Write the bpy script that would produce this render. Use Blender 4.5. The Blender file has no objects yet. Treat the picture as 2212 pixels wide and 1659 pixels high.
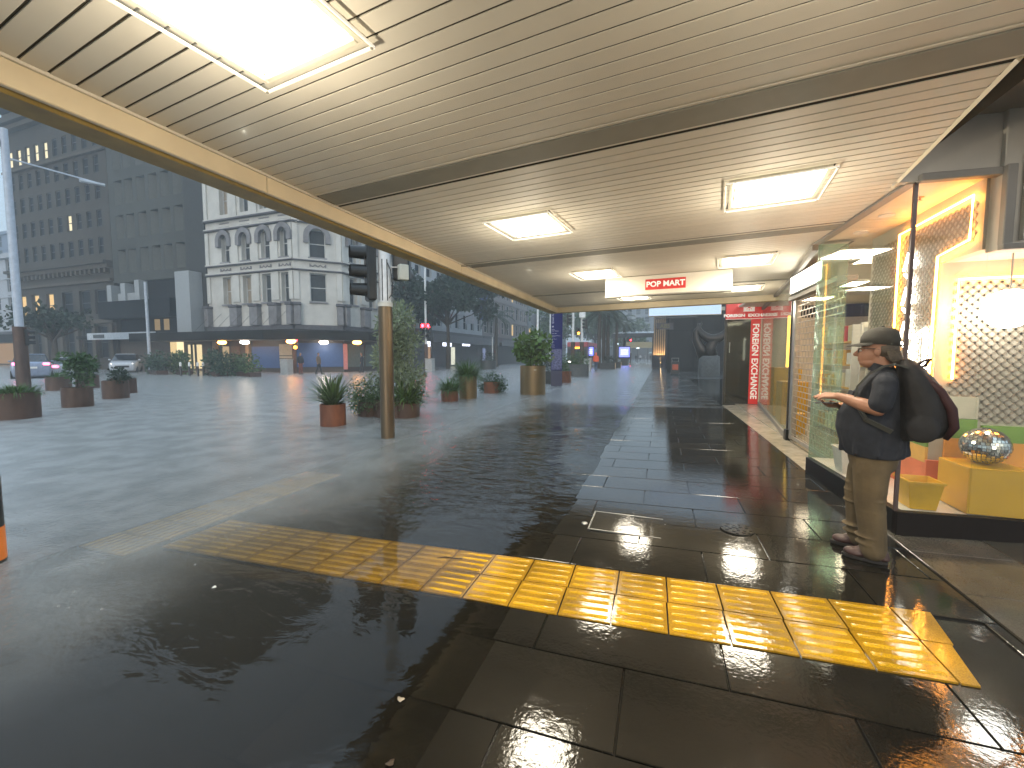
import bpy, bmesh, math, random
from mathutils import Vector, Matrix
R = math.radians
random.seed(7)
scene = bpy.context.scene
COL = scene.collection

# ---------------------------------------------------------------- camera
CAM_H, PITCH, YAW, FPX = 1.477, R(3.92), R(19.5), 905.2      # FPX: focal length in pixels of a 2212 px wide copy of the photo
cd = bpy.data.cameras.new('camera')
cd.sensor_width = 36.0
cd.lens = FPX / 2212 * 36
cd.clip_start, cd.clip_end = 0.05, 2000
cam = bpy.data.objects.new('camera', cd)
COL.objects.link(cam)
cam.location = (0, 0, CAM_H)
cam.rotation_euler = (R(90) - PITCH, 0, YAW)
scene.camera = cam

# ---------------------------------------------------------------- sky, sun, exposure (dusk, heavy rain cloud)
SKY_ROT, SUN_EL = R(165), R(14)
w = bpy.data.worlds.new('World'); scene.world = w; w.use_nodes = True
wn, wl = w.node_tree.nodes, w.node_tree.links
wn.clear()
sky = wn.new('ShaderNodeTexSky'); sky.sky_type = 'NISHITA'; sky.sun_disc = False
sky.sun_elevation = SUN_EL; sky.sun_rotation = SKY_ROT
sky.air_density = 1.6; sky.dust_density = 4.0; sky.ozone_density = 3.0
b1 = wn.new('ShaderNodeBackground'); b1.inputs['Strength'].default_value = 0.05
wl.new(sky.outputs['Color'], b1.inputs['Color'])
b2 = wn.new('ShaderNodeBackground')                         # even cloud cover
b2.inputs['Color'].default_value = (0.49, 0.62, 0.76, 1)
wtc = wn.new('ShaderNodeTexCoord'); wsp = wn.new('ShaderNodeSeparateXYZ'); wmr = wn.new('ShaderNodeMapRange')   # overcast: zenith three times the horizon
wl.new(wtc.outputs['Generated'], wsp.inputs[0]); wl.new(wsp.outputs['Z'], wmr.inputs['Value'])
wmr.inputs['To Min'].default_value = 0.80; wmr.inputs['To Max'].default_value = 2.0; wl.new(wmr.outputs[0], b2.inputs['Strength'])
add = wn.new('ShaderNodeAddShader'); out = wn.new('ShaderNodeOutputWorld')
wl.new(b1.outputs[0], add.inputs[0]); wl.new(b2.outputs[0], add.inputs[1]); wl.new(add.outputs[0], out.inputs['Surface'])
sl = bpy.data.lights.new('sun', 'SUN'); sl.energy = 0.5; sl.angle = R(25); sl.color = (0.86, 0.92, 1.0)
sun = bpy.data.objects.new('sun', sl); COL.objects.link(sun)
sun.rotation_euler = Vector((math.cos(SUN_EL) * math.sin(SKY_ROT), math.cos(SUN_EL) * math.cos(SKY_ROT), math.sin(SUN_EL))).to_track_quat('Z', 'Y').to_euler()
scene.view_settings.view_transform = 'Standard'
scene.view_settings.look = 'None'
scene.view_settings.exposure = 0.25
scene.view_settings.gamma = 1.0
scene.view_settings.use_curve_mapping = False
cy = scene.cycles
cy.use_denoising = True
cy.max_bounces = 8; cy.diffuse_bounces = 3; cy.glossy_bounces = 4; cy.transmission_bounces = 6
cy.transparent_max_bounces = 24; cy.volume_bounces = 0
cy.caustics_reflective = False; cy.caustics_refractive = False
cy.sample_clamp_indirect = 4.0; cy.sample_clamp_direct = 40.0
cy.blur_glossy = 0.6
cy.use_light_tree = False
cy.use_adaptive_sampling = True; cy.adaptive_threshold = 0.02

# ---------------------------------------------------------------- pixel helpers (positions only)
def ray(x, y):
    a, b = (x - 1106) / FPX, -(y - 829.5) / FPX
    f = Vector((-math.sin(YAW), math.cos(YAW), 0)); r = Vector((math.cos(YAW), math.sin(YAW), 0)); u = Vector((0, 0, 1))
    return f * (math.cos(PITCH) + b * math.sin(PITCH)) + u * (-math.sin(PITCH) + b * math.cos(PITCH)) + r * a
def G(x, y, z=-0.02):
    d = ray(x, y); t = (z - CAM_H) / d.z; return Vector((0, 0, CAM_H)) + d * t
def onY(x, y, Y):
    d = ray(x, y); return Vector((0, 0, CAM_H)) + d * (Y / d.y)
def onX(x, y, X):
    d = ray(x, y); return Vector((0, 0, CAM_H)) + d * (X / d.x)
def atz(y, P, x=1106):
    d = ray(x, y); return CAM_H + d.z * math.hypot(P[0], P[1]) / math.hypot(d.x, d.y)
SLOPE = 0.025
WATER = -0.02
def gz(X): return SLOPE * X

# ---------------------------------------------------------------- materials
MATS = {}
def S(h):                                                   # '#rrggbb' to linear
    v = [int(h[i:i + 2], 16) / 255 for i in (1, 3, 5)]
    return tuple(c / 12.92 if c <= 0.04045 else ((c + 0.055) / 1.055) ** 2.4 for c in v)
def nmat(name):
    m = bpy.data.materials.new(name); m.use_nodes = True; nt = m.node_tree
    return m, nt.nodes, nt.links, nt.nodes['Principled BSDF']
def M(name, col=(0.5, 0.5, 0.5), rough=0.6, metal=0.0, var=0.12, scale=6.0, bump=0.0, bscale=40.0, emit=None, estr=0.0, dirt=0.0, rand=0.0, spec=0.5, stretch=None, coat=0.0):
    if name in MATS: return MATS[name]
    m, n, l, p = nmat(name)
    p.inputs['Roughness'].default_value = rough; p.inputs['Metallic'].default_value = metal
    p.inputs['Specular IOR Level'].default_value = spec
    p.inputs['Coat Weight'].default_value = coat
    tc = n.new('ShaderNodeTexCoord'); mp = n.new('ShaderNodeMapping')
    l.new(tc.outputs['Object'], mp.inputs['Vector'])
    if stretch: mp.inputs['Scale'].default_value = stretch
    no = n.new('ShaderNodeTexNoise'); no.inputs['Scale'].default_value = scale; no.inputs['Detail'].default_value = 5
    l.new(mp.outputs[0], no.inputs['Vector'])
    rmp = n.new('ShaderNodeMapRange'); rmp.inputs['From Min'].default_value = 0.3; rmp.inputs['From Max'].default_value = 0.7
    rmp.inputs['To Min'].default_value = 1 - var; rmp.inputs['To Max'].default_value = 1 + var
    l.new(no.outputs['Fac'], rmp.inputs['Value'])
    val = rmp.outputs[0]
    if rand:
        oi = n.new('ShaderNodeObjectInfo'); rr = n.new('ShaderNodeMapRange')
        rr.inputs['To Min'].default_value = 1 - rand; rr.inputs['To Max'].default_value = 1 + rand
        l.new(oi.outputs['Random'], rr.inputs['Value'])
        mu = n.new('ShaderNodeMath'); mu.operation = 'MULTIPLY'; l.new(val, mu.inputs[0]); l.new(rr.outputs[0], mu.inputs[1]); val = mu.outputs[0]
    vm = n.new('ShaderNodeVectorMath'); vm.operation = 'SCALE'; vm.inputs[0].default_value = col
    l.new(val, vm.inputs['Scale'])
    colout = vm.outputs[0]
    if dirt:
        n2 = n.new('ShaderNodeTexNoise'); n2.inputs['Scale'].default_value = scale * 0.35; n2.inputs['Detail'].default_value = 8
        l.new(mp.outputs[0], n2.inputs['Vector'])
        r2 = n.new('ShaderNodeMapRange'); r2.inputs['From Min'].default_value = 0.48; r2.inputs['From Max'].default_value = 0.72; r2.inputs['To Max'].default_value = dirt
        l.new(n2.outputs['Fac'], r2.inputs['Value'])
        mx = n.new('ShaderNodeMix'); mx.data_type = 'RGBA'; l.new(r2.outputs[0], mx.inputs[0]); l.new(colout, mx.inputs[6])
        mx.inputs[7].default_value = (col[0] * 0.4, col[1] * 0.36, col[2] * 0.3, 1); colout = mx.outputs[2]
    l.new(colout, p.inputs['Base Color'])
    if bump:
        nb = n.new('ShaderNodeTexNoise'); nb.inputs['Scale'].default_value = bscale; nb.inputs['Detail'].default_value = 4
        l.new(mp.outputs[0], nb.inputs['Vector'])
        bp = n.new('ShaderNodeBump'); bp.inputs['Strength'].default_value = bump; bp.inputs['Distance'].default_value = 0.01
        l.new(nb.outputs['Fac'], bp.inputs['Height']); l.new(bp.outputs[0], p.inputs['Normal'])
    if emit is not None:
        p.inputs['Emission Color'].default_value = (*emit, 1); p.inputs['Emission Strength'].default_value = estr
    MATS[name] = m; return m
LAMPS = {'diffuser_glow', 'warm_neon', 'white_neon', 'globe_glow', 'downlight', 'shop_diffuser', 'name_box_glow', 'cool_box_glow', 'orange_bulkhead', 'white_bulkhead', 'head_glow'}
def E(name, col, s):                                        # things that give off light
    if name in MATS: return MATS[name]
    m = bpy.data.materials.new(name); m.use_nodes = True; n = m.node_tree.nodes; l = m.node_tree.links; n.clear()
    e = n.new('ShaderNodeEmission'); e.inputs['Color'].default_value = (*col, 1); e.inputs['Strength'].default_value = s
    o = n.new('ShaderNodeOutputMaterial'); l.new(e.outputs[0], o.inputs[0]); MATS[name] = m
    if name not in LAMPS: m.cycles.emission_sampling = 'NONE'
    return m
def GLASS(name, tint=(1, 1, 1), refl=1.0, haze_=0.0, rough=0.0):
    if name in MATS: return MATS[name]
    m = bpy.data.materials.new(name); m.use_nodes = True; n = m.node_tree.nodes; l = m.node_tree.links; n.clear()
    t = n.new('ShaderNodeBsdfTransparent'); t.inputs['Color'].default_value = (*tint, 1)
    g = n.new('ShaderNodeBsdfGlossy'); g.inputs['Roughness'].default_value = rough
    lw = n.new('ShaderNodeLayerWeight'); lw.inputs['Blend'].default_value = 0.5
    f = n.new('ShaderNodeMath'); f.operation = 'POWER'; f.inputs[1].default_value = 5.0; l.new(lw.outputs['Facing'], f.inputs[0])
    mu = n.new('ShaderNodeMath'); mu.operation = 'MULTIPLY_ADD'; mu.inputs[1].default_value = 0.96 * refl; mu.inputs[2].default_value = 0.04 * refl; l.new(f.outputs[0], mu.inputs[0])
    mx = n.new('ShaderNodeMixShader'); l.new(mu.outputs[0], mx.inputs[0]); l.new(t.outputs[0], mx.inputs[1]); l.new(g.outputs[0], mx.inputs[2])
    last = mx.outputs[0]
    if haze_:
        d = n.new('ShaderNodeBsdfDiffuse'); d.inputs['Color'].default_value = (*tint, 1)
        m2 = n.new('ShaderNodeMixShader'); m2.inputs[0].default_value = haze_; l.new(last, m2.inputs[1]); l.new(d.outputs[0], m2.inputs[2]); last = m2.outputs[0]
    o = n.new('ShaderNodeOutputMaterial'); l.new(last, o.inputs[0]); MATS[name] = m; return m
def LEAF(name, col, var=0.5, rough=0.5, trans=0.25):
    if name in MATS: return MATS[name]
    m, n, l, p = nmat(name)
    g = n.new('ShaderNodeNewGeometry')
    vm = n.new('ShaderNodeVectorMath'); vm.operation = 'SCALE'; vm.inputs[0].default_value = col
    rm = n.new('ShaderNodeMapRange'); rm.inputs['To Min'].default_value = 1 - var; rm.inputs['To Max'].default_value = 1 + var
    l.new(g.outputs['Random Per Island'], rm.inputs['Value']); l.new(rm.outputs[0], vm.inputs['Scale'])
    l.new(vm.outputs[0], p.inputs['Base Color']); p.inputs['Roughness'].default_value = rough
    tr = n.new('ShaderNodeBsdfTranslucent'); l.new(vm.outputs[0], tr.inputs['Color'])
    mx = n.new('ShaderNodeMixShader'); mx.inputs[0].default_value = trans
    o = n['Material Output']; l.new(p.outputs[0], mx.inputs[1]); l.new(tr.outputs[0], mx.inputs[2]); l.new(mx.outputs[0], o.inputs[0])
    MATS[name] = m; return m

# ---------------------------------------------------------------- mesh builder
class MB:
    def __init__(self): self.v = []; self.f = []
    def add(self, vs, fs):
        o = len(self.v); self.v += [tuple(v) for v in vs]; self.f += [tuple(i + o for i in f) for f in fs]; return self
    def box(self, c, s, rz=0.0, mat=None):
        hx, hy, hz = s[0] / 2, s[1] / 2, s[2] / 2
        vs = [Vector((x, y, z)) for z in (-hz, hz) for y in (-hy, hy) for x in (-hx, hx)]
        m = Matrix.Rotation(rz, 4, 'Z') if mat is None else mat
        vs = [m @ v + Vector(c) for v in vs]
        return self.add(vs, [(0, 2, 3, 1), (4, 5, 7, 6), (0, 1, 5, 4), (1, 3, 7, 5), (3, 2, 6, 7), (2, 0, 4, 6)])
    def bb(self, a, b):                                     # box from two corners
        return self.box([(p + q) / 2 for p, q in zip(a, b)], [abs(q - p) for p, q in zip(a, b)])
    def loft(self, rings, cap=True):                        # rings: lists of equal length
        k = len(rings[0]); o = len(self.v)
        for r in rings: self.v += [tuple(p) for p in r]
        for i in range(len(rings) - 1):
            for j in range(k):
                a, b = o + i * k + j, o + i * k + (j + 1) % k
                self.f.append((a, b, b + k, a + k))
        if cap:
            self.f.append(tuple(o + j for j in reversed(range(k)))); e = o + (len(rings) - 1) * k
            self.f.append(tuple(e + j for j in range(k)))
        return self
    def tube(self, pts, r, seg=8, cap=True):
        pts = [Vector(p) for p in pts]; rs = r if isinstance(r, (list, tuple)) else [r] * len(pts)
        rings = []; prev = None
        for i, p in enumerate(pts):
            t = (pts[min(i + 1, len(pts) - 1)] - pts[max(i - 1, 0)])
            t = t.normalized() if t.length > 1e-9 else Vector((0, 0, 1))
            if prev is None:
                a = Vector((1, 0, 0)) if abs(t.x) < 0.8 else Vector((0, 1, 0)); u = t.cross(a).normalized()
            else: u = (prev - t * prev.dot(t)).normalized()
            prev = u; q = t.cross(u)
            rings.append([p + (u * math.cos(2 * math.pi * j / seg) + q * math.sin(2 * math.pi * j / seg)) * rs[i] for j in range(seg)])
        return self.loft(rings, cap)
    def lathe(self, prof, seg=24, c=(0, 0, 0), sx=1.0, sy=1.0):      # prof: (r, z)
        rings = [[(c[0] + r * sx * math.cos(2 * math.pi * j / seg), c[1] + r * sy * math.sin(2 * math.pi * j / seg), c[2] + z) for j in range(seg)] for r, z in prof]
        return self.loft(rings)
    def ell(self, c, r, seg=16, rn=10, rot=None):
        m = rot if rot is not None else Matrix.Identity(3)
        rings = []
        for i in range(rn + 1):
            t = -math.pi / 2 + math.pi * i / rn; t = max(-1.54, min(1.54, t))
            rings.append([Vector(c) + m @ Vector((r[0] * math.cos(t) * math.cos(2 * math.pi * j / seg), r[1] * math.cos(t) * math.sin(2 * math.pi * j / seg), r[2] * math.sin(t))) for j in range(seg)])
        return self.loft(rings)
    def prism(self, poly, y0, y1):                          # polygon in x,z extruded along y
        n = len(poly); o = len(self.v)
        self.v += [(x, y0, z) for x, z in poly] + [(x, y1, z) for x, z in poly]
        for i in range(n):
            j = (i + 1) % n; self.f.append((o + i, o + j, o + n + j, o + n + i))
        self.f.append(tuple(o + i for i in reversed(range(n)))); self.f.append(tuple(o + n + i for i in range(n)))
        return self
    def quad(self, a, b, c, d): return self.add([a, b, c, d], [(0, 1, 2, 3)])
    def mesh(self, name, mat, smooth=False, bevel=0.0, bseg=1):
        me = bpy.data.meshes.new(name); me.from_pydata(self.v, [], self.f)
        bm = bmesh.new(); bm.from_mesh(me)
        bmesh.ops.recalc_face_normals(bm, faces=bm.faces)
        if bevel:
            ed = [e for e in bm.edges if len(e.link_faces) == 2 and e.calc_face_angle(0) > R(35)]
            bmesh.ops.bevel(bm, geom=ed, offset=bevel, segments=bseg, affect='EDGES', profile=0.7, clamp_overlap=True)
        bm.to_mesh(me); bm.free()
        if mat is not None: me.materials.append(mat)
        if smooth:
            me.polygons.foreach_set('use_smooth', [True] * len(me.polygons))
            if smooth != 'all': me.set_sharp_from_angle(angle=R(40))
        return me
    def build(self, name, mat, parent=None, smooth=False, bevel=0.0, bseg=1, loc=None, rot=None):
        o = bpy.data.objects.new(name, self.mesh(name, mat, smooth, bevel, bseg)); COL.objects.link(o)
        if parent is not None: o.parent = parent
        if loc is not None: o.location = loc
        if rot is not None: o.rotation_euler = rot
        return o
def inst(name, me, parent=None, loc=(0, 0, 0), rot=(0, 0, 0), sc=None):
    o = bpy.data.objects.new(name, me); COL.objects.link(o); o.parent = parent; o.location = loc; o.rotation_euler = rot
    if sc: o.scale = sc
    return o
def tag(o, label, cat, group=None):
    o['label'] = label; o['category'] = cat
    if group: o['group'] = group
    return o
def thing(name, label, cat, loc=(0, 0, 0), rz=0.0, group=None):
    o = bpy.data.objects.new(name, None); COL.objects.link(o); o.location = loc; o.rotation_euler = (0, 0, rz); o.empty_display_size = 0.2
    return tag(o, label, cat, group)
def struct(o): o['kind'] = 'structure'; return o
def stuff(o): o['kind'] = 'stuff'; return o
def copy_tree(o, parent=None, loc=None, rz=None, label=None):
    c = o.copy(); COL.objects.link(c); c.parent = parent
    if loc is not None: c.location = loc
    if rz is not None: c.rotation_euler = (0, 0, rz)
    if label: c['label'] = label
    for ch in list(o.children): copy_tree(ch, c)
    return c
def text(body, size, mat, parent, loc, rot, name='lettering', bold=0.0, ext=0.002, align='CENTER', spacing=1.0, sx=1.0):
    cu = bpy.data.curves.new(name, 'FONT'); cu.body = body; cu.size = size; cu.extrude = ext; cu.offset = bold
    cu.align_x = align; cu.align_y = 'CENTER'; cu.space_character = spacing; cu.resolution_u = 3
    t = bpy.data.objects.new(name, cu); COL.objects.link(t)
    dg = bpy.context.evaluated_depsgraph_get(); me = bpy.data.meshes.new_from_object(t.evaluated_get(dg))
    bpy.data.objects.remove(t); me.materials.clear(); me.materials.append(mat)
    o = bpy.data.objects.new(name, me); COL.objects.link(o); o.parent = parent; o.location = loc; o.rotation_euler = rot; o.scale = (sx, 1, 1)
    return o
FACE_CAM = (R(90), 0, 0)                                    # text that faces -Y

# ================================================================ ground, water
def wet_mat(name, col, rain=False, rand=0.25):
    m, n, l, p = nmat(name)
    tc = n.new('ShaderNodeNewGeometry')
    oi = n.new('ShaderNodeObjectInfo')
    no = n.new('ShaderNodeTexNoise'); no.inputs['Scale'].default_value = 3.0; no.inputs['Detail'].default_value = 7
    l.new(tc.outputs['Position'], no.inputs['Vector'])
    mr = n.new('ShaderNodeMapRange'); mr.inputs['From Min'].default_value = 0.3; mr.inputs['From Max'].default_value = 0.7; mr.inputs['To Min'].default_value = 0.7; mr.inputs['To Max'].default_value = 1.35
    l.new(no.outputs['Fac'], mr.inputs['Value'])
    rr = n.new('ShaderNodeMapRange'); rr.inputs['To Min'].default_value = 1 - rand; rr.inputs['To Max'].default_value = 1 + rand; l.new(oi.outputs['Random'], rr.inputs['Value'])
    gr = n.new('ShaderNodeTexNoise'); gr.inputs['Scale'].default_value = 160; gr.inputs['Detail'].default_value = 2; l.new(tc.outputs['Position'], gr.inputs['Vector'])
    g2 = n.new('ShaderNodeMapRange'); g2.inputs['From Min'].default_value = 0.3; g2.inputs['From Max'].default_value = 0.7; g2.inputs['To Min'].default_value = 0.75; g2.inputs['To Max'].default_value = 1.25; l.new(gr.outputs['Fac'], g2.inputs['Value'])
    m1 = n.new('ShaderNodeMath'); m1.operation = 'MULTIPLY'; l.new(mr.outputs[0], m1.inputs[0]); l.new(rr.outputs[0], m1.inputs[1])
    m2 = n.new('ShaderNodeMath'); m2.operation = 'MULTIPLY'; l.new(m1.outputs[0], m2.inputs[0]); l.new(g2.outputs[0], m2.inputs[1])
    vm = n.new('ShaderNodeVectorMath'); vm.operation = 'SCALE'; vm.inputs[0].default_value = col; l.new(m2.outputs[0], vm.inputs['Scale'])
    l.new(vm.outputs[0], p.inputs['Base Color'])
    # film of water: patches of still film and patches where the stone grain shows
    pa = n.new('ShaderNodeTexNoise'); pa.inputs['Scale'].default_value = 1.3; pa.inputs['Detail'].default_value = 4; l.new(tc.outputs['Position'], pa.inputs['Vector'])
    pr = n.new('ShaderNodeMapRange'); pr.inputs['From Min'].default_value = 0.4; pr.inputs['From Max'].default_value = 0.62
    pr.inputs['To Min'].default_value = 0.09 if rain else 0.01; pr.inputs['To Max'].default_value = 0.27 if rain else 0.07
    l.new(pa.outputs['Fac'], pr.inputs['Value']); l.new(pr.outputs[0], p.inputs['Roughness'])
    p.inputs['IOR'].default_value = 1.5; p.inputs['Specular IOR Level'].default_value = 0.5
    nb = n.new('ShaderNodeTexNoise'); nb.inputs['Scale'].default_value = 60; nb.inputs['Detail'].default_value = 3; l.new(tc.outputs['Position'], nb.inputs['Vector'])
    nb2 = n.new('ShaderNodeTexNoise'); nb2.inputs['Scale'].default_value = 14; nb2.inputs['Detail'].default_value = 2; l.new(tc.outputs['Position'], nb2.inputs['Vector'])
    ad = n.new('ShaderNodeMath'); ad.operation = 'MULTIPLY_ADD'; l.new(nb2.outputs['Fac'], ad.inputs[0]); ad.inputs[1].default_value = 1.5; l.new(nb.outputs['Fac'], ad.inputs[2])
    bp = n.new('ShaderNodeBump'); bp.inputs['Strength'].default_value = 0.30 if rain else 0.12; bp.inputs['Distance'].default_value = 0.004
    l.new(ad.outputs[0], bp.inputs['Height']); l.new(bp.outputs[0], p.inputs['Normal'])
    MATS[name] = m; return m
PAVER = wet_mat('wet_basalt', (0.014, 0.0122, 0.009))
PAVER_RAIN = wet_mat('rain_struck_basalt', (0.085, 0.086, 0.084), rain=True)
GROUT = wet_mat('wet_grout', (0.012, 0.011, 0.009))
ASPH = M('wet_asphalt', (0.045, 0.046, 0.048), 0.35, bump=0.4, bscale=80)

# ground sheet to the horizon (road bed under the flood), footpath with a crossfall towards the road
g = MB(); g.quad((-700, -300, -0.30), (700, -300, -0.30), (700, 900, -0.30), (-700, 900, -0.30))
struct(g.build('ground', ASPH))
fp = MB()
xs = [-4.6, 14.0]
fp.add([(-4.6, -6, gz(-4.6) - 0.012), (14, -6, gz(14) - 0.012), (14, 120, gz(14) - 0.012), (-4.6, 120, gz(-4.6) - 0.012)], [(0, 1, 2, 3)])
footpath = struct(fp.build('footpath', GROUT))
kb = MB(); kb.bb((-4.75, -6, -0.3), (-4.6, 120, gz(-4.6) - 0.004))
struct(kb.build('kerb', M('kerb_stone', (0.16, 0.16, 0.155), 0.4)))
# pavers 0.9 x 0.46 m in half bond, one object each
PL, PW = 0.90, 0.4625
pm = MB(); pm.box((0, 0, -0.012), (PL - 0.007, PW - 0.007, 0.024)); PAV = pm.mesh('paver', PAVER, bevel=0.003)
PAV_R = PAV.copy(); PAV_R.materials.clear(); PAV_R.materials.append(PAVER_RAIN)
pm = MB(); pm.box((0, 0, -0.012), (PL / 2 - 0.007, PW - 0.007, 0.024)); PAVH = pm.mesh('paver', PAVER, bevel=0.003)
TILT = -math.atan(SLOPE)
npv = 0
Y0 = 1.50 - 4 * PW
for r in range(0, 62):
    yc = Y0 + r * PW + PW / 2
    if yc > 27: break
    off = -0.13 if r % 2 == 0 else -0.58
    for k in range(-3, 3):
        xa = off + k * PL
        if xa + PL > 1.74 or xa < (-2.5 if yc < 5 else -1.6): continue
        if npv >= 292: break
        if xa > -3 and 2.27 < yc - PW / 2 + 0.02 and yc + PW / 2 - 0.02 < 2.87: continue
        xc = xa + PL / 2
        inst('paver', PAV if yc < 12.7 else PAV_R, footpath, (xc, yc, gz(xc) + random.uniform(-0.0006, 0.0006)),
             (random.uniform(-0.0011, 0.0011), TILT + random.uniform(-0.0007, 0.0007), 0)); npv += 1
for r in range(0, 28):                                      # cut pavers along the shop line
    yc = Y0 + r * PW + PW / 2; wd = 0.065 if r % 2 == 0 else 0.515
    pc = MB(); pc.box((0, 0, -0.012), (wd - 0.007, PW - 0.007, 0.024)); x_ = 1.735 - wd / 2
    pc.build('paver', PAVER, footpath, bevel=0.003, loc=(x_, yc, gz(x_)), rot=(random.uniform(-0.001, 0.001), TILT, 0))
# remaining footpath out in the rain, too far off to tell the slabs apart
rp = MB(); rp.add([(-4.6, 27.05, gz(-4.6)), (14, 27.05, gz(14)), (14, 120, gz(14)), (-4.6, 120, gz(-4.6))], [(0, 1, 2, 3)])
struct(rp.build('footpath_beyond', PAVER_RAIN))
# paler honed slabs in the arcade mouth beside the shop window
slab = wet_mat('wet_grey_granite', (0.075, 0.068, 0.055))
am = MB(); am.box((0, 0, -0.012), (0.593, 0.593, 0.024)); AM = am.mesh('paver', slab, bevel=0.003)
for i in range(5):
    for j in range(-3, 6):
        inst('paver', AM, footpath, (2.05 + i * 0.6, 1.1 + j * 0.6 - (0.2 if i % 2 else 0), gz(2.05 + i * 0.6) + 0.001), (0, TILT, 0))
# smooth stone floor of the shop recess
terr = M('pale_terrazzo', (0.42, 0.37, 0.29), 0.22, var=0.25, scale=9, bump=0.05, dirt=0.35)
tm = MB()
for poly in [[(1.73, 5.98), (2.04, 6.0), (2.04, 8.15), (1.73, 8.15)], [(1.73, 8.16), (2.05, 8.16), (2.36, 10.8), (1.72, 10.8)], [(1.72, 10.81), (2.36, 10.81), (2.69, 13.58), (1.70, 13.3)]]:
    s_ = MB(); o = len(poly)
    s_.add([(x, y, gz(x) + 0.006) for x, y in poly] + [(x, y, gz(x) - 0.03) for x, y in poly], [(0, 1, 2, 3), (0, 4, 5, 1), (1, 5, 6, 2), (2, 6, 7, 3), (3, 7, 4, 0)])
    sl_ = s_.build('terrazzo_slab', terr, footpath)
# iron covers set in the paving
cv = thing('access_cover', 'rectangular metal access cover set into the wet paving beyond the yellow strip', 'cover', (-0.24, 3.72, gz(-0.24) + 0.002))
IRON = wet_mat('wet_iron', (0.03, 0.028, 0.024))
STEEL = M('edge_steel', (0.35, 0.34, 0.31), 0.3, 0.9)
MB().box((0, 0, 0), (0.60, 0.40, 0.006)).build('lid', IRON, cv)
for a, b, c_, d in [(-0.31, 0, 0.012, 0.43), (0.31, 0, 0.012, 0.43)]: MB().box((a, b, 0.001), (c_, d, 0.008)).build('frame_bar', STEEL, cv)
for b in (-0.21, 0.21): MB().box((0, b, 0.001), (0.606, 0.012, 0.008)).build('frame_bar', STEEL, cv)
p_ = G(1592, 1145, 0.01)
vc = thing('valve_cover', 'small round patterned iron valve cover near the shop window', 'cover', (p_.x, p_.y, gz(p_.x) + 0.003))
MB().lathe([(0.001, 0.0), (0.13, 0.0), (0.13, 0.006), (0.001, 0.006)], 24).build('lid', IRON, vc)
for k in range(19):
    a = k * 2.39996; r_ = 0.028 * math.sqrt(k)
    MB().box((r_ * math.cos(a), r_ * math.sin(a), 0.0075), (0.02, 0.02, 0.004), a).build('stud', IRON, vc)
p_ = G(1263, 1127, 0.0)
tag(MB().lathe([(0.001, 0), (0.028, 0.0), (0.026, 0.006), (0.001, 0.008)], 20).build('survey_disc', STEEL, loc=(p_.x, p_.y, gz(p_.x) + 0.001)), 'small pale metal disc in the paving beside the rectangular cover', 'disc')

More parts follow.
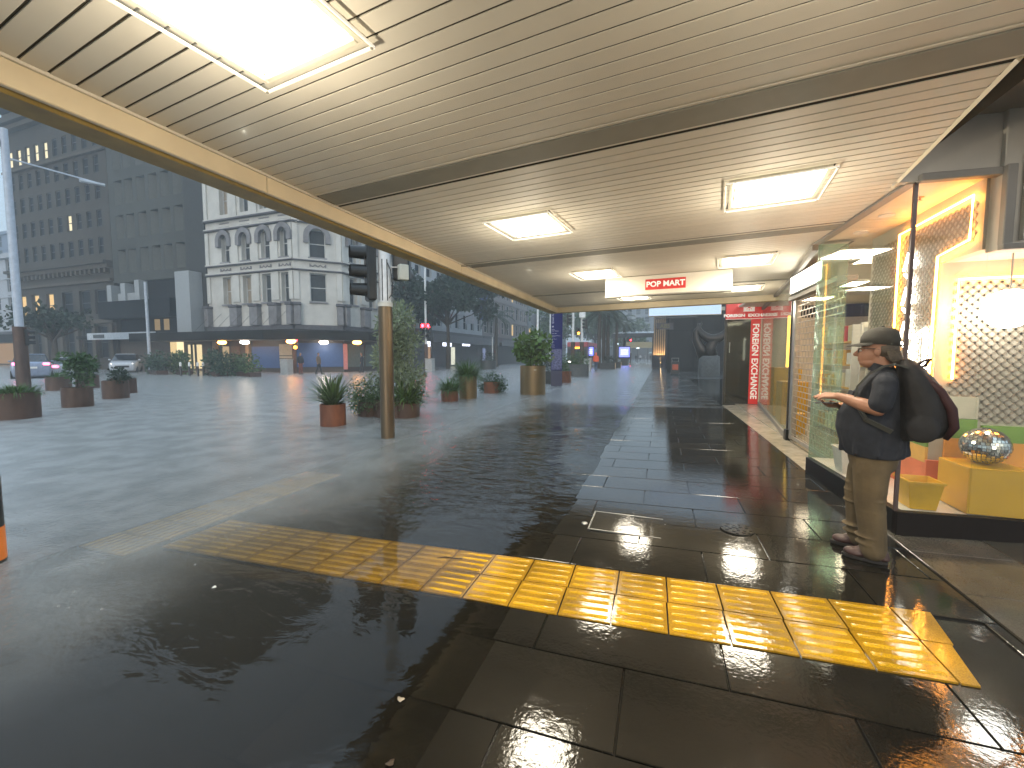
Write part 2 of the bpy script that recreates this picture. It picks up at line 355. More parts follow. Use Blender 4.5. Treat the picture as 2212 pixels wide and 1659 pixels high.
# flood water: murky, thicker where the ground lies deeper; broken by rain outside the canopy
def water_mat():
    m = bpy.data.materials.new('flood_water'); m.use_nodes = True; n = m.node_tree.nodes; l = m.node_tree.links; n.clear()
    ge = n.new('ShaderNodeNewGeometry'); sp = n.new('ShaderNodeSeparateXYZ'); l.new(ge.outputs['Position'], sp.inputs[0])
    def mr(src, a, b, c, d, cl=True):
        x = n.new('ShaderNodeMapRange'); x.clamp = cl; x.interpolation_type = 'SMOOTHSTEP' if cl else 'LINEAR'
        x.inputs['From Min'].default_value = a; x.inputs['From Max'].default_value = b; x.inputs['To Min'].default_value = c; x.inputs['To Max'].default_value = d
        l.new(src, x.inputs['Value']); return x.outputs[0]
    def math_(op, a, b=None, c=None):
        x = n.new('ShaderNodeMath'); x.operation = op
        for i, q in enumerate((a, b, c)):
            if q is None: continue
            if isinstance(q, (int, float)): x.inputs[i].default_value = q
            else: l.new(q, x.inputs[i])
        return x.outputs[0]
    # depth of water over the sloping footpath and its murk
    depth = math_('MULTIPLY_ADD', sp.outputs['X'], -SLOPE, WATER)
    murk = math_('SUBTRACT', 1.0, math_('POWER', 2.718, math_('MULTIPLY', math_('MAXIMUM', depth, 0.0), -8.0)))
    # where the rain reaches (outside the canopy)
    wob = n.new('ShaderNodeTexNoise'); wob.inputs['Scale'].default_value = 0.8; wob.inputs['Detail'].default_value = 3; l.new(ge.outputs['Position'], wob.inputs['Vector'])
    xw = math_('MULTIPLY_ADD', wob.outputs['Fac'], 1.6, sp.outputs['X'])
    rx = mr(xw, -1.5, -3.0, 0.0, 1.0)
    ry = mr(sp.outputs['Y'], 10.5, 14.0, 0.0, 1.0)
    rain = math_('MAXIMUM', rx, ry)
    mp = n.new('ShaderNodeMapping'); mp.inputs['Scale'].default_value = (0.62, 1.25, 1); mp.inputs['Rotation'].default_value = (0, 0, R(24)); l.new(ge.outputs['Position'], mp.inputs['Vector'])
    n1 = n.new('ShaderNodeTexNoise'); n1.inputs['Scale'].default_value = 6.5; n1.inputs['Detail'].default_value = 3; n1.inputs['Roughness'].default_value = 0.5; n1.inputs['Distortion'].default_value = 0.5; l.new(mp.outputs[0], n1.inputs['Vector'])
    n2 = n.new('ShaderNodeTexNoise'); n2.inputs['Scale'].default_value = 30; n2.inputs['Detail'].default_value = 3; l.new(ge.outputs['Position'], n2.inputs['Vector'])
    calm = n.new('ShaderNodeTexNoise'); calm.inputs['Scale'].default_value = 0.55; calm.inputs['Detail'].default_value = 2; l.new(ge.outputs['Position'], calm.inputs['Vector'])
    amp0 = mr(calm.outputs['Fac'], 0.34, 0.50, 0.25, 1.0)
    near = mr(sp.outputs['Y'], 2.6, 4.4, 0.14, 1.0)
    amp = math_('MULTIPLY', math_('MULTIPLY', amp0, near), mr(sp.outputs['X'], -0.8, -2.0, 0.35, 1.0))
    amp = math_('MULTIPLY', amp, mr(rain, 0.2, 1.0, 1.0, 0.08))
    h = math_('ADD', math_('MULTIPLY', n1.outputs['Fac'], amp), math_('MULTIPLY', n2.outputs['Fac'], math_('MULTIPLY_ADD', rain, 0.26, 0.004)))
    bp = n.new('ShaderNodeBump'); bp.inputs['Strength'].default_value = 0.55; bp.inputs['Distance'].default_value = 0.06; l.new(h, bp.inputs['Height'])
    di = n.new('ShaderNodeBsdfDiffuse')
    sp2 = n.new('ShaderNodeTexNoise'); sp2.inputs['Scale'].default_value = 2.2; sp2.inputs['Detail'].default_value = 6; l.new(ge.outputs['Position'], sp2.inputs['Vector'])
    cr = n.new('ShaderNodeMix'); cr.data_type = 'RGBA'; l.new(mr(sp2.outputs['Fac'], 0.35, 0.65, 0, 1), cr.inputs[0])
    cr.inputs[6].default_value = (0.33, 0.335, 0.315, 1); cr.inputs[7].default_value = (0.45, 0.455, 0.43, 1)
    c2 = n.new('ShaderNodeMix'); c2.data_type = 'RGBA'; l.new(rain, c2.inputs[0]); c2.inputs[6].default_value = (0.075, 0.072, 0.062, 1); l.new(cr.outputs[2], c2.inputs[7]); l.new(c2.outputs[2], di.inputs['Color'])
    tr = n.new('ShaderNodeBsdfTransparent'); tr.inputs['Color'].default_value = (0.93, 0.93, 0.90, 1)
    body = n.new('ShaderNodeMixShader'); l.new(murk, body.inputs[0]); l.new(tr.outputs[0], body.inputs[1]); l.new(di.outputs[0], body.inputs[2])
    gl = n.new('ShaderNodeBsdfGlossy'); l.new(mr(rain, 0, 1, 0.0, 0.26), gl.inputs['Roughness']); l.new(bp.outputs[0], gl.inputs['Normal'])
    fr = n.new('ShaderNodeFresnel'); fr.inputs['IOR'].default_value = 1.33; l.new(bp.outputs[0], fr.inputs['Normal'])
    mx = n.new('ShaderNodeMixShader'); l.new(fr.outputs[0], mx.inputs[0]); l.new(body.outputs[0], mx.inputs[1]); l.new(gl.outputs[0], mx.inputs[2])
    o = n.new('ShaderNodeOutputMaterial'); l.new(mx.outputs[0], o.inputs[0]); return m
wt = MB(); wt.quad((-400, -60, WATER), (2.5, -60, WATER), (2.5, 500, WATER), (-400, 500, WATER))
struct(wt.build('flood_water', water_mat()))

# ================================================================ yellow tactile paving
YEL = wet_mat('yellow_tactile', (0.62, 0.35, 0.012), rand=0.08)
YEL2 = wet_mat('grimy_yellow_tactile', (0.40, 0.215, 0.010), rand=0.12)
def tactile_mesh(wd, w2=None):                               # w2: width at the near edge of a cut end tile
    w2 = wd if w2 is None else w2
    m = MB(); x0 = -wd / 2 + 0.004; P = [(x0, -0.1455), (x0 + w2 - 0.008, -0.1455), (x0 + wd - 0.008, 0.1455), (x0, 0.1455)]
    m.add([(x, y, -0.003) for x, y in P] + [(x, y, 0.009) for x, y in P], [(0, 3, 2, 1), (4, 5, 6, 7), (0, 1, 5, 4), (1, 2, 6, 5), (2, 3, 7, 6), (3, 0, 4, 7)])
    for k in range(4):
        y = -0.105 + k * 0.070
        L = wd - 0.035 if w2 == wd else 0.0
        if L == 0: continue
        m.loft([[(-L / 2 + 0.006, y - 0.017, 0.008), (-L / 2, y, 0.008), (-L / 2 + 0.006, y + 0.017, 0.008), (-L / 2 + 0.014, y + 0.009, 0.0145), (-L / 2 + 0.014, y - 0.009, 0.0145)],
                [(L / 2 - 0.006, y - 0.017, 0.008), (L / 2, y, 0.008), (L / 2 - 0.006, y + 0.017, 0.008), (L / 2 - 0.014, y + 0.009, 0.0145), (L / 2 - 0.014, y - 0.009, 0.0145)]])
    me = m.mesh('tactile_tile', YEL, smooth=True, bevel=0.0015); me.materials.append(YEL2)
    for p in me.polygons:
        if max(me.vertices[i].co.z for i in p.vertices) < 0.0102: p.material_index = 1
    return me
strip = thing('tactile_strip', 'yellow ribbed tactile strip crossing the footpath into the flood water', 'tactile paving', (0, 0, 0))
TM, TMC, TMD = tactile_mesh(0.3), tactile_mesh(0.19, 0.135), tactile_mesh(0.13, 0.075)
ang = R(1.3)
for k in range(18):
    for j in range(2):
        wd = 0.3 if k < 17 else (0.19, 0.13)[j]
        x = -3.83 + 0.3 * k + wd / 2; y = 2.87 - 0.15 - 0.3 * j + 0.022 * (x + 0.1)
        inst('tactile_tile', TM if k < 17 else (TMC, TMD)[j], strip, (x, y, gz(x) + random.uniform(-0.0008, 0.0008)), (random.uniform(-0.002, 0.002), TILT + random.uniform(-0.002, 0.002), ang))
band = thing('kerb_tactile_band', 'faint yellow tactile band drowned under the flood water along the kerb', 'tactile paving', (0, 0, 0))
a_, b_ = G(215, 1190, -0.12), G(620, 1048, -0.12)
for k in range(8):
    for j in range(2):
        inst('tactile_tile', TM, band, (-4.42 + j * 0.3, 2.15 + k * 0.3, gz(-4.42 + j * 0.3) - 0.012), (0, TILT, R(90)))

# ================================================================ street canopy
CZ = 2.80
SOFF = M('soffit_paint', (0.72, 0.67, 0.57), 0.6, var=0.05, scale=2, rand=0.035, dirt=0.22, spec=0.15)
FASC = M('fascia_paint', (0.74, 0.63, 0.44), 0.45, var=0.06, scale=4, dirt=0.2)
LIP = M('gutter_ochre', (0.30, 0.21, 0.06), 0.5, var=0.15, scale=8, dirt=0.4)
BEAM = M('joint_cover_grey', (0.30, 0.29, 0.245), 0.7, var=0.06, spec=0.1)
GAP_SHADE = M('gap_shade', (0.055, 0.047, 0.035), 0.9, spec=0.0)
can = thing('street_canopy', 'long shop canopy with a cream slatted soffit over the footpath', 'canopy', (0, 0, 0))
XL, SK = -2.76, -0.115                                       # SK: the slats run square to the shop grid, which is turned against the gutter
def yl_(x, y): return y - SK * (x - XL)                      # where a slat line through (x, y) meets the gutter side
def xr(y):                                                   # y measured at the gutter side
    if y < 3.07: return 3.4
    if y < 4.66: return 1.465 + 0.135 * (y - 3.08)
    if y < 6.42: return 1.74
    if y < 8.75: return 2.06
    return 2.06 + (y - 8.75) * 0.113
def yend(x): return 11.62 - 0.19 * (x - XL)
LIGHTS = [(-1.29, 4.17), (0.82, 3.93), (-1.02, 6.94), (1.08, 6.63), (1.48, 9.3), (-0.61, 9.95), (-1.55, 1.25), (0.57, 1.15)]
BEAMS = [(2.82, 3.07), (5.66, 5.86), (9.02, 9.18)]
def sbar(x0, x1, ya, yb, z0, z1, name, mat, bevel=0.0):       # bar laid along the slat direction
    P = [(x0, ya + SK * (x0 - XL)), (x1, ya + SK * (x1 - XL)), (x1, yb + SK * (x1 - XL)), (x0, yb + SK * (x0 - XL))]
    oy = P[0][1]
    m = MB(); m.add([(x, y - oy, z0 - CZ) for x, y in P] + [(x, y - oy, z1 - CZ) for x, y in P], [(0, 3, 2, 1), (4, 5, 6, 7), (0, 1, 5, 4), (1, 2, 6, 5), (2, 3, 7, 6), (3, 0, 4, 7)])
    return m.build(name, mat, can, bevel=bevel, loc=(0, oy, CZ))
for k in range(-30, 128):
    ya = 0.02 + k * 0.1
    if ya + 0.1 > 11.3: break
    if any(ya + 0.05 < b + 0.02 and ya + 0.05 > a - 0.02 for a, b in BEAMS): continue
    xe = xr(ya + 0.05); spans = [(XL, xe)]
    for lx, ly in LIGHTS:                                   # slats stop at the light boxes
        if abs(ya + 0.05 - yl_(lx, ly)) < 0.33 and any(a < lx < b for a, b in spans):
            spans = [q for a, b in spans for q in ((a, min(b, lx - 0.30)), (max(a, lx + 0.30), b)) if q[1] - q[0] > 0.02]
    for a, b in spans: sbar(a, b, ya + 0.0055, ya + 0.0945, CZ, CZ + 0.012, 'soffit_slat', SOFF, 0.0012)
sbar(XL, 3.4, -3.2, 3.0, CZ + 0.005, CZ + 0.0054, 'groove_shade_sheet', GAP_SHADE); sbar(XL, 1.62, 3.0, 4.7, CZ + 0.005, CZ + 0.0054, 'groove_shade_sheet', GAP_SHADE); sbar(XL, 2.1, 4.7, 11.3, CZ + 0.005, CZ + 0.0054, 'groove_shade_sheet', GAP_SHADE)  # dark sheet nearly flush with the slats, standing in for shade in the grooves
for a, b in BEAMS:
    x1 = xr((a + b) / 2 - 0.05)
    sbar(XL + 0.05, x1, a + 0.02, b - 0.02, CZ - 0.010, CZ + 0.016, 'joint_cover', BEAM, 0.003)
    for yy in (a + 0.004, b - 0.004): sbar(XL + 0.02, x1, yy - 0.010, yy + 0.010, CZ - 0.005, CZ + 0.014, 'joint_bead', SOFF)
# downstand fascia with ochre gutter lip; end fascia
FB_ = CZ - 0.128
for k in range(5):
    ya, yb = -4 + k * 3.2, min(-4 + (k + 1) * 3.2 - 0.004, 11.64)
    MB().bb((XL - 0.04, ya, FB_), (XL - 0.004, yb, CZ + 0.16)).build('fascia_board', FASC, can, bevel=0.005)
MB().bb((XL - 0.26, -4, FB_ - 0.012), (XL - 0.055, 11.74, FB_ + 0.05)).build('gutter', LIP, can, bevel=0.012)
MB().bb((XL - 0.056, -4, FB_ + 0.012), (XL - 0.041, 11.7, FB_ + 0.04)).build('shadow_gap', GAP_SHADE, can)
MB().bb((XL - 0.003, -4, CZ - 0.014), (XL + 0.016, 11.6, CZ + 0.004)).build('edge_bead', SOFF, can)
MB().bb((XL - 0.262, -4, FB_ + 0.052), (XL - 0.04, 11.75, CZ + 0.16)).build('outer_flashing', BEAM, can)
yl, yr_ = yend(XL - 0.04), yend(2.6)
def endbar(x0, x1, dy0, dy1, z0, z1, name, mat):
    P = [(x0, yend(x0) + dy0), (x1, yend(x1) + dy0), (x1, yend(x1) + dy1), (x0, yend(x0) + dy1)]
    MB().add([(x, y, z0) for x, y in P] + [(x, y, z1) for x, y in P], [(0, 3, 2, 1), (4, 5, 6, 7), (0, 1, 5, 4), (1, 2, 6, 5), (2, 3, 7, 6), (3, 0, 4, 7)]).build(name, mat, can)
endbar(XL - 0.04, 2.4, 0.0, 0.04, FB_ + 0.002, CZ + 0.16, 'end_fascia', FASC)
endbar(XL - 0.25, 2.4, 0.041, 0.14, FB_ - 0.010, FB_ + 0.05, 'end_gutter', LIP)
MB().add([(XL, 10.9, CZ + 0.0075), (2.4, 10.3, CZ + 0.0075), (2.4, yr_ + .02, CZ + 0.0075), (XL, yl + .02, CZ + 0.0075)], [(0, 1, 2, 3)]).build('soffit_sheet', SOFF, can)
MB().bb((XL - 0.24, -4, CZ + 0.17), (1.5, 11.6, CZ + 0.24)).build('roof_deck', M('roof_grey', (0.2, 0.2, 0.2), 0.7), can)
# trim along the shop side of the soffit
tp = [(1.475, 2.60), (1.69, 4.20)]
MB().tube([(x, y, CZ - 0.004) for x, y in tp], 0.014, 4).build('wall_trim', FASC, can)
# small conduit dangling at the gutter joint
MB().tube([(XL + 0.1, 5.7, CZ - 0.02), (XL - 0.05, 5.55, CZ - 0.03), (XL - 0.2, 5.42, CZ - 0.02), (XL - 0.26, 5.40, CZ - 0.03), (XL - 0.30, 5.40, CZ - 0.04)], 0.009, 6).build('conduit', BEAM, can)

# light boxes: recessed tray, clear flanged lens, glowing diffuser
DIFF = E('diffuser_glow', (1.0, 0.91, 0.74), 32.0)
LENS = GLASS('acrylic_lens', (0.97, 0.96, 0.92), 1.0, 0.12)
EDGE = M('lit_acrylic_edge', (0.7, 0.66, 0.55), 0.3, emit=(1, 0.93, 0.78), estr=0.55)
FRAME = M('lamp_frame', (0.75, 0.70, 0.58), 0.35)
LLAB = ['glowing square ceiling light nearest the camera at the top edge, cut by the frame', 'glowing square ceiling light nearest the shop window with the neon display', 'glowing square ceiling light in the middle of the canopy, second from the gutter side',
        'glowing ceiling light behind the hanging shop sign, towards the road', 'glowing ceiling light above the roller shutter', 'small glowing ceiling light to the right behind the hanging sign', 'thin sliver of ceiling light showing under the hanging sign']
def ceiling_light(x, y, label):
    t = thing('ceiling_light', label, 'light', (x, y, CZ), math.atan(SK), 'square canopy lights')
    a = 0.345
    MB().add([(-a, -a, -0.03), (a, -a, -0.03), (a, a, -0.03), (-a, a, -0.03)], [(0, 1, 2, 3)]).build('lens', LENS, t)
    for s in (-1, 1):
        MB().box((s * a, 0, -0.030), (0.008, 2 * a + 0.012, 0.012)).build('lens_edge', EDGE, t)
        MB().box((0, s * a, -0.030), (2 * a - 0.004, 0.008, 0.012)).build('lens_edge', EDGE, t)
        MB().box((s * 0.305, 0, -0.002), (0.03, 0.64, 0.03)).build('tray_edge', FRAME, t, bevel=0.004)
        MB().box((0, s * 0.305, -0.002), (0.578, 0.03, 0.03)).build('tray_edge', FRAME, t, bevel=0.004)
    m = MB(); d = 0.275
    m.loft([[(-d, -d, -0.004), (d, -d, -0.004), (d, d, -0.004), (-d, d, -0.004)], [(-d + .03, -d + .03, -0.030), (d - .03, -d + .03, -0.030), (d - .03, d - .03, -0.030), (-d + .03, d - .03, -0.030)]])
    m.build('diffuser', DIFF, t)
    for sx in (-1, 1):
        for sy in (-1, 1): MB().lathe([(0.002, -0.040), (0.007, -0.039), (0.007, -0.034)], 8, (sx * 0.34, sy * 0.34, 0)).build('screw', BEAM, t)
    pl = bpy.data.lights.new('lamp', 'POINT'); pl.energy = SOFFIT_FILL_W; pl.color = (1.0, 0.885, 0.69); pl.shadow_soft_size = 0.0  # unseen point lamp added below each light box to brighten the soffit
    soffit_fill = bpy.data.objects.new('lamp', pl); COL.objects.link(soffit_fill); soffit_fill.parent = t; soffit_fill.location = (0, 0, -0.45)
SOFFIT_FILL_W = 21.0
LLAB.append('square ceiling light overhead, partner of the one cut by the top edge')
order = [6, 1, 0, 2, 3, 4, 5, 7]
for i, k in enumerate(order): ceiling_light(LIGHTS[k][0], LIGHTS[k][1], LLAB[i])

# ================================================================ shop with the neon display
ALU = M('aluminium', (0.45, 0.44, 0.42), 0.35, 0.8)
DARK = M('dark_frame', (0.035, 0.034, 0.032), 0.4)
BLACK = M('gloss_black', (0.008, 0.0075, 0.008), 0.35, spec=0.2)
GREYW = M('grey_shopfront_paint', (0.48, 0.44, 0.37), 0.55, var=0.05)
GREYD = M('dark_grey_paint', (0.24, 0.22, 0.19), 0.6, var=0.05)
WHITE = M('white_board', (0.78, 0.76, 0.72), 0.35, var=0.03)
CREAMW = M('cream_wall', (0.66, 0.58, 0.45), 0.55, var=0.05)
PANE = GLASS('shop_glass', (0.97, 0.985, 0.97), 0.9, 0.003)
NEON = E('warm_neon', (1.0, 0.35, 0.05), 48.0)
NEONW = E('white_neon', (1.0, 0.95, 0.88), 22.0)
shop = thing('toy_shop', 'corner shop with lit display window, kick board and grey bulkhead beside the man', 'shop', (0, 0, 0))
def strip_box(a, b, z0, z1, th, name, mat, par, bevel=0.0):  # upright slab along a ground line
    a, b = Vector((*a, 0)), Vector((*b, 0)); d = (b - a); L = d.length; ang_ = math.atan2(d.y, d.x); c = (a + b) / 2
    return MB().box((0, 0, 0), (L, th, z1 - z0)).build(name, mat, par, bevel=bevel, loc=(c.x, c.y, (z0 + z1) / 2), rot=(0, 0, ang_))
C0, C1, C2, C3 = (1.80, 4.12), (1.735, 5.98), (2.04, 6.02), (4.6, 4.40)
KT = 0.235
strip_box((C0[0] + .03, C0[1] - .0), C1, 0.02, KT, 0.06, 'kick_board', BLACK, shop, 0.004)
strip_box((C0[0] - .005, C0[1] - .004), (C3[0], C3[1]), 0.02, KT, 0.06, 'kick_board', M('kick_brown', (0.010, 0.007, 0.0065), 0.4, spec=0.15), shop, 0.004)
strip_box(C0, C1, KT, 2.78, 0.012, 'glass_pane', PANE, shop)
strip_box(C1, C2, KT, 2.78, 0.012, 'glass_pane', GLASS('green_edge_glass', (0.72, 0.90, 0.82), 1.0, 0.10), shop)
strip_box((C0[0] + .01, C0[1]), (2.27, 4.166), KT, 2.78, 0.012, 'glass_pane', PANE, shop)
strip_box((2.272, 4.166), C3, KT, 2.25, 0.012, 'glass_pane', PANE, shop)
MB().bb((C0[0] - .012, C0[1] - .012, KT), (C0[0] + .012, C0[1] + .012, 2.79)).build('mullion', M('brown_mullion', (0.05, 0.025, 0.02), 0.4), shop)
strip_box((C0[0] - 0.02, C0[1] - .01), (C1[0] - .02, C1[1]), 2.78, 2.86, 0.09, 'head_frame', GREYD, shop, 0.006)
strip_box((1.70, 5.98), (2.04, 8.15), 2.72, 2.82, 0.06, 'head_frame', GREYD, shop, 0.006)
strip_box((2.05, 8.15), (2.68, 13.6), 2.74, 2.82, 0.08, 'head_frame', GREYD, shop, 0.006)
# bulkhead above the window that faces us
strip_box((1.66, 4.10), (2.285, 4.162), 2.785, 3.5, 0.05, 'bulkhead', GREYW, shop)
strip_box((2.285, 4.158), (4.8, 4.41), 2.24, 3.5, 0.12, 'bulkhead', GREYW, shop, 0.006)
strip_box((1.80, 4.085), (2.34, 4.137), 2.775, 2.83, 0.07, 'bulkhead_moulding', GREYD, shop, 0.005)
strip_box((2.285, 4.08), (2.345, 4.086), 2.27, 2.83, 0.05, 'bulkhead_moulding', GREYD, shop, 0.005)
strip_box((2.285, 4.075), (4.8, 4.328), 2.235, 2.275, 0.05, 'bulkhead_moulding', GREYD, shop, 0.005)
strip_box((2.40, 4.085), (2.415, 4.087), 2.30, 3.4, 0.03, 'bulkhead_moulding', GREYW, shop)
# higher dark ceiling of the arcade mouth
struct(MB().bb((1.5, 2.95, 3.22), (7, 4.2, 3.28)).build('arcade_ceiling', GREYD))
# display interior
XW = 2.26
FLOORW = M('display_floor', (0.80, 0.76, 0.72), 0.3, var=0.03)
fl = MB(); fl.add([(x, y, KT - 0.004) for x, y in [(1.84, 4.17), (C3[0], 4.44), (C3[0], 5.2), (XW, 5.2), (XW, 6.0), (1.77, 6.0)]], [(0, 1, 2, 3, 4, 5)]); fl.build('display_floor', FLOORW, shop)
# walls with a raised diamond lattice
LATT = M('lattice_wall', (0.46, 0.40, 0.31), 0.5, var=0.05)
LATB = M('lattice_bar', (0.62, 0.54, 0.42), 0.45, var=0.05)
w1 = MB(); w1.bb((XW, 4.70, KT), (XW + 0.08, 6.0, 2.80)); w1.bb((XW, 4.21, 2.27), (XW + 0.08, 4.70, 2.80)); W1 = w1.build('side_wall', LATT, shop)
w2 = MB(); w2.bb((XW + 0.08, 4.70, KT), (4.6, 4.76, 2.27)); W2 = w2.build('back_wall', LATT, shop)
cl = MB(); cl.bb((1.74, 4.16, 2.80), (XW, 6.0, 2.83)); cl.build('display_ceiling', CREAMW, shop)
cl = MB(); cl.bb((XW + 0.08, 4.25, 2.27), (4.6, 4.76, 2.30)); cl.build('display_ceiling', CREAMW, shop)
def lattice(u0, u1, v0, v1, place, n_pitch=0.072):
    m = MB(); hw = 0.0085
    c = u0 + v0
    segs = []
    k = math.floor((u0 - v1) / n_pitch)
    while k * n_pitch < u1 - v0:                            # u - v = k p
        d = k * n_pitch; a = max(u0, v0 + d); b = min(u1, v1 + d)
        if b - a > 0.01: segs.append(((a, a - d), (b, b - d)))
        k += 1
    k = math.floor((u0 + v0) / n_pitch)
    while k * n_pitch < u1 + v1:
        d = k * n_pitch; a = max(u0, d - v1); b = min(u1, d - v0)
        if b - a > 0.01: segs.append(((a, d - a), (b, d - b)))
        k += 1
    for (a, b), (c_, d_) in segs:
        dx, dy = c_ - a, d_ - b; L = math.hypot(dx, dy); nx, ny = -dy / L * hw, dx / L * hw
        P = [(a + nx, b + ny), (c_ + nx, d_ + ny), (c_ - nx, d_ - ny), (a - nx, b - ny)]
        m.add([place(u, v, 0.0) for u, v in P] + [place(u, v, 0.004) for u, v in P], [(4, 5, 6, 7), (0, 1, 5, 4), (2, 3, 7, 6), (1, 2, 6, 5), (3, 0, 4, 7)])
    return m
LATS = M('lattice_strip', (0.25, 0.21, 0.155), 0.5)
o = lattice(4.72, 5.95, 0.95, 2.66, lambda u, v, h: (XW - 0.002 - h, u, v)).build('lattice', LATS, W1); stuff(o)
o = lattice(4.28, 4.72, 2.36, 2.66, lambda u, v, h: (XW - 0.002 - h, u, v)).build('lattice', LATS, W1); stuff(o)
o = lattice(2.36, 4.5, 0.9, 2.10, lambda u, v, h: (u, 4.698 - h, v)).build('lattice', LATS, W2); stuff(o)
# neon outlines
def neon(pts, mat, par, r=0.009, name='neon_tube'): return MB().tube(pts, r, 8).build(name, mat, par, smooth='all')
xn = XW - 0.03
neon([(xn, 5.34, 0.95), (xn, 5.34, 2.68), (xn, 4.29, 2.70), (xn, 4.30, 2.37), (xn, 4.69, 2.325), (xn, 4.71, 0.95)], NEON, W1)
yn = 4.665
neon([(2.37, yn, 1.27), (2.37, yn, 2.12), (4.4, yn, 2.12)], NEON, W2)
# white neon characters on the side wall and round shapes
def stroke(us, vs_, y0, z0, sc): return [(xn, y0 + u * sc, z0 + v * sc) for u, v in zip(us, vs_)]
ns = thing('neon_sign', 'column of small white neon characters on the lattice wall of the display', 'neon sign', (0, 0, 0))
for z0 in (2.28, 1.95, 1.62):
    neon(stroke((0.0, -0.4), (0.9, 0.1), 5.12, z0, 0.2), NEONW, ns, 0.011, 'character_stroke'); neon(stroke((0.15, 0.5), (0.9, 0.1), 5.12, z0, 0.2), NEONW, ns, 0.011, 'character_stroke')
for z0 in (2.12, 1.79, 1.46):
    neon(stroke((0.5, -0.4), (0.9, 0.3), 5.12, z0, 0.16), NEONW, ns, 0.011, 'character_stroke'); neon(stroke((0.0, 0.0), (0.55, -0.1), 5.12, z0, 0.16), NEONW, ns, 0.011, 'character_stroke')
nf = thing('neon_frame_sign', 'small white neon outline shaped like a slanted frame on the lattice wall', 'neon sign', (0, 0, 0))
neon([(xn, 4.98, 1.28), (xn, 4.80, 1.36), (xn, 4.80, 1.72), (xn, 4.98, 1.66), (xn, 4.98, 1.28)], NEONW, nf, 0.013)
MB().ell((xn, 5.12, 1.24), (0.02, 0.06, 0.14)).build('glow_disc', E('soft_white', (1, .95, .86), 8), nf, smooth='all')
# colour blocks on the display walls
GREEN = M('block_green', (0.16, 0.29, 0.03), 0.4); ORNG = M('block_orange', (0.72, 0.30, 0.04), 0.4); CORAL = M('block_coral', (0.72, 0.17, 0.06), 0.4)
BEIGE = M('block_beige', (0.50, 0.45, 0.33), 0.4); AMBER = M('block_amber', (0.75, 0.40, 0.07), 0.35)
def wblock(x0, x1, z0, z1, mat): MB().bb((x0, 4.675, z0), (x1, 4.699, z1)).build('colour_panel', mat, W2)
wblock(2.36, 2.565, 0.93, 1.12, BEIGE); wblock(2.36, 2.565, 0.76, 0.928, GREEN); wblock(2.36, 2.565, 0.55, 0.758, ORNG); wblock(2.36, 2.565, KT, 0.548, CORAL)
wblock(2.60, 3.4, 0.74, 0.88, GREEN); wblock(2.60, 3.4, 0.47, 0.738, ORNG); wblock(2.60, 3.4, KT, 0.468, CORAL)
def sblock(y0, y1, z0, z1, mat): MB().bb((XW - 0.02, y0, z0), (XW - 0.001, y1, z1)).build('colour_panel', mat, W1)
sblock(4.70, 5.9, KT, 0.52, CORAL); sblock(4.70, 5.9, 0.522, 0.66, AMBER); sblock(4.70, 5.9, 0.662, 0.80, GREEN)
MB().bb((XW - 0.02, 4.675, KT), (XW + 0.079, 4.699, 0.55)).build('colour_panel', CORAL, W1)
# things standing in the display
YB = M('yellow_gloss', (0.66, 0.36, 0.012), 0.35, var=0.04)
t = thing('display_cube', 'large yellow display cube carrying the mirror ball', 'plinth', (2.47, 4.40, KT))
for c_, s_ in [((0, 0, 0.362), (0.374, 0.384, 0.012)), ((-0.181, 0, 0.18), (0.012, 0.384, 0.352)), ((0.181, 0, 0.18), (0.012, 0.384, 0.352)), ((0, -0.186, 0.18), (0.35, 0.012, 0.352)), ((0, 0.186, 0.18), (0.35, 0.012, 0.352))]:
    MB().box(c_, s_).build('panel', YB, t, bevel=0.002)
mbm, n_, l_, p_ = nmat('mirror_tiles'); p_.inputs['Metallic'].default_value = 1; p_.inputs['Roughness'].default_value = 0.12; p_.inputs['Base Color'].default_value = (0.8, 0.78, 0.74, 1)
ball = thing('mirror_ball', 'silver mirror ball sitting on the yellow display cube', 'mirror ball', (2.47, 4.40, KT + 0.368 + 0.148))
MB().ell((0, 0, 0), (0.144, 0.144, 0.144), 28, 18).build('core', M('ball_core', (0.15, 0.15, 0.15), 0.4, 0.8), ball, smooth='all')
mt = MB()
for i in range(1, 19):
    th = math.pi * i / 19; nn = max(5, int(37 * math.sin(th)))
    for j in range(nn):
        ph = 2 * math.pi * j / nn; d = Vector((math.sin(th) * math.cos(ph), math.sin(th) * math.sin(ph), math.cos(th)))
        u = Vector((-math.sin(ph), math.cos(ph), 0)); v = d.cross(u); jit = Vector((random.uniform(-.09, .09), random.uniform(-.09, .09), random.uniform(-.09, .09)))
        d2 = (d + jit).normalized(); u2 = (u - d2 * u.dot(d2)).normalized(); v2 = d2.cross(u2); h = 0.0108
        c_ = d * 0.147
        mt.add([c_ - u2 * h - v2 * h, c_ + u2 * h - v2 * h, c_ + u2 * h + v2 * h, c_ - u2 * h + v2 * h], [(0, 1, 2, 3)])
stuff(mt.build('mirror_tiles', mbm, ball))
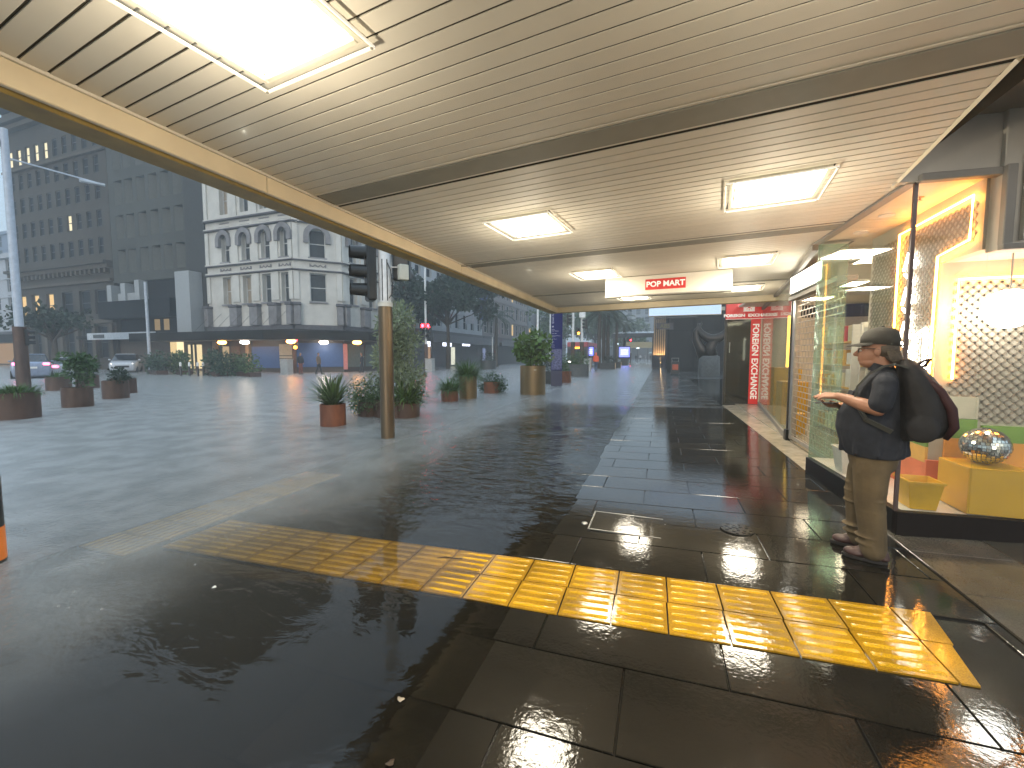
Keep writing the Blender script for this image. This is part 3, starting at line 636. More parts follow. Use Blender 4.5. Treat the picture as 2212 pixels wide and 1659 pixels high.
def bucket(name, loc, mat, label, s=1.0):
    t = thing(name, label, 'bin', loc)
    w0, w1_, h, th = 0.085 * s, 0.115 * s, 0.23 * s, 0.006
    def rg(w_, z, d=1.0): return [(-w_, -w_ * d, z), (w_, -w_ * d, z), (w_, w_ * d, z), (-w_, w_ * d, z)]
    MB().loft([rg(w0, 0), rg(w1_, h), rg(w1_ - th, h), rg(w0 - th, 0.01)]).build('tub', mat, t, bevel=0.004)
    m = MB(); m.loft([rg(w1_ + 0.006, h - 0.014), rg(w1_ + 0.006, h + 0.002), rg(w1_ - th, h + 0.002), rg(w1_ - th, h - 0.014), rg(w1_ + 0.006, h - 0.014)], cap=False); m.build('rim', mat, t)
    return t
bucket('yellow_bin', (2.02, 4.30, KT), M('yellow_plastic', (0.75, 0.42, 0.015), 0.35), 'small yellow tapered bin on the display floor behind the man')
bucket('white_bin', (1.93, 5.35, KT), M('white_plastic', (0.72, 0.72, 0.66), 0.35), 'white tapered bin on the display floor near the roller shutter', 1.15)
t = thing('globe_lamp', 'round glowing white globe lamp in front of the lattice wall', 'lamp', (2.56, 4.42, 1.84))
MB().ell((0, 0, 0), (0.15, 0.15, 0.15), 24, 14).build('globe', E('globe_glow', (1.0, 0.95, 0.88), 20.0), t, smooth='all')
MB().tube([(0, 0, 0.139), (0, 0, 0.44)], 0.006, 8).build('stem', ALU, t)
MB().lathe([(0.012, 0.13), (0.03, 0.132), (0.03, 0.15), (0.01, 0.16)], 14).build('collar', ALU, t)
t = thing('sprinkler_head', 'small brass sprinkler head under the display ceiling', 'sprinkler', (2.02, 4.55, 2.80))
MB().lathe([(0.004, 0), (0.03, -0.002), (0.03, -0.006), (0.008, -0.01), (0.008, -0.025), (0.018, -0.03), (0.004, -0.034)], 14).build('head', M('brass', (0.5, 0.3, 0.1), 0.3, 0.9), t)
for i, (x, y) in enumerate([(1.98, 5.0), (2.0, 5.6)]):
    t = thing('display_downlight', ['recessed white downlight in the display ceiling by the corner mullion', 'recessed white downlight in the display ceiling towards the shutter', 'recessed downlight over the globe lamp', 'recessed downlight in the alcove beyond the right edge'][i], 'light', (x, y, 2.798 if i < 2 else 2.268))
    MB().lathe([(0.001, 0.0), (0.05, 0.0), (0.05, -0.006), (0.001, -0.008)], 20).build('lamp_face', E('downlight', (1, 0.83, 0.62), 560.0), t)
    MB().lathe([(0.051, 0.0), (0.065, 0.0), (0.062, -0.009), (0.051, -0.009)], 20).build('trim_ring', WHITE, t)

# shop room behind the shutter and the slanted glass
room = MB(); room.bb((2.06, 6.02, 0.04), (5.2, 13.55, 0.075)); room.build('shop_floor', terr, shop)
MB().bb((5.2, 6.0, 0.07), (5.26, 13.55, 2.9)).build('shop_wall', CREAMW, shop)
MB().bb((XW + 0.09, 5.94, 0.07), (5.2, 6.0, 2.9)).build('shop_wall', CREAMW, shop)
MB().bb((2.06, 6.02, 2.83), (5.2, 13.55, 2.88)).build('shop_ceiling', CREAMW, shop)
for i, (x, y) in enumerate([(2.9, 7.2), (3.2, 9.6), (3.4, 11.8)]):
    t = thing('shop_panel_light', ['square ceiling light inside the shop behind the shutter', 'square ceiling light in the middle of the shop interior', 'square ceiling light deep inside the shop near the exchange counter'][i], 'light', (x, y, 2.825))
    MB().box((0, 0, -0.012), (0.6, 0.6, 0.02)).build('diffuser', E('shop_diffuser', (1, 0.84, 0.58), 20.0), t)
    for s in (-1, 1):
        MB().box((s * 0.315, 0, -0.012), (0.026, 0.66, 0.026)).build('frame_bar', WHITE, t); MB().box((0, s * 0.315, -0.012), (0.602, 0.026, 0.026)).build('frame_bar', WHITE, t)
# slanted glass
A4, B4 = (2.055, 8.22), (2.67, 13.56)
strip_box(A4, B4, 0.16, 2.74, 0.012, 'glass_pane', GLASS('street_dusty_glass', (0.9, 0.95, 0.92), 0.6, 0.03), shop)
strip_box(A4, B4, 0.05, 0.16, 0.07, 'sill_frame', GREYD, shop, 0.005)
MB().box((2.075, 8.13, 0.14), (0.15, 0.14, 0.19)).build('post_base', BLACK, shop, bevel=0.006)
MB().box((2.05, 8.20, 1.46), (0.03, 0.03, 2.6)).build('glass_bead', DARK, shop)
MB().box((2.09, 8.09, 1.45), (0.09, 0.10, 2.58)).build('post', ALU, shop, bevel=0.006)
MB().box((2.06, 7.99, 1.25), (0.06, 0.08, 2.3)).build('shutter_guide', ALU, shop, bevel=0.004)
# roller grille
sh = thing('roller_shutter', 'open-link roller grille closed across the shop entrance', 'shutter', (2.06, 6.10, 0.10))
SH = M('shutter_steel', (0.50, 0.46, 0.40), 0.3, 0.85)
rod = MB(); rod.tube([(0, 0, 0), (0, 1.85, 0)], 0.0075, 6); RM = rod.mesh('bar', SH)
lk = MB()
for k in range(25):
    inst('bar', RM, sh, (0, 0, 0.09 + k * 0.09))
    if k < 24:
        for j in range(13):
            y = 0.05 + j * 0.145 + (0.0725 if k % 2 else 0)
            if y < 1.85: lk.tube([(0.0, y, 0.09 + k * 0.09 + 0.004), (0.0, y, 0.18 + k * 0.09 - 0.004)], 0.005, 5)
stuff(lk.build('link', SH, sh))
MB().box((0, 0.925, 0.035), (0.03, 1.85, 0.055)).build('bottom_rail', SH, sh, bevel=0.004)
MB().bb((1.95, 6.05, 2.36), (2.16, 8.05, 2.42)).build('shutter_hood', GREYD, shop)
# lit sign above the entrance
t = thing('lit_name_box', 'bright white illuminated box sign over the roller shutter', 'sign', (1.93, 7.15, 2.43))
MB().box((0.04, 0, 0.14), (0.10, 1.40, 0.28)).build('case', ALU, t, bevel=0.006)
MB().box((-0.014, 0, 0.14), (0.006, 1.34, 0.24)).build('face', E('name_box_glow', (1.0, 0.95, 0.82), 7.0), t)
# goods inside the shop
GC = [('orange', (0.75, 0.28, 0.03)), ('yellow', (0.75, 0.48, 0.04)), ('red', (0.6, 0.04, 0.03)), ('white', (0.75, 0.72, 0.65)), ('cream', (0.7, 0.6, 0.4)), ('amber', (0.7, 0.38, 0.05))]
def shelf_unit(loc, label, rows=5, L=1.6):
    t = thing('display_shelf', label, 'shelf', loc)
    for s in (0, 1): MB().box((0, -L / 2 + s * L, 0.95), (0.32, 0.03, 1.9)).build('side_panel', WHITE, t)
    for k in range(rows): MB().box((0, 0, 0.1 + k * 0.38), (0.30, L - 0.03, 0.025)).build('shelf_board', M('shelf_amber', (0.7, 0.42, 0.08), 0.4), t)
    return t
ORD = ['first', 'second', 'third', 'fourth', 'fifth', 'sixth', 'seventh', 'eighth', 'ninth', 'tenth', 'eleventh', 'twelfth', 'thirteenth']
for i, (loc, lab) in enumerate([((3.0, 6.95, 0.075), 'shelf of small toy boxes seen through the roller shutter'), ((3.05, 9.0, 0.075), 'shelf of small toy boxes behind the slanted glass')]):
    shelf_unit(loc, lab)
    for k in range(5):
        y = loc[1] - 0.7; ci = -1
        while y < loc[1] + 0.68:
            wd = random.uniform(0.11, 0.19); hh = random.uniform(0.16, 0.30); c_ = random.choice(GC)
            t = MB().box((0, 0, hh / 2), (0.16, wd * 0.9, hh)).build('toy_box', M('carton_' + c_[0], c_[1], 0.4), loc=(loc[0] - 0.05, y + wd / 2, loc[2] + 0.114 + k * 0.38), bevel=0.003)
            ci += 1; tag(t, '%s carton, %s along the %s row, %s' % (c_[0], ORD[ci], ORD[k], 'shelf behind the shutter' if i == 0 else 'shelf behind slanted glass'), 'box', 'toy cartons on the shelves')
            y += wd + 0.02
for i, (x, y, s, h, lab) in enumerate([(2.75, 11.4, 0.55, 1.1, 'tall amber plinth behind the slanted glass'), (2.55, 10.0, 0.45, 0.85, 'lower amber plinth nearer the shutter behind the slanted glass'), (2.32, 8.75, 0.22, 0.35, 'small yellow plinth at the foot of the slanted glass post')]):
    t = thing('amber_plinth', lab, 'plinth', (x, y, 0.075))
    MB().box((0, 0, h / 2), (s, s, h)).build('body', YB, t, bevel=0.004); MB().box((0, 0, h + 0.01), (s + 0.02, s + 0.02, 0.02)).build('top', AMBER, t, bevel=0.003)
for i, (x, y, z0, z1, c_, lab) in enumerate([(2.82, 11.5, 1.2, 2.4, (1.0, 0.55, 0.08), 'upright orange light bar inside the shop'), (2.89, 11.5, 1.2, 2.4, (0.4, 0.25, 1.0), 'upright violet light bar inside the shop'), (2.75, 10.6, 1.3, 2.1, (1, 0.9, 0.7), 'upright white light bar inside the shop')]):
    t = thing('light_bar', lab, 'light', (x, y, z0))
    MB().tube([(0, 0, 0.0), (0, 0, z1 - z0)], 0.03, 10).build('tube', E('bar_%d' % i, c_, 6.0), t)
    MB().lathe([(0.002, -0.02), (0.04, -0.02), (0.04, 0.0)], 12).build('cap', ALU, t)

# ================================================================ exchange counter at the end of the recess
FXR = M('exchange_red', (0.50, 0.022, 0.02), 0.35, var=0.04, emit=(1, 0.03, 0.025), estr=0.22)
LETW = M('letter_white', (0.80, 0.76, 0.70), 0.4, emit=(1, 0.92, 0.8), estr=0.3)
fx = thing('exchange_shopfront', 'money exchange shopfront of dark glass with red upright panel', 'shopfront', (0, 0, 0))
YF = 13.6
DKG = M('dark_door_glass', (0.018, 0.018, 0.016), 0.06, spec=0.8)
MB().bb((1.80, YF, 0.08), (2.40, YF + 0.03, 2.50)).build('door_glass', DKG, fx)
MB().bb((1.735, YF - 0.02, 0.02), (1.80, YF + 0.06, 3.0)).build('door_post', DARK, fx)
MB().bb((1.80, YF - 0.01, 0.03), (2.70, YF + 0.05, 0.08)).build('threshold', DARK, fx)
MB().tube([(1.87, YF - 0.05, 1.55), (1.87, YF - 0.05, 1.85)], 0.012, 8).build('door_handle', ALU, fx)
MB().bb((2.40, YF - 0.012, 0.08), (2.64, YF + 0.03, 2.50)).build('red_panel', FXR, fx)
MB().bb((2.65, YF, 0.08), (5.2, YF + 0.03, 2.50)).build('side_panel', CREAMW, fx)
text('FOREIGN EXCHANGE', 0.22, LETW, fx, (2.52, YF - 0.016, 1.30), (R(90), R(90), 0), bold=0.006, sx=1.0)
sg = thing('exchange_sign', 'red header sign reading FOREIGN EXCHANGE with a white emblem square', 'sign', (1.74, YF - 0.12, 2.50))
MB().bb((0, 0, 0), (1.70, 0.10, 0.52)).build('board', FXR, sg, bevel=0.006)
for z in (0.006, 0.514): MB().bb((0.0, -0.008, z - 0.006), (1.70, -0.001, z + 0.006)).build('edge_trim', LETW, sg)
MB().bb((0.44, -0.008, 0.21), (0.72, -0.001, 0.44)).build('emblem_plate', LETW, sg)
em = MB()
em.lathe([(0.001, 0), (0.035, 0), (0.035, 0.004), (0.001, 0.004)], 16)
for k in range(8):
    a = k * math.pi / 4; em.box((0.062 * math.cos(a), 0.062 * math.sin(a), 0.002), (0.035, 0.010, 0.004), a); em.box((0.085 * math.cos(a), 0.085 * math.sin(a), 0.002), (0.010, 0.03, 0.004), a)
em.build('emblem', FXR, sg, loc=(0.58, -0.009, 0.335), rot=(R(90), 0, 0))
text('FOREIGN  EXCHANGE', 0.105, LETW, sg, (0.60, -0.004, 0.10), FACE_CAM, bold=0.006, ext=0.003, sx=1.25)
struct(MB().bb((2.72, YF + 0.06, 0), (9, 19.0, 3.9)).build('shop_block', M('block_dark', (0.03, 0.029, 0.028), 0.9, spec=0.1)))
# box sign of the next shop, glowing blue-white
t = thing('blue_white_light_box', 'long blue-white illuminated box sign hanging past the canopy end', 'sign', (0.62, 13.45, 2.66))
MB().box((0, 0.10, 0.15), (2.0, 0.18, 0.32)).build('case', ALU, t, bevel=0.006)
MB().box((0, 0.004, 0.15), (1.96, 0.006, 0.28)).build('face', E('cool_box_glow', (0.55, 0.74, 1.0), 1.0), t)
for x in (-0.8, 0.8): MB().tube([(x, 0.1, 0.3), (x, 0.1, 0.9)], 0.015, 8).build('hanger', ALU, t)

# ================================================================ hanging shop sign (the two printed figures are left out)
a, b = onY(1305, 641, 7.35), onY(1581, 625, 7.35)
hs = thing('hanging_sign', 'white hanging box sign with a red POP MART name panel', 'sign', ((a.x + b.x) / 2, 7.35, 2.475), math.atan(SK) * 0.8)
W_ = b.x - a.x
MB().box((0, 0.07, 0.16), (W_, 0.13, 0.318)).build('case', ALU, hs, bevel=0.004)
MB().box((0, 0.001, 0.165), (W_ - 0.02, 0.006, 0.30)).build('face', M('sign_face', (0.72, 0.68, 0.58), 0.4, emit=(1, 0.95, 0.85), estr=0.05, var=0.02), hs)
MB().box((0, 0.06, -0.004), (W_ + 0.004, 0.14, 0.012)).build('bottom_edge', BEAM, hs)
rx = onY(1437, 611, 7.35).x - (a.x + b.x) / 2
MB().box((rx, -0.005, 0.165), (0.62, 0.006, 0.17)).build('name_panel', M('name_red', (0.58, 0.035, 0.03), 0.4, emit=(1, 0.05, 0.04), estr=0.08, var=0.02), hs)
text('POP MART', 0.122, M('name_white', (0.8, 0.78, 0.74), 0.4, emit=(1, .97, .9), estr=0.3), hs, (rx, -0.010, 0.165), FACE_CAM, bold=0.004, sx=1.02)
for x in (-0.7, 0.7): MB().tube([(x, 0.07, 0.318), (x, 0.07, 0.33)], 0.012, 8).build('hanger', ALU, hs)

# ================================================================ plants and planters
BARK = M('bark', (0.06, 0.045, 0.032), 0.8, var=0.3, scale=20, bump=0.5, bscale=30)
def leaf_cloud(m, n, cents, size, flat=0.0, droop=0.0, aspect=2.2):
    """many small leaf faces spread through clumps: cents = (x, y, z, r)"""
    tot = sum(c[3] ** 2 for c in cents); acc = []; s_ = 0
    for c in cents: s_ += c[3] ** 2; acc.append(s_ / tot)
    for _ in range(n):
        u = random.random(); k = next(i for i, a in enumerate(acc) if u <= a + 1e-9); c = cents[k]
        d = Vector((random.gauss(0, 1), random.gauss(0, 1), random.gauss(0, 1))).normalized()
        rr = c[3] * (random.random() ** 0.45)
        p = Vector(c[:3]) + Vector((d.x * rr, d.y * rr, d.z * rr * (1 - flat)))
        ax = (d + Vector((random.uniform(-.9, .9), random.uniform(-.9, .9), random.uniform(-.9, .9) - droop))).normalized()
        sd = ax.cross(Vector((random.uniform(-1, 1), random.uniform(-1, 1), random.uniform(-1, 1)))).normalized()
        L = size * random.uniform(0.6, 1.3); w_ = L / aspect
        m.add([p, p + ax * L * 0.5 + sd * w_ * 0.5, p + ax * L, p + ax * L * 0.5 - sd * w_ * 0.5], [(0, 1, 2, 3)])
    return m
def blades(m, n, L, w_, spread, base=0.1, droop=1.0, z0=0.0, seg=5):
    for _ in range(n):
        a = random.uniform(0, 2 * math.pi); el = random.uniform(0.25, 1.0) ** 0.6 * R(88); lean = 1 - el / R(88)
        l_ = L * random.uniform(0.6, 1.1); r0 = base * random.random()
        px, pz = r0, z0; ang_ = el; pts = []
        for i in range(seg + 1):
            t = i / seg; ww = w_ * (1 - t) ** 0.7 * (0.55 + min(t * 3, 0.45))
            pts.append((px, pz, ww)); ang_ -= droop * (0.25 + lean) * 1.6 / seg; px += l_ / seg * math.cos(ang_) * spread; pz += l_ / seg * math.sin(ang_)
        ca, sa = math.cos(a), math.sin(a); tw = random.uniform(-0.3, 0.3)
        vs = []
        for x, z, ww in pts: vs += [(x * ca - ww * sa, x * sa + ww * ca, z + ww * tw), (x * ca + ww * sa, x * sa - ww * ca, z - ww * tw)]
        m.add(vs, [(2 * i, 2 * i + 1, 2 * i + 3, 2 * i + 2) for i in range(seg)])
    return m
CORTEN = M('rusted_steel', (0.17, 0.055, 0.022), 0.55, 0.2, var=0.35, scale=7, dirt=0.5, bump=0.15, stretch=(1, 1, 0.35))
CORTEND = M('dark_rusted_steel', (0.075, 0.04, 0.026), 0.55, 0.2, var=0.3, scale=7, dirt=0.5, bump=0.15, stretch=(1, 1, 0.35))
BRONZE = M('bronze_steel', (0.19, 0.13, 0.06), 0.38, 0.5, var=0.18, scale=3, dirt=0.35, stretch=(1, 1, 0.25))
SOIL = M('soil', (0.03, 0.022, 0.015), 0.9, bump=0.5)
def pot_round(t, r, h, mat, z0=-0.3):
    MB().lathe([(r - 0.02, z0), (r, z0), (r, h), (r - 0.02, h), (r - 0.02, h - 0.06)], 36).build('pot', mat, t, smooth=True)
    MB().lathe([(0.001, h - 0.065), (r - 0.021, h - 0.065), (r - 0.021, h - 0.05), (0.001, h - 0.04)], 24).build('soil', SOIL, t)
FLAX = LEAF('flax_leaf', (0.085, 0.13, 0.045), 0.45)
BUSHL = LEAF('bush_leaf', (0.06, 0.11, 0.035), 0.55)
GRASSL = LEAF('grass_leaf', (0.06, 0.12, 0.025), 0.5)
LIMEL = LEAF('bright_leaf', (0.085, 0.15, 0.035), 0.5, 0.35)
OLIVEL = LEAF('olive_leaf', (0.20, 0.24, 0.14), 0.4, 0.5)
DARKL = LEAF('dark_leaf', (0.022, 0.040, 0.022), 0.5)
def planter(name, label, px, py, r, h, potmat, square=False, group=None):
    p = G(px, py); t = thing(name, label, 'planter', (p.x, p.y, WATER), 0, group)
    if square:
        MB().bb((-r, -r, -0.3), (r, r, h)).build('pot', potmat, t, bevel=0.01); MB().bb((-r + .03, -r + .03, h), (r - .03, r - .03, h + 0.01)).build('soil', SOIL, t)
    else: pot_round(t, r, h, potmat)
    return t
# rusty pot with flax
t = planter('flax_planter', 'rusty round planter of spiky flax standing alone in the water left of the signal pole', 720, 918, 0.26, 0.46, CORTEN)
m = MB(); blades(m, 210, 0.80, 0.026, 1.0, 0.12, 0.75, 0.42); m.build('flax_leaves', FLAX, t)
m = MB()
for k in range(4): m.tube([(0.03 * k - .05, 0.02, 0.5), (0.04 * k - .06, 0.04, 0.85 + 0.05 * k), (0.05 * k - 0.04, 0.05, 0.92 + 0.05 * k)], [0.006, 0.008, 0.012], 5)
m.build('seed_heads', BARK, t)
# olive tree group behind the pole
t = planter('olive_planter', 'large round planter with a tall olive tree behind the signal pole', 858, 897, 0.55, 0.42, CORTEND)
m = MB(); m.tube([(0, 0, 0.3), (0.03, 0.02, 0.9), (-0.02, 0.0, 1.6), (0.04, 0.03, 2.4)], [0.045, 0.04, 0.03, 0.012], 8)
for k in range(12):
    a = k * 2.4; z = 0.9 + k * 0.12; m.tube([(0, 0, z), (0.25 * math.cos(a), 0.25 * math.sin(a), z + 0.25), (0.42 * math.cos(a), 0.42 * math.sin(a), z + 0.42)], [0.014, 0.01, 0.004], 5)
m.build('trunk', BARK, t)
cs = [(random.uniform(-.55, .50), random.uniform(-.36, .36), z, random.uniform(0.22, 0.38)) for z in [0.75 + 0.075 * i for i in range(24)]]
m = MB(); leaf_cloud(m, 6000, cs, 0.11, aspect=3.2); m.build('crown', OLIVEL, t)
m = MB(); leaf_cloud(m, 1500, [(0.5 * math.cos(a), 0.5 * math.sin(a), 0.45, 0.3) for a in (0.3, 1.2, 2.2, 3.1, 4.0, 5.2)], 0.06); m.build('underplanting', BUSHL, t)
t = planter('trailing_planter', 'low planter with trailing foliage on the left of the olive planter', 800, 897, 0.30, 0.36, CORTEND)
m = MB(); leaf_cloud(m, 2800, [(random.uniform(-.38, .38), random.uniform(-.3, .3), random.uniform(0.12, 0.75), 0.25) for _ in range(14)], 0.065, droop=0.5); m.build('foliage', BUSHL, t)
t = planter('lily_planter', 'low planter with long strap leaves in front of the olive planter', 878, 900, 0.32, 0.34, CORTEND)
m = MB(); blades(m, 190, 0.8, 0.024, 1.0, 0.22, 1.3, 0.34); m.build('strap_leaves', LIMEL, t)
m = MB(); leaf_cloud(m, 500, [(0.1, 0, 0.45, 0.28)], 0.06); m.build('foliage', BUSHL, t)
# grasses beyond
t = planter('grass_planter', 'small rusty round planter overflowing with grass, front of the grassy trio', 972, 866, 0.28, 0.34, CORTEN)
m = MB(); blades(m, 620, 0.55, 0.010, 1.0, 0.30, 1.7, 0.34, 4); m.build('grass', GRASSL, t)
t = planter('tall_grass_planter', 'taller bronze planter with a mop of grass behind the small grassy one', 1011, 860, 0.31, 0.78, BRONZE)
m = MB(); blades(m, 700, 0.72, 0.011, 1.0, 0.32, 1.7, 0.78, 4); m.build('grass', GRASSL, t)
m = MB(); leaf_cloud(m, 600, [(-0.3, -0.1, 0.55, 0.3)], 0.06); m.build('foliage', BUSHL, t)
t = planter('shrub_planter', 'rusty round planter half hidden by dark green shrubs, right of the grasses', 1063, 848, 0.34, 0.44, CORTEN)
m = MB(); leaf_cloud(m, 2200, [(-0.32, -.1, 0.36, 0.27), (0.36, -0.1, 0.38, 0.32), (0, 0, 0.55, 0.3), (.38, 0, .2, .25), (-.36, 0, .18, .2)], 0.07); m.build('foliage', LEAF('shrub_leaf', (0.028, 0.07, 0.03), 0.5), t)
# tall bronze planter with big leaves
t = planter('bronze_planter', 'tall bronze cylindrical planter with a bushy large-leaved plant', 1151, 851, 0.49, 1.10, BRONZE)
m = MB()
for k in range(14):
    a = k * 2.4; r_ = random.uniform(0.2, 0.5); m.tube([(0.1 * math.cos(a), 0.1 * math.sin(a), 1.0), (r_ * math.cos(a), r_ * math.sin(a), 1.7 + 0.3 * random.random())], [0.014, 0.006], 5)
m.build('stems', BARK, t)
m = MB(); leaf_cloud(m, 800, [(random.uniform(-.45, .45), random.uniform(-.4, .4), random.uniform(1.35, 2.0), 0.32) for _ in range(14)], 0.21, aspect=1.5)
leaf_cloud(m, 250, [(0.1, 0, 2.2, 0.22), (0.5, 0, 2.05, .2), (-.5, 0, 1.7, .25)], 0.18, aspect=1.6); m.build('foliage', LIMEL, t)
MB().box((0.22, -0.455, 0.95), (0.10, 0.01, 0.04), R(26)).build('maker_plate', STEEL, t)
# planters around the map totem
t = planter('dark_square_planter', 'dark square planter half hidden behind the navy totem', 1184, 828, 0.36, 0.62, M('dark_planter', (0.03, 0.032, 0.03), 0.5), True)
m = MB(); leaf_cloud(m, 600, [(0, 0, 0.9, 0.35)], 0.09); m.build('foliage', DARKL, t)
t = planter('rust_box_planter', 'small rusty box planter showing to the right of the navy totem', 1220, 826, 0.30, 0.62, CORTEN, True)
m = MB(); leaf_cloud(m, 300, [(0, 0, 0.75, 0.25)], 0.09); m.build('foliage', BUSHL, t)
t = planter('hedge_planter', 'wide dark stone planter with a rounded hedge before the crossing signals', 1243, 812, 0.95, 0.85, M('stone_planter', (0.07, 0.07, 0.065), 0.6, var=0.2))
m = MB(); leaf_cloud(m, 1800, [(-.5, 0, 1.0, 0.6), (0.3, 0, 1.1, 0.7), (-.8, 0, .7, .45)], 0.13); m.build('foliage', BUSHL, t)
t = planter('pavement_planter', 'dark tub of shrubs on the opposite kerb behind the grasses', 1054, 797, 0.85, 0.9, M('dark_planter', (0.03, 0.032, 0.03), 0.5))
m = MB(); leaf_cloud(m, 500, [(0, 0, 1.1, 0.8)], 0.16); m.build('foliage', DARKL, t)
# planters across the road at the left
t = planter('grassy_rust_planter', 'big rusty planter with a grass top at the left edge of the picture', 36, 903, 0.41, 0.62, CORTEND)
m = MB(); blades(m, 600, 0.30, 0.012, 1.0, 0.40, 1.8, 0.60, 4); m.build('grass', GRASSL, t)
t = planter('bushy_rust_planter', 'rusty planter with a loose green bush standing in the flooded road', 169, 878, 0.34, 0.56, CORTEND)
m = MB(); m.tube([(0, 0, .5), (0.1, 0, 1.1)], [0.03, 0.02], 6); m.build('stem', BARK, t)
m = MB(); leaf_cloud(m, 1100, [(random.uniform(-.36, .36), random.uniform(-.3, .3), random.uniform(0.66, 1.4), 0.19) for _ in range(16)], 0.13, aspect=1.9); m.build('foliage', LEAF('loose_leaf', (0.05, 0.10, 0.035), .5), t)
t = planter('twiggy_rust_planter', 'rusty planter with a sparse low shrub right of the bushy one', 251, 860, 0.36, 0.62, CORTEND)
m = MB(); leaf_cloud(m, 450, [(0.15, 0, 0.8, 0.28), (0.32, 0, 0.78, 0.24)], 0.10); m.build('foliage', DARKL, t)
for i, (px, py, lab) in enumerate([(128, 843, 'low dark tub of grass behind the bushy rusty planter'), (190, 838, 'square-looking dark tub right behind the bushy rusty planter'), (268, 849, 'small dark tub half hidden behind the sparse rusty planter')]):
    t = planter('dark_tub', lab, px, py, 0.40, 0.58, CORTEND, group='dark tubs across the road')
    m = MB(); blades(m, 160, 0.35, 0.014, 1.0, 0.36, 1.6, 0.56, 4); m.build('grass', DARKL if i else GRASSL, t)
# hedges before the buildings opposite
for i, (px, py, wd, hh, lab) in enumerate([(340, 808, 3.6, 1.9, 'dark hedge before the lit doorway opposite, leftmost'), (395, 808, 3.0, 1.7, 'hedge of green shrubs beside the bollards opposite'), (470, 812, 2.4, 2.3, 'leafy shrub under the dark awning opposite'), (530, 812, 4.4, 1.9, 'long hedge before the blue hoarding opposite')]):
    p = G(px, py); t = thing('hedge', lab, 'hedge', (p.x, p.y, WATER), R(-20), 'hedges along the far kerb')
    m = MB(); leaf_cloud(m, 900, [(random.uniform(-wd / 2, wd / 2), random.uniform(-.3, .3), random.uniform(0.2, hh - .4), 0.55) for _ in range(14)], 0.24, aspect=1.8); m.build('foliage', BUSHL if i % 2 else LEAF('hedge_leaf', (0.04, 0.075, 0.04), .5), t)
    MB().box((0, 0, 0.05), (wd * 0.9, 0.7, 0.5)).build('trough', CORTEND, t)

# ================================================================ signal poles
POLEB = M('brown_pole_cladding', (0.135, 0.10, 0.062), 0.33, 0.75, var=0.2, scale=5, dirt=0.3, stretch=(1, 1, 0.15))
POLEW = M('white_pole', (0.68, 0.69, 0.68), 0.4, var=0.12, scale=10, dirt=0.3)
SIGB = M('signal_black', (0.012, 0.013, 0.013), 0.35)
CABL = M('cable', (0.02, 0.02, 0.02), 0.5)
def signal_head(par, c, rz, lit=None, n=3, s=1.0, hood=True):
    """vertical head of n lamps; lit = index from the top and glow material"""
    hd = MB(); hd.box((0, 0, 0), (0.32 * s, 0.16 * s, 0.33 * n * s)); o = hd.build('signal_head', SIGB, par, bevel=0.03 * s, loc=c, rot=(0, 0, rz))
    for k in range(n):
        z = (n / 2 - 0.5 - k) * 0.32 * s
        if hood:
            m = MB(); sg_ = 10; ring = lambda y, r: [(r * math.cos(R(-35) + R(250) * j / sg_), y, z + r * math.sin(R(-35) + R(250) * j / sg_)) for j in range(sg_ + 1)]
            a = ring(-0.08 * s, 0.135 * s); b = ring(-0.34 * s, 0.12 * s); m.add(a + b, [(j, j + 1, sg_ + 2 + j, sg_ + 1 + j) for j in range(sg_)]); m.build('visor', SIGB, o, smooth='all')
        ln = MB(); ln.lathe([(0.001, 0), (0.11 * s, 0), (0.09 * s, 0.02 * s), (0.001, 0.03 * s)], 18)
        gm = lit[1] if lit and k in lit[0] else M('dark_lens', (0.02, 0.02, 0.02), 0.2)
        ln.build('lamp_lens', gm, o, loc=(0, -0.082 * s, z), rot=(R(90), 0, 0), smooth='all')
    return o
pp = G(838, 945); d0 = math.hypot(pp.x, pp.y)
sp = thing('signal_pole', 'thick brown-clad traffic signal pole standing in the water in front of the olive tree', 'signal pole', (pp.x, pp.y, WATER))
MB().lathe([(0.125, -0.3), (0.125, 2.40)], 32).build('cladding', POLEB, sp, smooth=True)
MB().lathe([(0.132, 2.36), (0.132, 2.43), (0.10, 2.45)], 32).build('collar', M('collar_white', (0.6, 0.58, 0.5), 0.4), sp, smooth=True)
MB().lathe([(0.108, 2.40), (0.106, 4.6)], 28).build('mast', POLEW, sp, smooth=True)
vw = math.atan2(pp.y, pp.x) - R(90)                          # turn about the pole seen from the footpath
MB().box((0, -0.092, 2.82), (0.10, 0.02, 0.72), 0).build('mounting_plate', M('plate_dark', (0.05, 0.05, 0.05), 0.25, 0.8), sp, rot=(0, 0, vw))
o1 = signal_head(sp, (0, 0, 0), 0); o1.location = Matrix.Rotation(vw, 3, 'Z') @ Vector((-0.24, 0.02, 2.95)); o1.rotation_euler = (0, 0, vw - R(78))
o2 = signal_head(sp, (0, 0, 0), 0); o2.location = Matrix.Rotation(vw, 3, 'Z') @ Vector((0.30, 0.12, 3.35)); o2.rotation_euler = (0, 0, vw + R(160))
bx = MB(); bx.box((0, 0, 0), (0.17, 0.12, 0.27)); o3 = bx.build('detector_box', M('beige_box', (0.58, 0.56, 0.46), 0.45, dirt=0.2), sp, bevel=0.01); o3.location = Matrix.Rotation(vw, 3, 'Z') @ Vector((0.32, -0.02, 2.98)); o3.rotation_euler = (0, 0, vw + R(18))
br = MB(); br.tube([(0.08, -0.02, 3.06), (0.3, -0.02, 3.07)], 0.012, 6); br.build('bracket', ALU, sp, rot=(0, 0, vw))
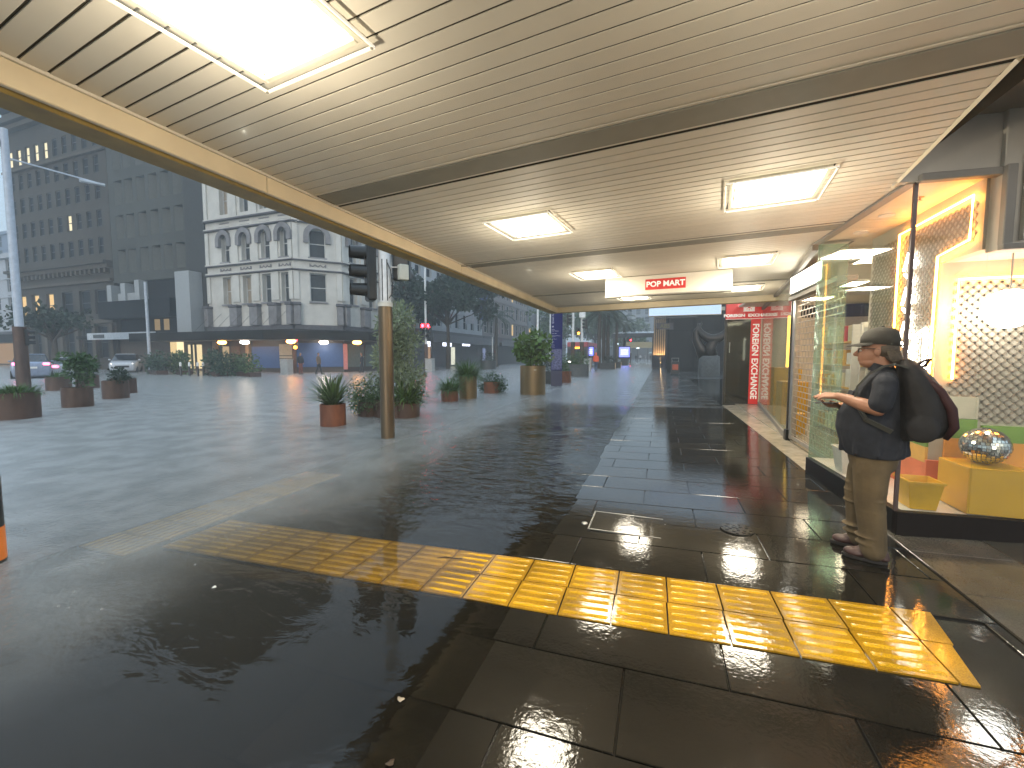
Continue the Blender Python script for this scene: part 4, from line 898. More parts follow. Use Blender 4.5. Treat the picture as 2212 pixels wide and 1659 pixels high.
cb = MB(); cb.tube([(0.05, -0.09, 3.12), (0.10, -0.10, 3.0), (0.13, -0.08, 2.75), (0.12, -0.07, 2.58), (0.06, -0.08, 2.5)], 0.009, 6); cb.tube([(0.13, -0.03, 2.95), (0.22, -0.03, 2.84), (0.3, -0.03, 2.85)], 0.007, 6); cb.build('cable', CABL, sp, rot=(0, 0, vw), smooth='all')
# pole with an outreach arm at the left
pl_ = G(52, 838)
lp = thing('outreach_pole', 'tall pale pole with a long outreach arm and brown base at the left', 'signal pole', (pl_.x, pl_.y, WATER))
dd = math.hypot(pl_.x, pl_.y); zt = atz(282, pl_, 28)
MB().lathe([(0.24, -0.3), (0.22, atz(705, pl_, 42))], 20).build('cladding', CORTEND, lp, smooth=True)
MB().lathe([(0.15, atz(705, pl_, 42)), (0.13, zt)], 16).build('mast', M('pale_pole', (0.42, 0.46, 0.52), 0.4), lp, smooth=True)
lw_ = math.atan2(pl_.y, pl_.x) - R(90); za = atz(345, pl_, 38)
m = MB(); m.tube([(0, 0, za), (3.0, 0, za - 0.35)], 0.035, 6); m.build('arm', M('pale_pole', (0.42, 0.46, 0.52), 0.4), lp, rot=(0, 0, lw_ - R(8)))
m = MB(); m.box((2.7, 0, za - 0.38), (0.9, 0.22, 0.10)); m.build('luminaire', M('lum_grey', (0.4, 0.43, 0.47), 0.4), lp, rot=(0, 0, lw_ - R(8)), bevel=0.02)
o = signal_head(lp, (0.0, 0, 0), lw_ + R(90)); o.location = Matrix.Rotation(lw_, 3, 'Z') @ Vector((0.2, -0.1, atz(716, pl_, 42) - 0.25)); o.scale = (0.75, .75, .75)
MB().box((-0.28, 0, zt - 0.65), (0.3, 0.2, 0.28)).build('camera_box', M('pale_pole', (0.42, 0.46, 0.52), 0.4), lp, rot=(0, 0, lw_))
# red signal across the road
REDG = E('red_signal_glow', (1.0, 0.015, 0.025), 40.0); GRNG = E('green_signal_glow', (0.05, 1.0, 0.45), 10.0); AMBG = E('amber_signal_glow', (1.0, 0.33, 0.03), 14.0)
def pole_signal(px, py, ptop, label, heads, mast=0.11, base_h=2.6, pole_name='signal_pole'):
    p = G(px, py); t = thing(pole_name, label, 'signal pole', (p.x, p.y, WATER), math.atan2(p.y, p.x) - R(90), 'signal poles')
    MB().lathe([(mast * 1.6, -0.3), (mast * 1.6, base_h)], 14).build('cladding', CORTEND, t, smooth=True)
    MB().lathe([(mast, base_h), (mast * 0.9, atz(ptop, p, px))], 14).build('mast', POLEW, t, smooth=True)
    for dx, yy, rz, lit, n_, s in heads: signal_head(t, (dx, -0.2, atz(yy, p, px)), R(rz), lit, n_, s)
    return t
t = pole_signal(921, 800, 540, 'tall pale pole with a glowing red signal across the road', [(-0.36, 715, 12, ((0,), REDG), 3, 1.6), (0.32, 715, -20, ((0,), REDG), 3, 1.6)])
t = pole_signal(1237, 806, 640, 'crossing signal pole with a black three-lamp head right of the navy totem', [(-0.45, 690, 80, None, 3, 0.9)])
MB().box((0.75, 0, 5.0), (0.5, 0.3, 0.75)).build('control_box', POLEW, t)
t = pole_signal(1256, 806, 640, 'crossing signal pole with an amber pedestrian lamp', [(0.35, 700, -100, None, 3, 0.9), (-0.3, 716, 10, ((1,), AMBG), 2, 0.9)])
t = pole_signal(637, 806, 720, 'short signal post with red and amber lamps before the blue hoarding', [(0.1, 745, 0, ((1,), AMBG), 2, 1.2)], 0.1, 2.3)
for z_, c_ in ((3.2, REDG),): MB().ell((0.15, -0.35, 2.75), (0.10, 0.05, 0.10)).build('lamp_lens', c_, t)
t = pole_signal(1362, 783, 735, 'distant signal with a red lamp above the wet pavement', [(0, 739, 0, ((0,), REDG), 3, 1.3)], 0.1, 2.0)
t = pole_signal(1411, 783, 735, 'distant signal with a green lamp above the umbrellas', [(0, 741, 0, ((1,), GRNG), 3, 1.2)], 0.1, 2.0)
# plain poles
for px, py, pt, r_, lab, mt_ in [(1161, 806, 663, 0.10, 'pale street sign post rising behind the bronze planter', POLEW), (1188, 795, 668, 0.09, 'thin distant lamp post left of the navy totem', POLEW), (325, 806, 610, 0.12, 'grey lamp post before the white shop band opposite', M('lum_grey', (0.4, 0.43, 0.47), 0.4)), (933, 800, 720, 0.13, 'dark post beside the red signal with a short bracket', CABL), (1064, 795, 728, 0.06, 'slim white post on the opposite pavement', POLEW)]:
    p = G(px, py); t = thing('street_post', lab, 'post', (p.x, p.y, WATER))
    MB().lathe([(r_, -0.3), (r_ * 0.85, atz(pt, p, px))], 14).build('shaft', mt_, t, smooth=True)
    MB().lathe([(r_ * 1.5, -0.3), (r_ * 1.4, 0.12), (r_, 0.16)], 14).build('foot', mt_, t, smooth=True)
    if px == 1161:
        d_ = MB().lathe([(0.001, 0), (0.5, 0), (0.5, 0.02), (0.001, 0.02)], 24).build('sign_disc', M('sign_back', (0.25, 0.27, 0.3), 0.4, 0.6), t, loc=(-0.25, 0, atz(690, p, px)), rot=(R(90), 0, R(65)))
    if px == 933: MB().tube([(0, 0, atz(722, p, px) - .1), (-1.6, 0, atz(722, p, px) - .1)], 0.05, 6).build('bracket', POLEW, t)
# navy map totem
p = G(1202, 834)
tt = thing('map_totem', 'tall navy wayfinding totem with white arrows and a map', 'totem', (p.x, p.y, WATER), math.atan2(p.y, p.x) - R(86))
NAVY = M('totem_navy', (0.010, 0.014, 0.10), 0.6, var=0.06, spec=0.1); NAVD = M('totem_navy_base', (0.010, 0.016, 0.06), 0.35)
HT = 3.55
MB().bb((-0.27, 0, -0.3), (0.27, 0.14, 0.76)).build('base', NAVD, tt, bevel=0.008)
MB().bb((-0.27, 0.004, 0.762), (0.27, 0.136, HT)).build('panel', NAVY, tt, bevel=0.008)
TWH = M('totem_white', (0.6, 0.62, 0.68), 0.5)
def arrow(c, rot):
    a = MB(); a.box((0, -0.02, 0), (0.018, 0.004, 0.11)); 
    for s in (-1, 1): a.box((s * 0.022, -0.02, 0.033), (0.018, 0.004, 0.07), mat=Matrix.Rotation(-s * R(45), 4, 'Y'))
    return a.build('arrow', TWH, tt, loc=c, rot=rot)
arrow((-0.19, 0.018, 2.86), (0, 0, 0)); arrow((-0.19, 0.018, 2.14), (0, R(-90), 0))
for body, z, s in [('Aotea', 2.74, 0.055), ('Civic Precinct', 2.67, 0.06), ('Town Hall', 2.55, 0.055), ('Library and Theatre', 2.44, 0.05), ('Central', 2.39, 0.045), ('Art Gallery', 2.28, 0.05), ('Albert', 2.04, 0.035), ('University', 1.99, 0.035), ('Station', 1.90, 0.05)]:
    text(body, s, TWH, tt, (-0.24, 0.002, z), FACE_CAM, align='LEFT')
text('Queen Street', 0.12, TWH, tt, (-0.19, 0.002, 3.35), (R(90), R(-90), 0))
mp_, n_, l_, p_ = nmat('map_print'); vn = n_.new('ShaderNodeTexVoronoi'); vn.inputs['Scale'].default_value = 9; vn.feature = 'DISTANCE_TO_EDGE'
tcx = n_.new('ShaderNodeTexCoord'); l_.new(tcx.outputs['Object'], vn.inputs['Vector']); crx = n_.new('ShaderNodeValToRGB'); crx.color_ramp.elements[0].color = (0.16, 0.17, 0.3, 1); crx.color_ramp.elements[1].color = (0.045, 0.045, 0.12, 1); crx.color_ramp.elements[1].position = 0.12
l_.new(vn.outputs['Distance'], crx.inputs[0]); l_.new(crx.outputs[0], p_.inputs['Base Color'])
MB().bb((-0.25, -0.004, 0.80), (0.25, 0.003, 1.80)).build('map', mp_, tt)
MB().lathe([(0.001, 0), (0.075, 0), (0.075, 0.003), (0.001, 0.003)], 5).build('map_park', M('park_olive', (0.09, 0.10, 0.03), 0.5), tt, loc=(-0.15, -0.005, 1.40), rot=(R(90), 0, 0))
# bollard at the left edge with an orange band
p = G(2, 1222)
t = thing('orange_band_bollard', 'dark bollard with an orange band cut by the left edge of the picture', 'bollard', (p.x - 0.145, p.y - 0.02, WATER))
MB().lathe([(0.10, -0.2), (0.10, 0.62), (0.085, 0.66), (0.001, 0.67)], 20).build('post', SIGB, t, smooth=True)
MB().lathe([(0.1015, 0.02), (0.1015, 0.26)], 20).build('reflective_band', M('orange_band', (0.75, 0.20, 0.02), 0.4), t, smooth=True)
# white bollards opposite
for i, px in enumerate((391, 410, 428, 440)):
    p = G(px, 812); t = thing('small_bollard', 'short white-tipped bollard opposite, %s from the left of the four' % ['first', 'second', 'third', 'last'][i], 'bollard', (p.x, p.y, WATER), 0, 'bollards opposite')
    MB().lathe([(0.07, -0.2), (0.07, 0.7)], 10).build('post', SIGB, t); MB().lathe([(0.072, 0.7), (0.072, 0.95), (0.03, 1.0)], 10).build('tip', WHITE, t)
# litter bins opposite
for px, py, lab in [(620, 808, 'grey box bin before the striped shop panel opposite'), (929, 801, 'pale litter bin beneath the red signal'), (1268, 801, 'steel litter bin beside the amber crossing signal')]:
    p = G(px, py); t = thing('litter_bin', lab, 'bin', (p.x, p.y, WATER))
    MB().box((0, 0, 0.5), (0.75, 0.6, 1.3)).build('body', M('bin_grey', (0.36, 0.36, 0.34), 0.5), t, bevel=0.03); MB().box((0, 0, 1.17), (0.8, 0.65, 0.06)).build('lid', ALU, t, bevel=0.02)
# leaves and twigs littering the paving
TWIG = M('wet_twig', (0.05, 0.03, 0.015), 0.4)
p = G(945, 1205, -0.02)
tag(MB().tube([(0, 0, 0.012), (0.05, 0.03, 0.016), (0.12, 0.035, 0.014), (0.18, 0.05, 0.014)], 0.004, 5).build('twig', TWIG, loc=(p.x, p.y, gz(p.x) + 0.004)), 'thin dark twig lying on the yellow tactile strip', 'twig')
PALE = M('pale_leaf', (0.40, 0.33, 0.24), 0.4)
for i, (px, py, lab, mt_) in enumerate([(866, 1508, 'pale wet leaf on the water edge near the bottom of the picture', PALE), (843, 1645, 'small brown leaf at the bottom edge of the paving', TWIG), (462, 1267, 'white leaf floating on the water below the yellow strip', M('white_leaf', (.6, .6, .58), .4)), (1580, 1385, 'tiny brown leaf on the paving right of the middle', TWIG)]):
    p = G(px, py, -0.01); m = MB(); z = max(gz(p.x), WATER) + 0.006
    pts = [(0.017 * math.cos(a) * (1 + .25 * math.sin(3 * a)), 0.012 * math.sin(a) * (1 + .2 * math.cos(5 * a)), 0.003 * math.cos(2 * a)) for a in [k * math.pi / 5 for k in range(10)]]
    m.add(pts + [(0, 0, 0.004)], [(k, (k + 1) % 10, 10) for k in range(10)]); tag(m.build('fallen_leaf', mt_, loc=(p.x, p.y, z), rot=(0, 0, i)), lab, 'leaf')

# ================================================================ buildings opposite
FY = 28.0
def X28(px, Y=FY): return onY(px, 767, Y).x
WINDK = M('window_dark', (0.022, 0.027, 0.033), 0.5, spec=0.0)
WINLIT = E('window_lit', (1.0, 0.66, 0.28), 0.95)
WINLITW = E('window_lit_pale', (1.0, 0.86, 0.55), 1.1)
WINDIM = M('window_blind', (0.30, 0.24, 0.17), 0.5)
def wall_holes(L, z0, z1, holes, th):
    us = sorted({0.0, L} | {h[0] for h in holes} | {h[1] for h in holes}); zs = sorted({z0, z1} | {h[2] for h in holes} | {h[3] for h in holes})
    m = MB()
    for i in range(len(us) - 1):
        run = None
        for j in range(len(zs) - 1):
            uc, zc = (us[i] + us[i + 1]) / 2, (zs[j] + zs[j + 1]) / 2
            if any(h[0] < uc < h[1] and h[2] < zc < h[3] for h in holes):
                if run is not None: m.bb((us[i], 0, run), (us[i + 1], th, zs[j])); run = None
            elif run is None: run = zs[j]
        if run is not None: m.bb((us[i], 0, run), (us[i + 1], th, z1))
    return m
class Face:
    """a facade plane: u runs along it, y into the building"""
    def __init__(s, par, org, ang): s.p, s.o, s.a = par, org, ang
    def put(s, m, name, mat, par=None, **k):
        o = m.build(name, mat, s.p if par is None else par, **k)
        if par is None: o.location = s.o; o.rotation_euler = (0, 0, s.a)
        return o
    def box(s, u0, u1, y0, y1, z0, z1, name, mat, bevel=0.0): return s.put(MB().bb((u0, y0, z0), (u1, y1, z1)), name, mat, bevel=bevel)
    def window(s, u0, u1, z0, z1, depth, frame, pane, bars=1, arch=0.0):
        fr = MB(); w_ = 0.07
        fr.bb((u0, depth - 0.06, z0), (u0 + w_, depth, z1)); fr.bb((u1 - w_, depth - 0.06, z0), (u1, depth, z1)); fr.bb((u0 + w_, depth - 0.06, z1 - w_), (u1 - w_, depth, z1)); fr.bb((u0 + w_, depth - 0.06, z0), (u1 - w_, depth, z0 + w_))
        for b in range(bars): zz = z0 + (z1 - z0) * (b + 1) / (bars + 1); fr.bb((u0 + w_, depth - 0.05, zz - 0.035), (u1 - w_, depth, zz + 0.035))
        f = s.put(fr, 'window', frame)
        MB().bb((u0, depth + 0.001, z0), (u1, depth + 0.03, z1)).build('pane', pane, f)
        return f
# --- white italianate corner building
IVORY = M('ivory_stucco', (0.55, 0.525, 0.47), 0.7, var=0.08, scale=1.2, dirt=0.25)
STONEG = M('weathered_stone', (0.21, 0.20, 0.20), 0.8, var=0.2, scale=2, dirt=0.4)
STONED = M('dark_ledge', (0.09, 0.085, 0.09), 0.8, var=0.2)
WINGR = M('window_grey', (0.055, 0.062, 0.066), 0.4, spec=0.1)
SASH = M('sash_white', (0.5, 0.5, 0.48), 0.5)
wb = thing('white_corner_building', 'white ornate corner building with arched windows across the road', 'building', (0, 0, 0))
xa, xb = X28(457), X28(640)
t_c = 2.7
FA = Face(wb, (xa, FY, 0), 0); LA = xb - xa
FB = Face(wb, (xb, FY, 0), R(45)); LB = t_c * math.sqrt(2)
FC = Face(wb, (xb + t_c, FY + t_c, 0), R(90)); LC = 9.0
def arch_hood(F, uc, zs, r, dep=0.28, wd=0.42, leg=0.55):
    m = MB(); pts = [(uc - r, zs - leg)] + [(uc - r * math.cos(R(180) * k / 12), zs + r * math.sin(R(180) * k / 12)) for k in range(13)] + [(uc + r, zs - leg)]
    out_ = [(uc - r - wd, zs - leg)] + [(uc - (r + wd) * math.cos(R(180) * k / 12), zs + (r + wd) * math.sin(R(180) * k / 12)) for k in range(13)] + [(uc + r + wd, zs - leg)]
    n = len(pts); vs = [(u, -dep, z) for u, z in pts] + [(u, -dep, z) for u, z in out_] + [(u, 0, z) for u, z in pts] + [(u, 0, z) for u, z in out_]
    fs = [(i, i + 1, n + i + 1, n + i) for i in range(n - 1)] + [(i, 2 * n + i, 2 * n + i + 1, i + 1) for i in range(n - 1)] + [(n + i, n + i + 1, 3 * n + i + 1, 3 * n + i) for i in range(n - 1)] + [(0, n, 3 * n, 2 * n), (n - 1, 3 * n - 1, 4 * n - 1, 2 * n - 1)]
    m.add(vs, fs); F.put(m, 'arch_hood', STONEG)
    # fill above the round window head
    m = MB(); k0 = [(uc - r * math.cos(R(180) * k / 12), zs + r * math.sin(R(180) * k / 12)) for k in range(13)]
    vs = [(u, 0.10, z) for u, z in k0] + [(u, 0.10, zs + r + 0.02) for u, z in k0]
    m.add(vs, [(i, i + 1, 14 + i, 13 + i) for i in range(12)]); F.put(m, 'arch_spandrel', IVORY)
def dress(F, L, cols, ww, lit1=(), lit3=()):
    h = []
    for u in cols: h += [(u - ww / 2, u + ww / 2, 6.15, 8.60), (u - ww / 2, u + ww / 2, 9.95, 12.35), (u - ww / 2, u + ww / 2, 14.2, 16.9)]
    F.put(wall_holes(L, 3.4, 18.6, h, 0.5), 'wall', IVORY)
    for i, u in enumerate(cols):
        F.window(u - ww / 2, u + ww / 2, 6.15, 8.60, 0.42, SASH, WINDIM if i in lit1 else WINGR)
        F.window(u - ww / 2, u + ww / 2, 9.95, 12.35, 0.42, SASH, WINGR)
        F.window(u - ww / 2, u + ww / 2, 14.2, 16.9, 0.42, SASH, WINDIM if i in lit3 else WINGR)
        arch_hood(F, u, 12.35 - ww / 2, ww / 2)
        # segmental head, garland panel, pedestal
        F.box(u - ww / 2 - 0.12, u + ww / 2 + 0.12, -0.06, -0.001, 8.60, 8.72, 'lintel', IVORY)
        g_ = MB(); 
        for k in range(3):
            c0 = u + (k - 1) * 0.42; g_.tube([(c0 - 0.2 + 0.1 * j, -0.05, 9.32 - 0.16 * math.sin(R(45) * j)) for j in range(5)], 0.045, 5)
        g_.box((u - .62, -.05, 9.25), (0.08, .08, .26)); g_.box((u + .62, -.05, 9.25), (0.08, .08, .26)); F.put(g_, 'garland', STONEG)
        for a, b in ((13.02, 13.10), (13.36, 13.44)): F.box(u - 0.6, u + 0.6, -0.05, -0.001, a, b, 'panel_moulding', STONEG)
        F.box(u - ww / 2 - 0.1, u + ww / 2 + 0.1, -0.14, -0.001, 6.0, 6.14, 'sill', STONEG)
        F.box(u - ww / 2 - 0.1, u + ww / 2 + 0.1, -0.14, -0.001, 9.80, 9.94, 'sill', STONEG)
    edges = [0.0] + [(cols[i] + cols[i + 1]) / 2 for i in range(len(cols) - 1)] + [L]
    for e in edges:                                         # pilasters with dark pedestals
        a, b = max(0.0, e - 0.42), min(L, e + 0.42)
        for z0, z1 in ((6.3, 8.7), (9.7, 12.7), (13.9, 17.4)): F.box(a, b, -0.13, -0.002, z0, z1, 'pilaster', IVORY)
        F.box(a - 0.05, b + 0.05, -0.5, -0.002, 4.12, 5.75, 'pedestal', STONEG, 0.03); F.box(a - 0.12, b + 0.12, -0.58, -0.002, 5.76, 6.02, 'pedestal_cap', STONED, 0.04)
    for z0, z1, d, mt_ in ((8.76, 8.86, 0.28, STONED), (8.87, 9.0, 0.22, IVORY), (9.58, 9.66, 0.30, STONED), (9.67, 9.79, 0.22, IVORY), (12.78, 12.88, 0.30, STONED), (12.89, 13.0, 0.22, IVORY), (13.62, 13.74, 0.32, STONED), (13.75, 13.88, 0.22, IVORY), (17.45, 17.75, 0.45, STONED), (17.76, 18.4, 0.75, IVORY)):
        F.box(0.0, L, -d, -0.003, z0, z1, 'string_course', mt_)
    F.box(0, L, -0.3, 0.5, 3.35, 4.1, 'base_band', STONED)
ca = [X28(px) - xa for px in (497, 540, 582, 623)]
dress(FA, LA, ca, 1.0, lit1=(0, 1), lit3=(0,))
dress(FB, LB, [LB / 2], 1.3)
dress(FC, LC, [1.5, 4.2, 7.0], 1.0)
FA.box(0, LA, 0.5, 12, 0.0, 18.6, 'core', IVORY)
for i, (px, py, sz) in enumerate([(540, 616, 0.55), (532, 426, 0.55)]):
    q = onY(px, py, FY - 0.3); t = thing('window_glow', ['glowing globe lamp in a lower window of the white building', 'glowing globe lamp in an upper window of the white building'][i], 'lamp', (q.x + 0.1, FY + 0.25, q.z))
    MB().ell((0, 0, 0), (0.3, 0.12, 0.3)).build('globe', E('pink_white', (1, 0.86, 0.74), 5.0), t); MB().tube([(0, 0, .29), (0, 0, .5)], 0.02, 6).build('stem', DARK, t)
# awning round the corner and its lamps
AWD = M('awning_dark', (0.018, 0.017, 0.015), 0.8, spec=0.1); AWU = M('awning_soffit', (0.09, 0.08, 0.065), 0.7)
aw = thing('corner_awning', 'dark awning wrapping the white corner building above the blue hoardings', 'awning', (0, 0, 0))
AP = [(xa - 6.5, FY - 3.0), (xb - 0.2, FY - 3.0), (xb + t_c + 3.0, FY + t_c - 0.3), (xb + t_c + 3.0, FY + t_c + 9)]
AI = [(xa - 6.5, FY - 0.02), (xb, FY - 0.02), (xb + t_c + 0.02, FY + t_c - 0.02), (xb + t_c + 0.02, FY + t_c + 9)]
m = MB(); n4 = 4
m.add([(x, y, 2.75) for x, y in AP] + [(x, y, 3.5) for x, y in AP], [(i, i + 1, 5 + i, 4 + i) for i in range(3)]); aw_f = m.build('fascia', AWD, aw)
m = MB(); m.add([(x, y, 2.78) for x, y in AP] + [(x, y, 2.78) for x, y in AI], [(i, i + 1, 5 + i, 4 + i) for i in range(3)]); m.build('soffit', AWU, aw)
m = MB(); m.add([(x, y, 3.5) for x, y in AP] + [(x, y, 3.75) for x, y in AI], [(i, i + 1, 5 + i, 4 + i) for i in range(3)]); m.build('roof', AWD, aw)
for k in range(9):                                           # stays
    u = xa + 0.4 + k * 1.3
    if u < xb: MB().tube([(u, FY - 0.1, 5.3), (u - 0.2, FY - 1.6, 3.6)], 0.014, 5).build('stay', DARK, aw)
LO, LWH = E('orange_bulkhead', (1.0, 0.40, 0.06), 26.0), E('white_bulkhead', (1.0, 0.80, 0.62), 30.0)
for i, (px, py, mt_, lab) in enumerate([(479, 731, LO, 'orange lamp under the dark awning, leftmost of five'), (528, 729, LWH, 'white lamp under the dark awning, second from the left'), (628, 726, LO, 'orange lamp under the dark awning above the amber signal'), (699, 724, LWH, 'white lamp under the dark awning above the blue hoarding'), (771, 726, LO, 'orange lamp under the dark awning beside the olive tree')]):
    q = onY(px, py, FY - 1.8 if px < 650 else (FY + (px - 650) * 0.016)); t = thing('awning_lamp', lab, 'lamp', (q.x, q.y, 2.77), 0, 'lamps under the dark awning')
    MB().ell((0, 0, -0.18), (0.42, 0.3, 0.17), 14, 8).build('bowl', mt_, t, smooth='all'); MB().lathe([(0.3, 0), (0.3, -0.05), (0.1, -0.06)], 14).build('base_plate', ALU, t)
# ground floor: hoardings and windows
BLUEH = M('blue_hoarding', (0.035, 0.085, 0.23), 0.5, var=0.08); PINKH = M('pink_panel', (0.42, 0.17, 0.17), 0.5)
FA.box(0, LA, -0.02, 0.5, -0.3, 3.36, 'ground_wall', M('ground_wall', (0.05, 0.045, 0.04), 0.6))
FB.box(0, LB, -0.02, 0.5, -0.3, 3.36, 'ground_wall', MATS['ground_wall']); FC.box(0, LC, -0.02, 0.5, -0.3, 3.36, 'ground_wall', MATS['ground_wall'])
def ha(px): return X28(px) - xa
o = FA.box(ha(547), ha(606), -0.12, -0.021, 0.35, 2.25, 'blue_panel', BLUEH); 
st = FA.box(ha(606.5), ha(638), -0.14, -0.021, 0.55, 2.45, 'striped_panel', M('poster_cream', (0.42, 0.36, 0.25), 0.5))
for k in range(4): FA.box(ha(606.5), ha(638), -0.15, -0.141, 0.62 + k * 0.26, 0.70 + k * 0.26, 'stripe', M('poster_dark', (0.05, 0.05, 0.05), .5))
FA.box(ha(466), ha(473), -0.3, -0.021, -0.3, 2.75, 'door_pier', M('pier_tan', (0.30, 0.22, 0.13), 0.6)); FA.box(ha(537), ha(544), -0.3, -0.021, -0.3, 2.75, 'door_pier', MATS['pier_tan'])
FA.box(ha(482), ha(496), -0.1, -0.021, 0.2, 2.3, 'lit_door', E('door_lit', (1, .72, .38), 0.45)); FA.box(ha(502), ha(520), -0.1, -0.021, 0.2, 2.3, 'door_leaf', M('door_brown', (0.12, 0.08, 0.05), .5))
FB.box(0.05, LB - 0.05, -0.12, -0.021, 0.45, 2.55, 'blue_panel', BLUEH); FB.box(LB - 0.04, LB + 0.3, -0.2, -0.021, 0.2, 2.5, 'pink_panel', PINKH)
FC.box(0.4, 2.6, -0.1, -0.021, 0.4, 2.5, 'shop_window', M('shop_window_green', (0.16, 0.21, 0.2), 0.15)); FC.box(2.9, 5.0, -0.1, -0.021, 0.4, 2.5, 'shop_window', MATS['shop_window_green'])
# --- grey concrete building
CONC = M('grey_concrete', (0.050, 0.050, 0.041), 0.8, var=0.14, scale=0.5, dirt=0.45, stretch=(1, 1, 0.3))
CONCL = M('concrete_reveal', (0.085, 0.085, 0.072), 0.8, var=0.1)
gb = thing('concrete_office_building', 'grey concrete office block with rows of deep slanted window slots', 'building', (0, 0, 0))
xc = X28(256); FG = Face(gb, (xc, FY + 0.02, 0), 0); LG = xa - xc
cols = [X28(px) - xc + 0.1 for px in (268, 290, 316, 341, 366, 392)]
holes = []
for u in cols:
    for r_ in range(6): holes.append((u - 0.1, u + 1.15, 9.9 + r_ * 3.45, 12.3 + r_ * 3.45))
FG.put(wall_holes(LG, 9.0, 31.0, holes, 0.7), 'wall', CONC)
for (u0, u1, z0, z1) in holes:
    FG.window(u0 + 0.62, u1, z0, z1, 0.66, DARK, WINDK, 0)
    m = MB(); m.add([(u0, 0.02, z0), (u0 + 0.62, 0.62, z0), (u0 + 0.62, 0.62, z1), (u0, 0.02, z1)], [(0, 1, 2, 3)]); FG.put(m, 'slant_reveal', CONCL)
FG.box(0, LG, 0.7, 14, 0, 31, 'core', CONC)
FG.box(cols[-1] + 1.5, LG - 0.01, -0.12, -0.001, 3.5, 31.0, 'blank_bay', M('concrete_dark', (0.032, 0.032, 0.029), 0.8, var=0.1, dirt=0.3))
# its lower storeys: dark band and white fins
WF = M('white_fin', (0.30, 0.31, 0.31), 0.5, var=0.05)
FG.box(0.1, LG - 3.2, 0.3, 0.69, 3.3, 9.0, 'recess_wall', M('recess_dark', (0.012, 0.012, 0.013), 0.8, spec=0.1))
FG.box(-0.6, LG - 3.6, -1.2, 0.2, 5.2, 6.9, 'dark_band', M('band_dark', (0.008, 0.009, 0.010), 0.7, spec=0.1))
for px, z0, z1, wd in [(252, 6.9, 9.1, 0.5), (281, 6.9, 9.2, 0.5), (311, 6.9, 9.4, 0.5)]: FG.box(X28(px) - xc, X28(px) - xc + wd * 1.4, -0.5, 0.29, z0, z1 - 0.4, 'white_fin', WF)
FG.box(X28(417) - xc, X28(447) - xc, -1.3, -0.13, 3.6, 9.2, 'white_fin', WF)
FG.box(X28(270) - xc, X28(310) - xc, -0.3, 0.29, 6.95, 7.8, 'white_panel', WF)
FG.box(0.2, X28(400) - xc, -2.6, -2.45, 3.0, 3.65, 'sign_band', M('band_white', (0.46, 0.48, 0.5), 0.5)); FG.box(-2.0, X28(400) - xc, -2.44, 0.0, 3.1, 3.4, 'awning_slab', AWD)
for px in (272, 283): FG.box(X28(px) - xc, X28(px) - xc + 0.9, -2.63, -2.601, 3.15, 3.5, 'band_panel', DARK)
FG.box(0, LG, 0.2, 0.69, -0.3, 3.3, 'ground_wall', M('ground_brown', (0.11, 0.075, 0.05), 0.6, var=.2))
FG.box(X28(366) - xc, X28(378) - xc, 0.1, 0.19, 0.3, 3.0, 'lit_entry', E('entry_lit', (1, .72, .34), 0.8)); FG.box(X28(380) - xc, X28(393) - xc, 0.1, 0.19, 0.2, 3.0, 'lit_entry', E('entry_lit2', (1, .8, .45), 1.2))
FG.box(X28(404) - xc, X28(432) - xc, 0.1, 0.19, 0.2, 2.5, 'lit_entry', E('entry_lit3', (1, .78, .42), 0.9))
for px in (412, 420): FG.box(X28(px) - xc, X28(px) - xc + 0.2, 0.0, 0.09, 0.2, 2.6, 'door_mullion', DARK)
for px in (335, 355): FG.box(X28(px) - xc, X28(px + 10) - xc, 0.1, 0.18, 4.0, 5.1, 'lobby_window', E('lobby', (1, .7, .35), 0.25))
for px, yb_ in ((392, 0.0), (340, 0.0)): pass
# --- brown stone building
BRST = M('brown_stone', (0.046, 0.036, 0.024), 0.8, var=0.16, scale=0.6, dirt=0.45, stretch=(1, 1, 0.4))
BRSL = M('brown_stone_light', (0.075, 0.058, 0.039), 0.8, var=0.12, dirt=0.3)
bb_ = thing('brown_stone_building', 'tall brown stone building with small window rows and lit top floor', 'building', (0, 0, 0))
xd = X28(44); FD = Face(bb_, (xd, FY, 0), 0); LD = xc - xd - 0.01
NC = 10; uc_ = [0.8 + k * (LD - 1.2) / NC for k in range(NC)]
hs_ = []
rows = [(12.2, 13.9), (15.0, 16.7), (17.8, 19.5), (20.5, 22.2), (23.2, 25.0)]
for u in uc_:
    for a_, b_ in rows: hs_.append((u, u + 0.85, a_, b_))
low = [(0.6, 2.2), (3.3, 4.9), (6.2, 7.8), (9.4, 11.4), (12.6, 14.6), (15.4, 17.4)]
for i, (a_, b_) in enumerate(low): hs_ += [(a_, b_, 5.9, 8.5), (a_ + 0.2, b_ - 0.2, 1.2, 4.6)]
FD.put(wall_holes(LD, -0.3, 29.3, hs_, 0.6), 'wall', BRST)
for k, (u0, u1, z0, z1) in enumerate(hs_):
    lit = (z0 == 23.2 and u0 < uc_[5]) or (z0 == 15.0 and abs(u0 - uc_[6]) < .01)
    p_ = WINLITW if lit else WINDK
    if z0 == 5.9 and u0 < 7: p_ = WINLIT
    FD.window(u0, u1, z0, z1, 0.13 if u1 - u0 < 1 else 0.3, DARK, p_, 1)
FD.box(0, LD, 0.62, 14, 0, 29.3, 'core', BRST)
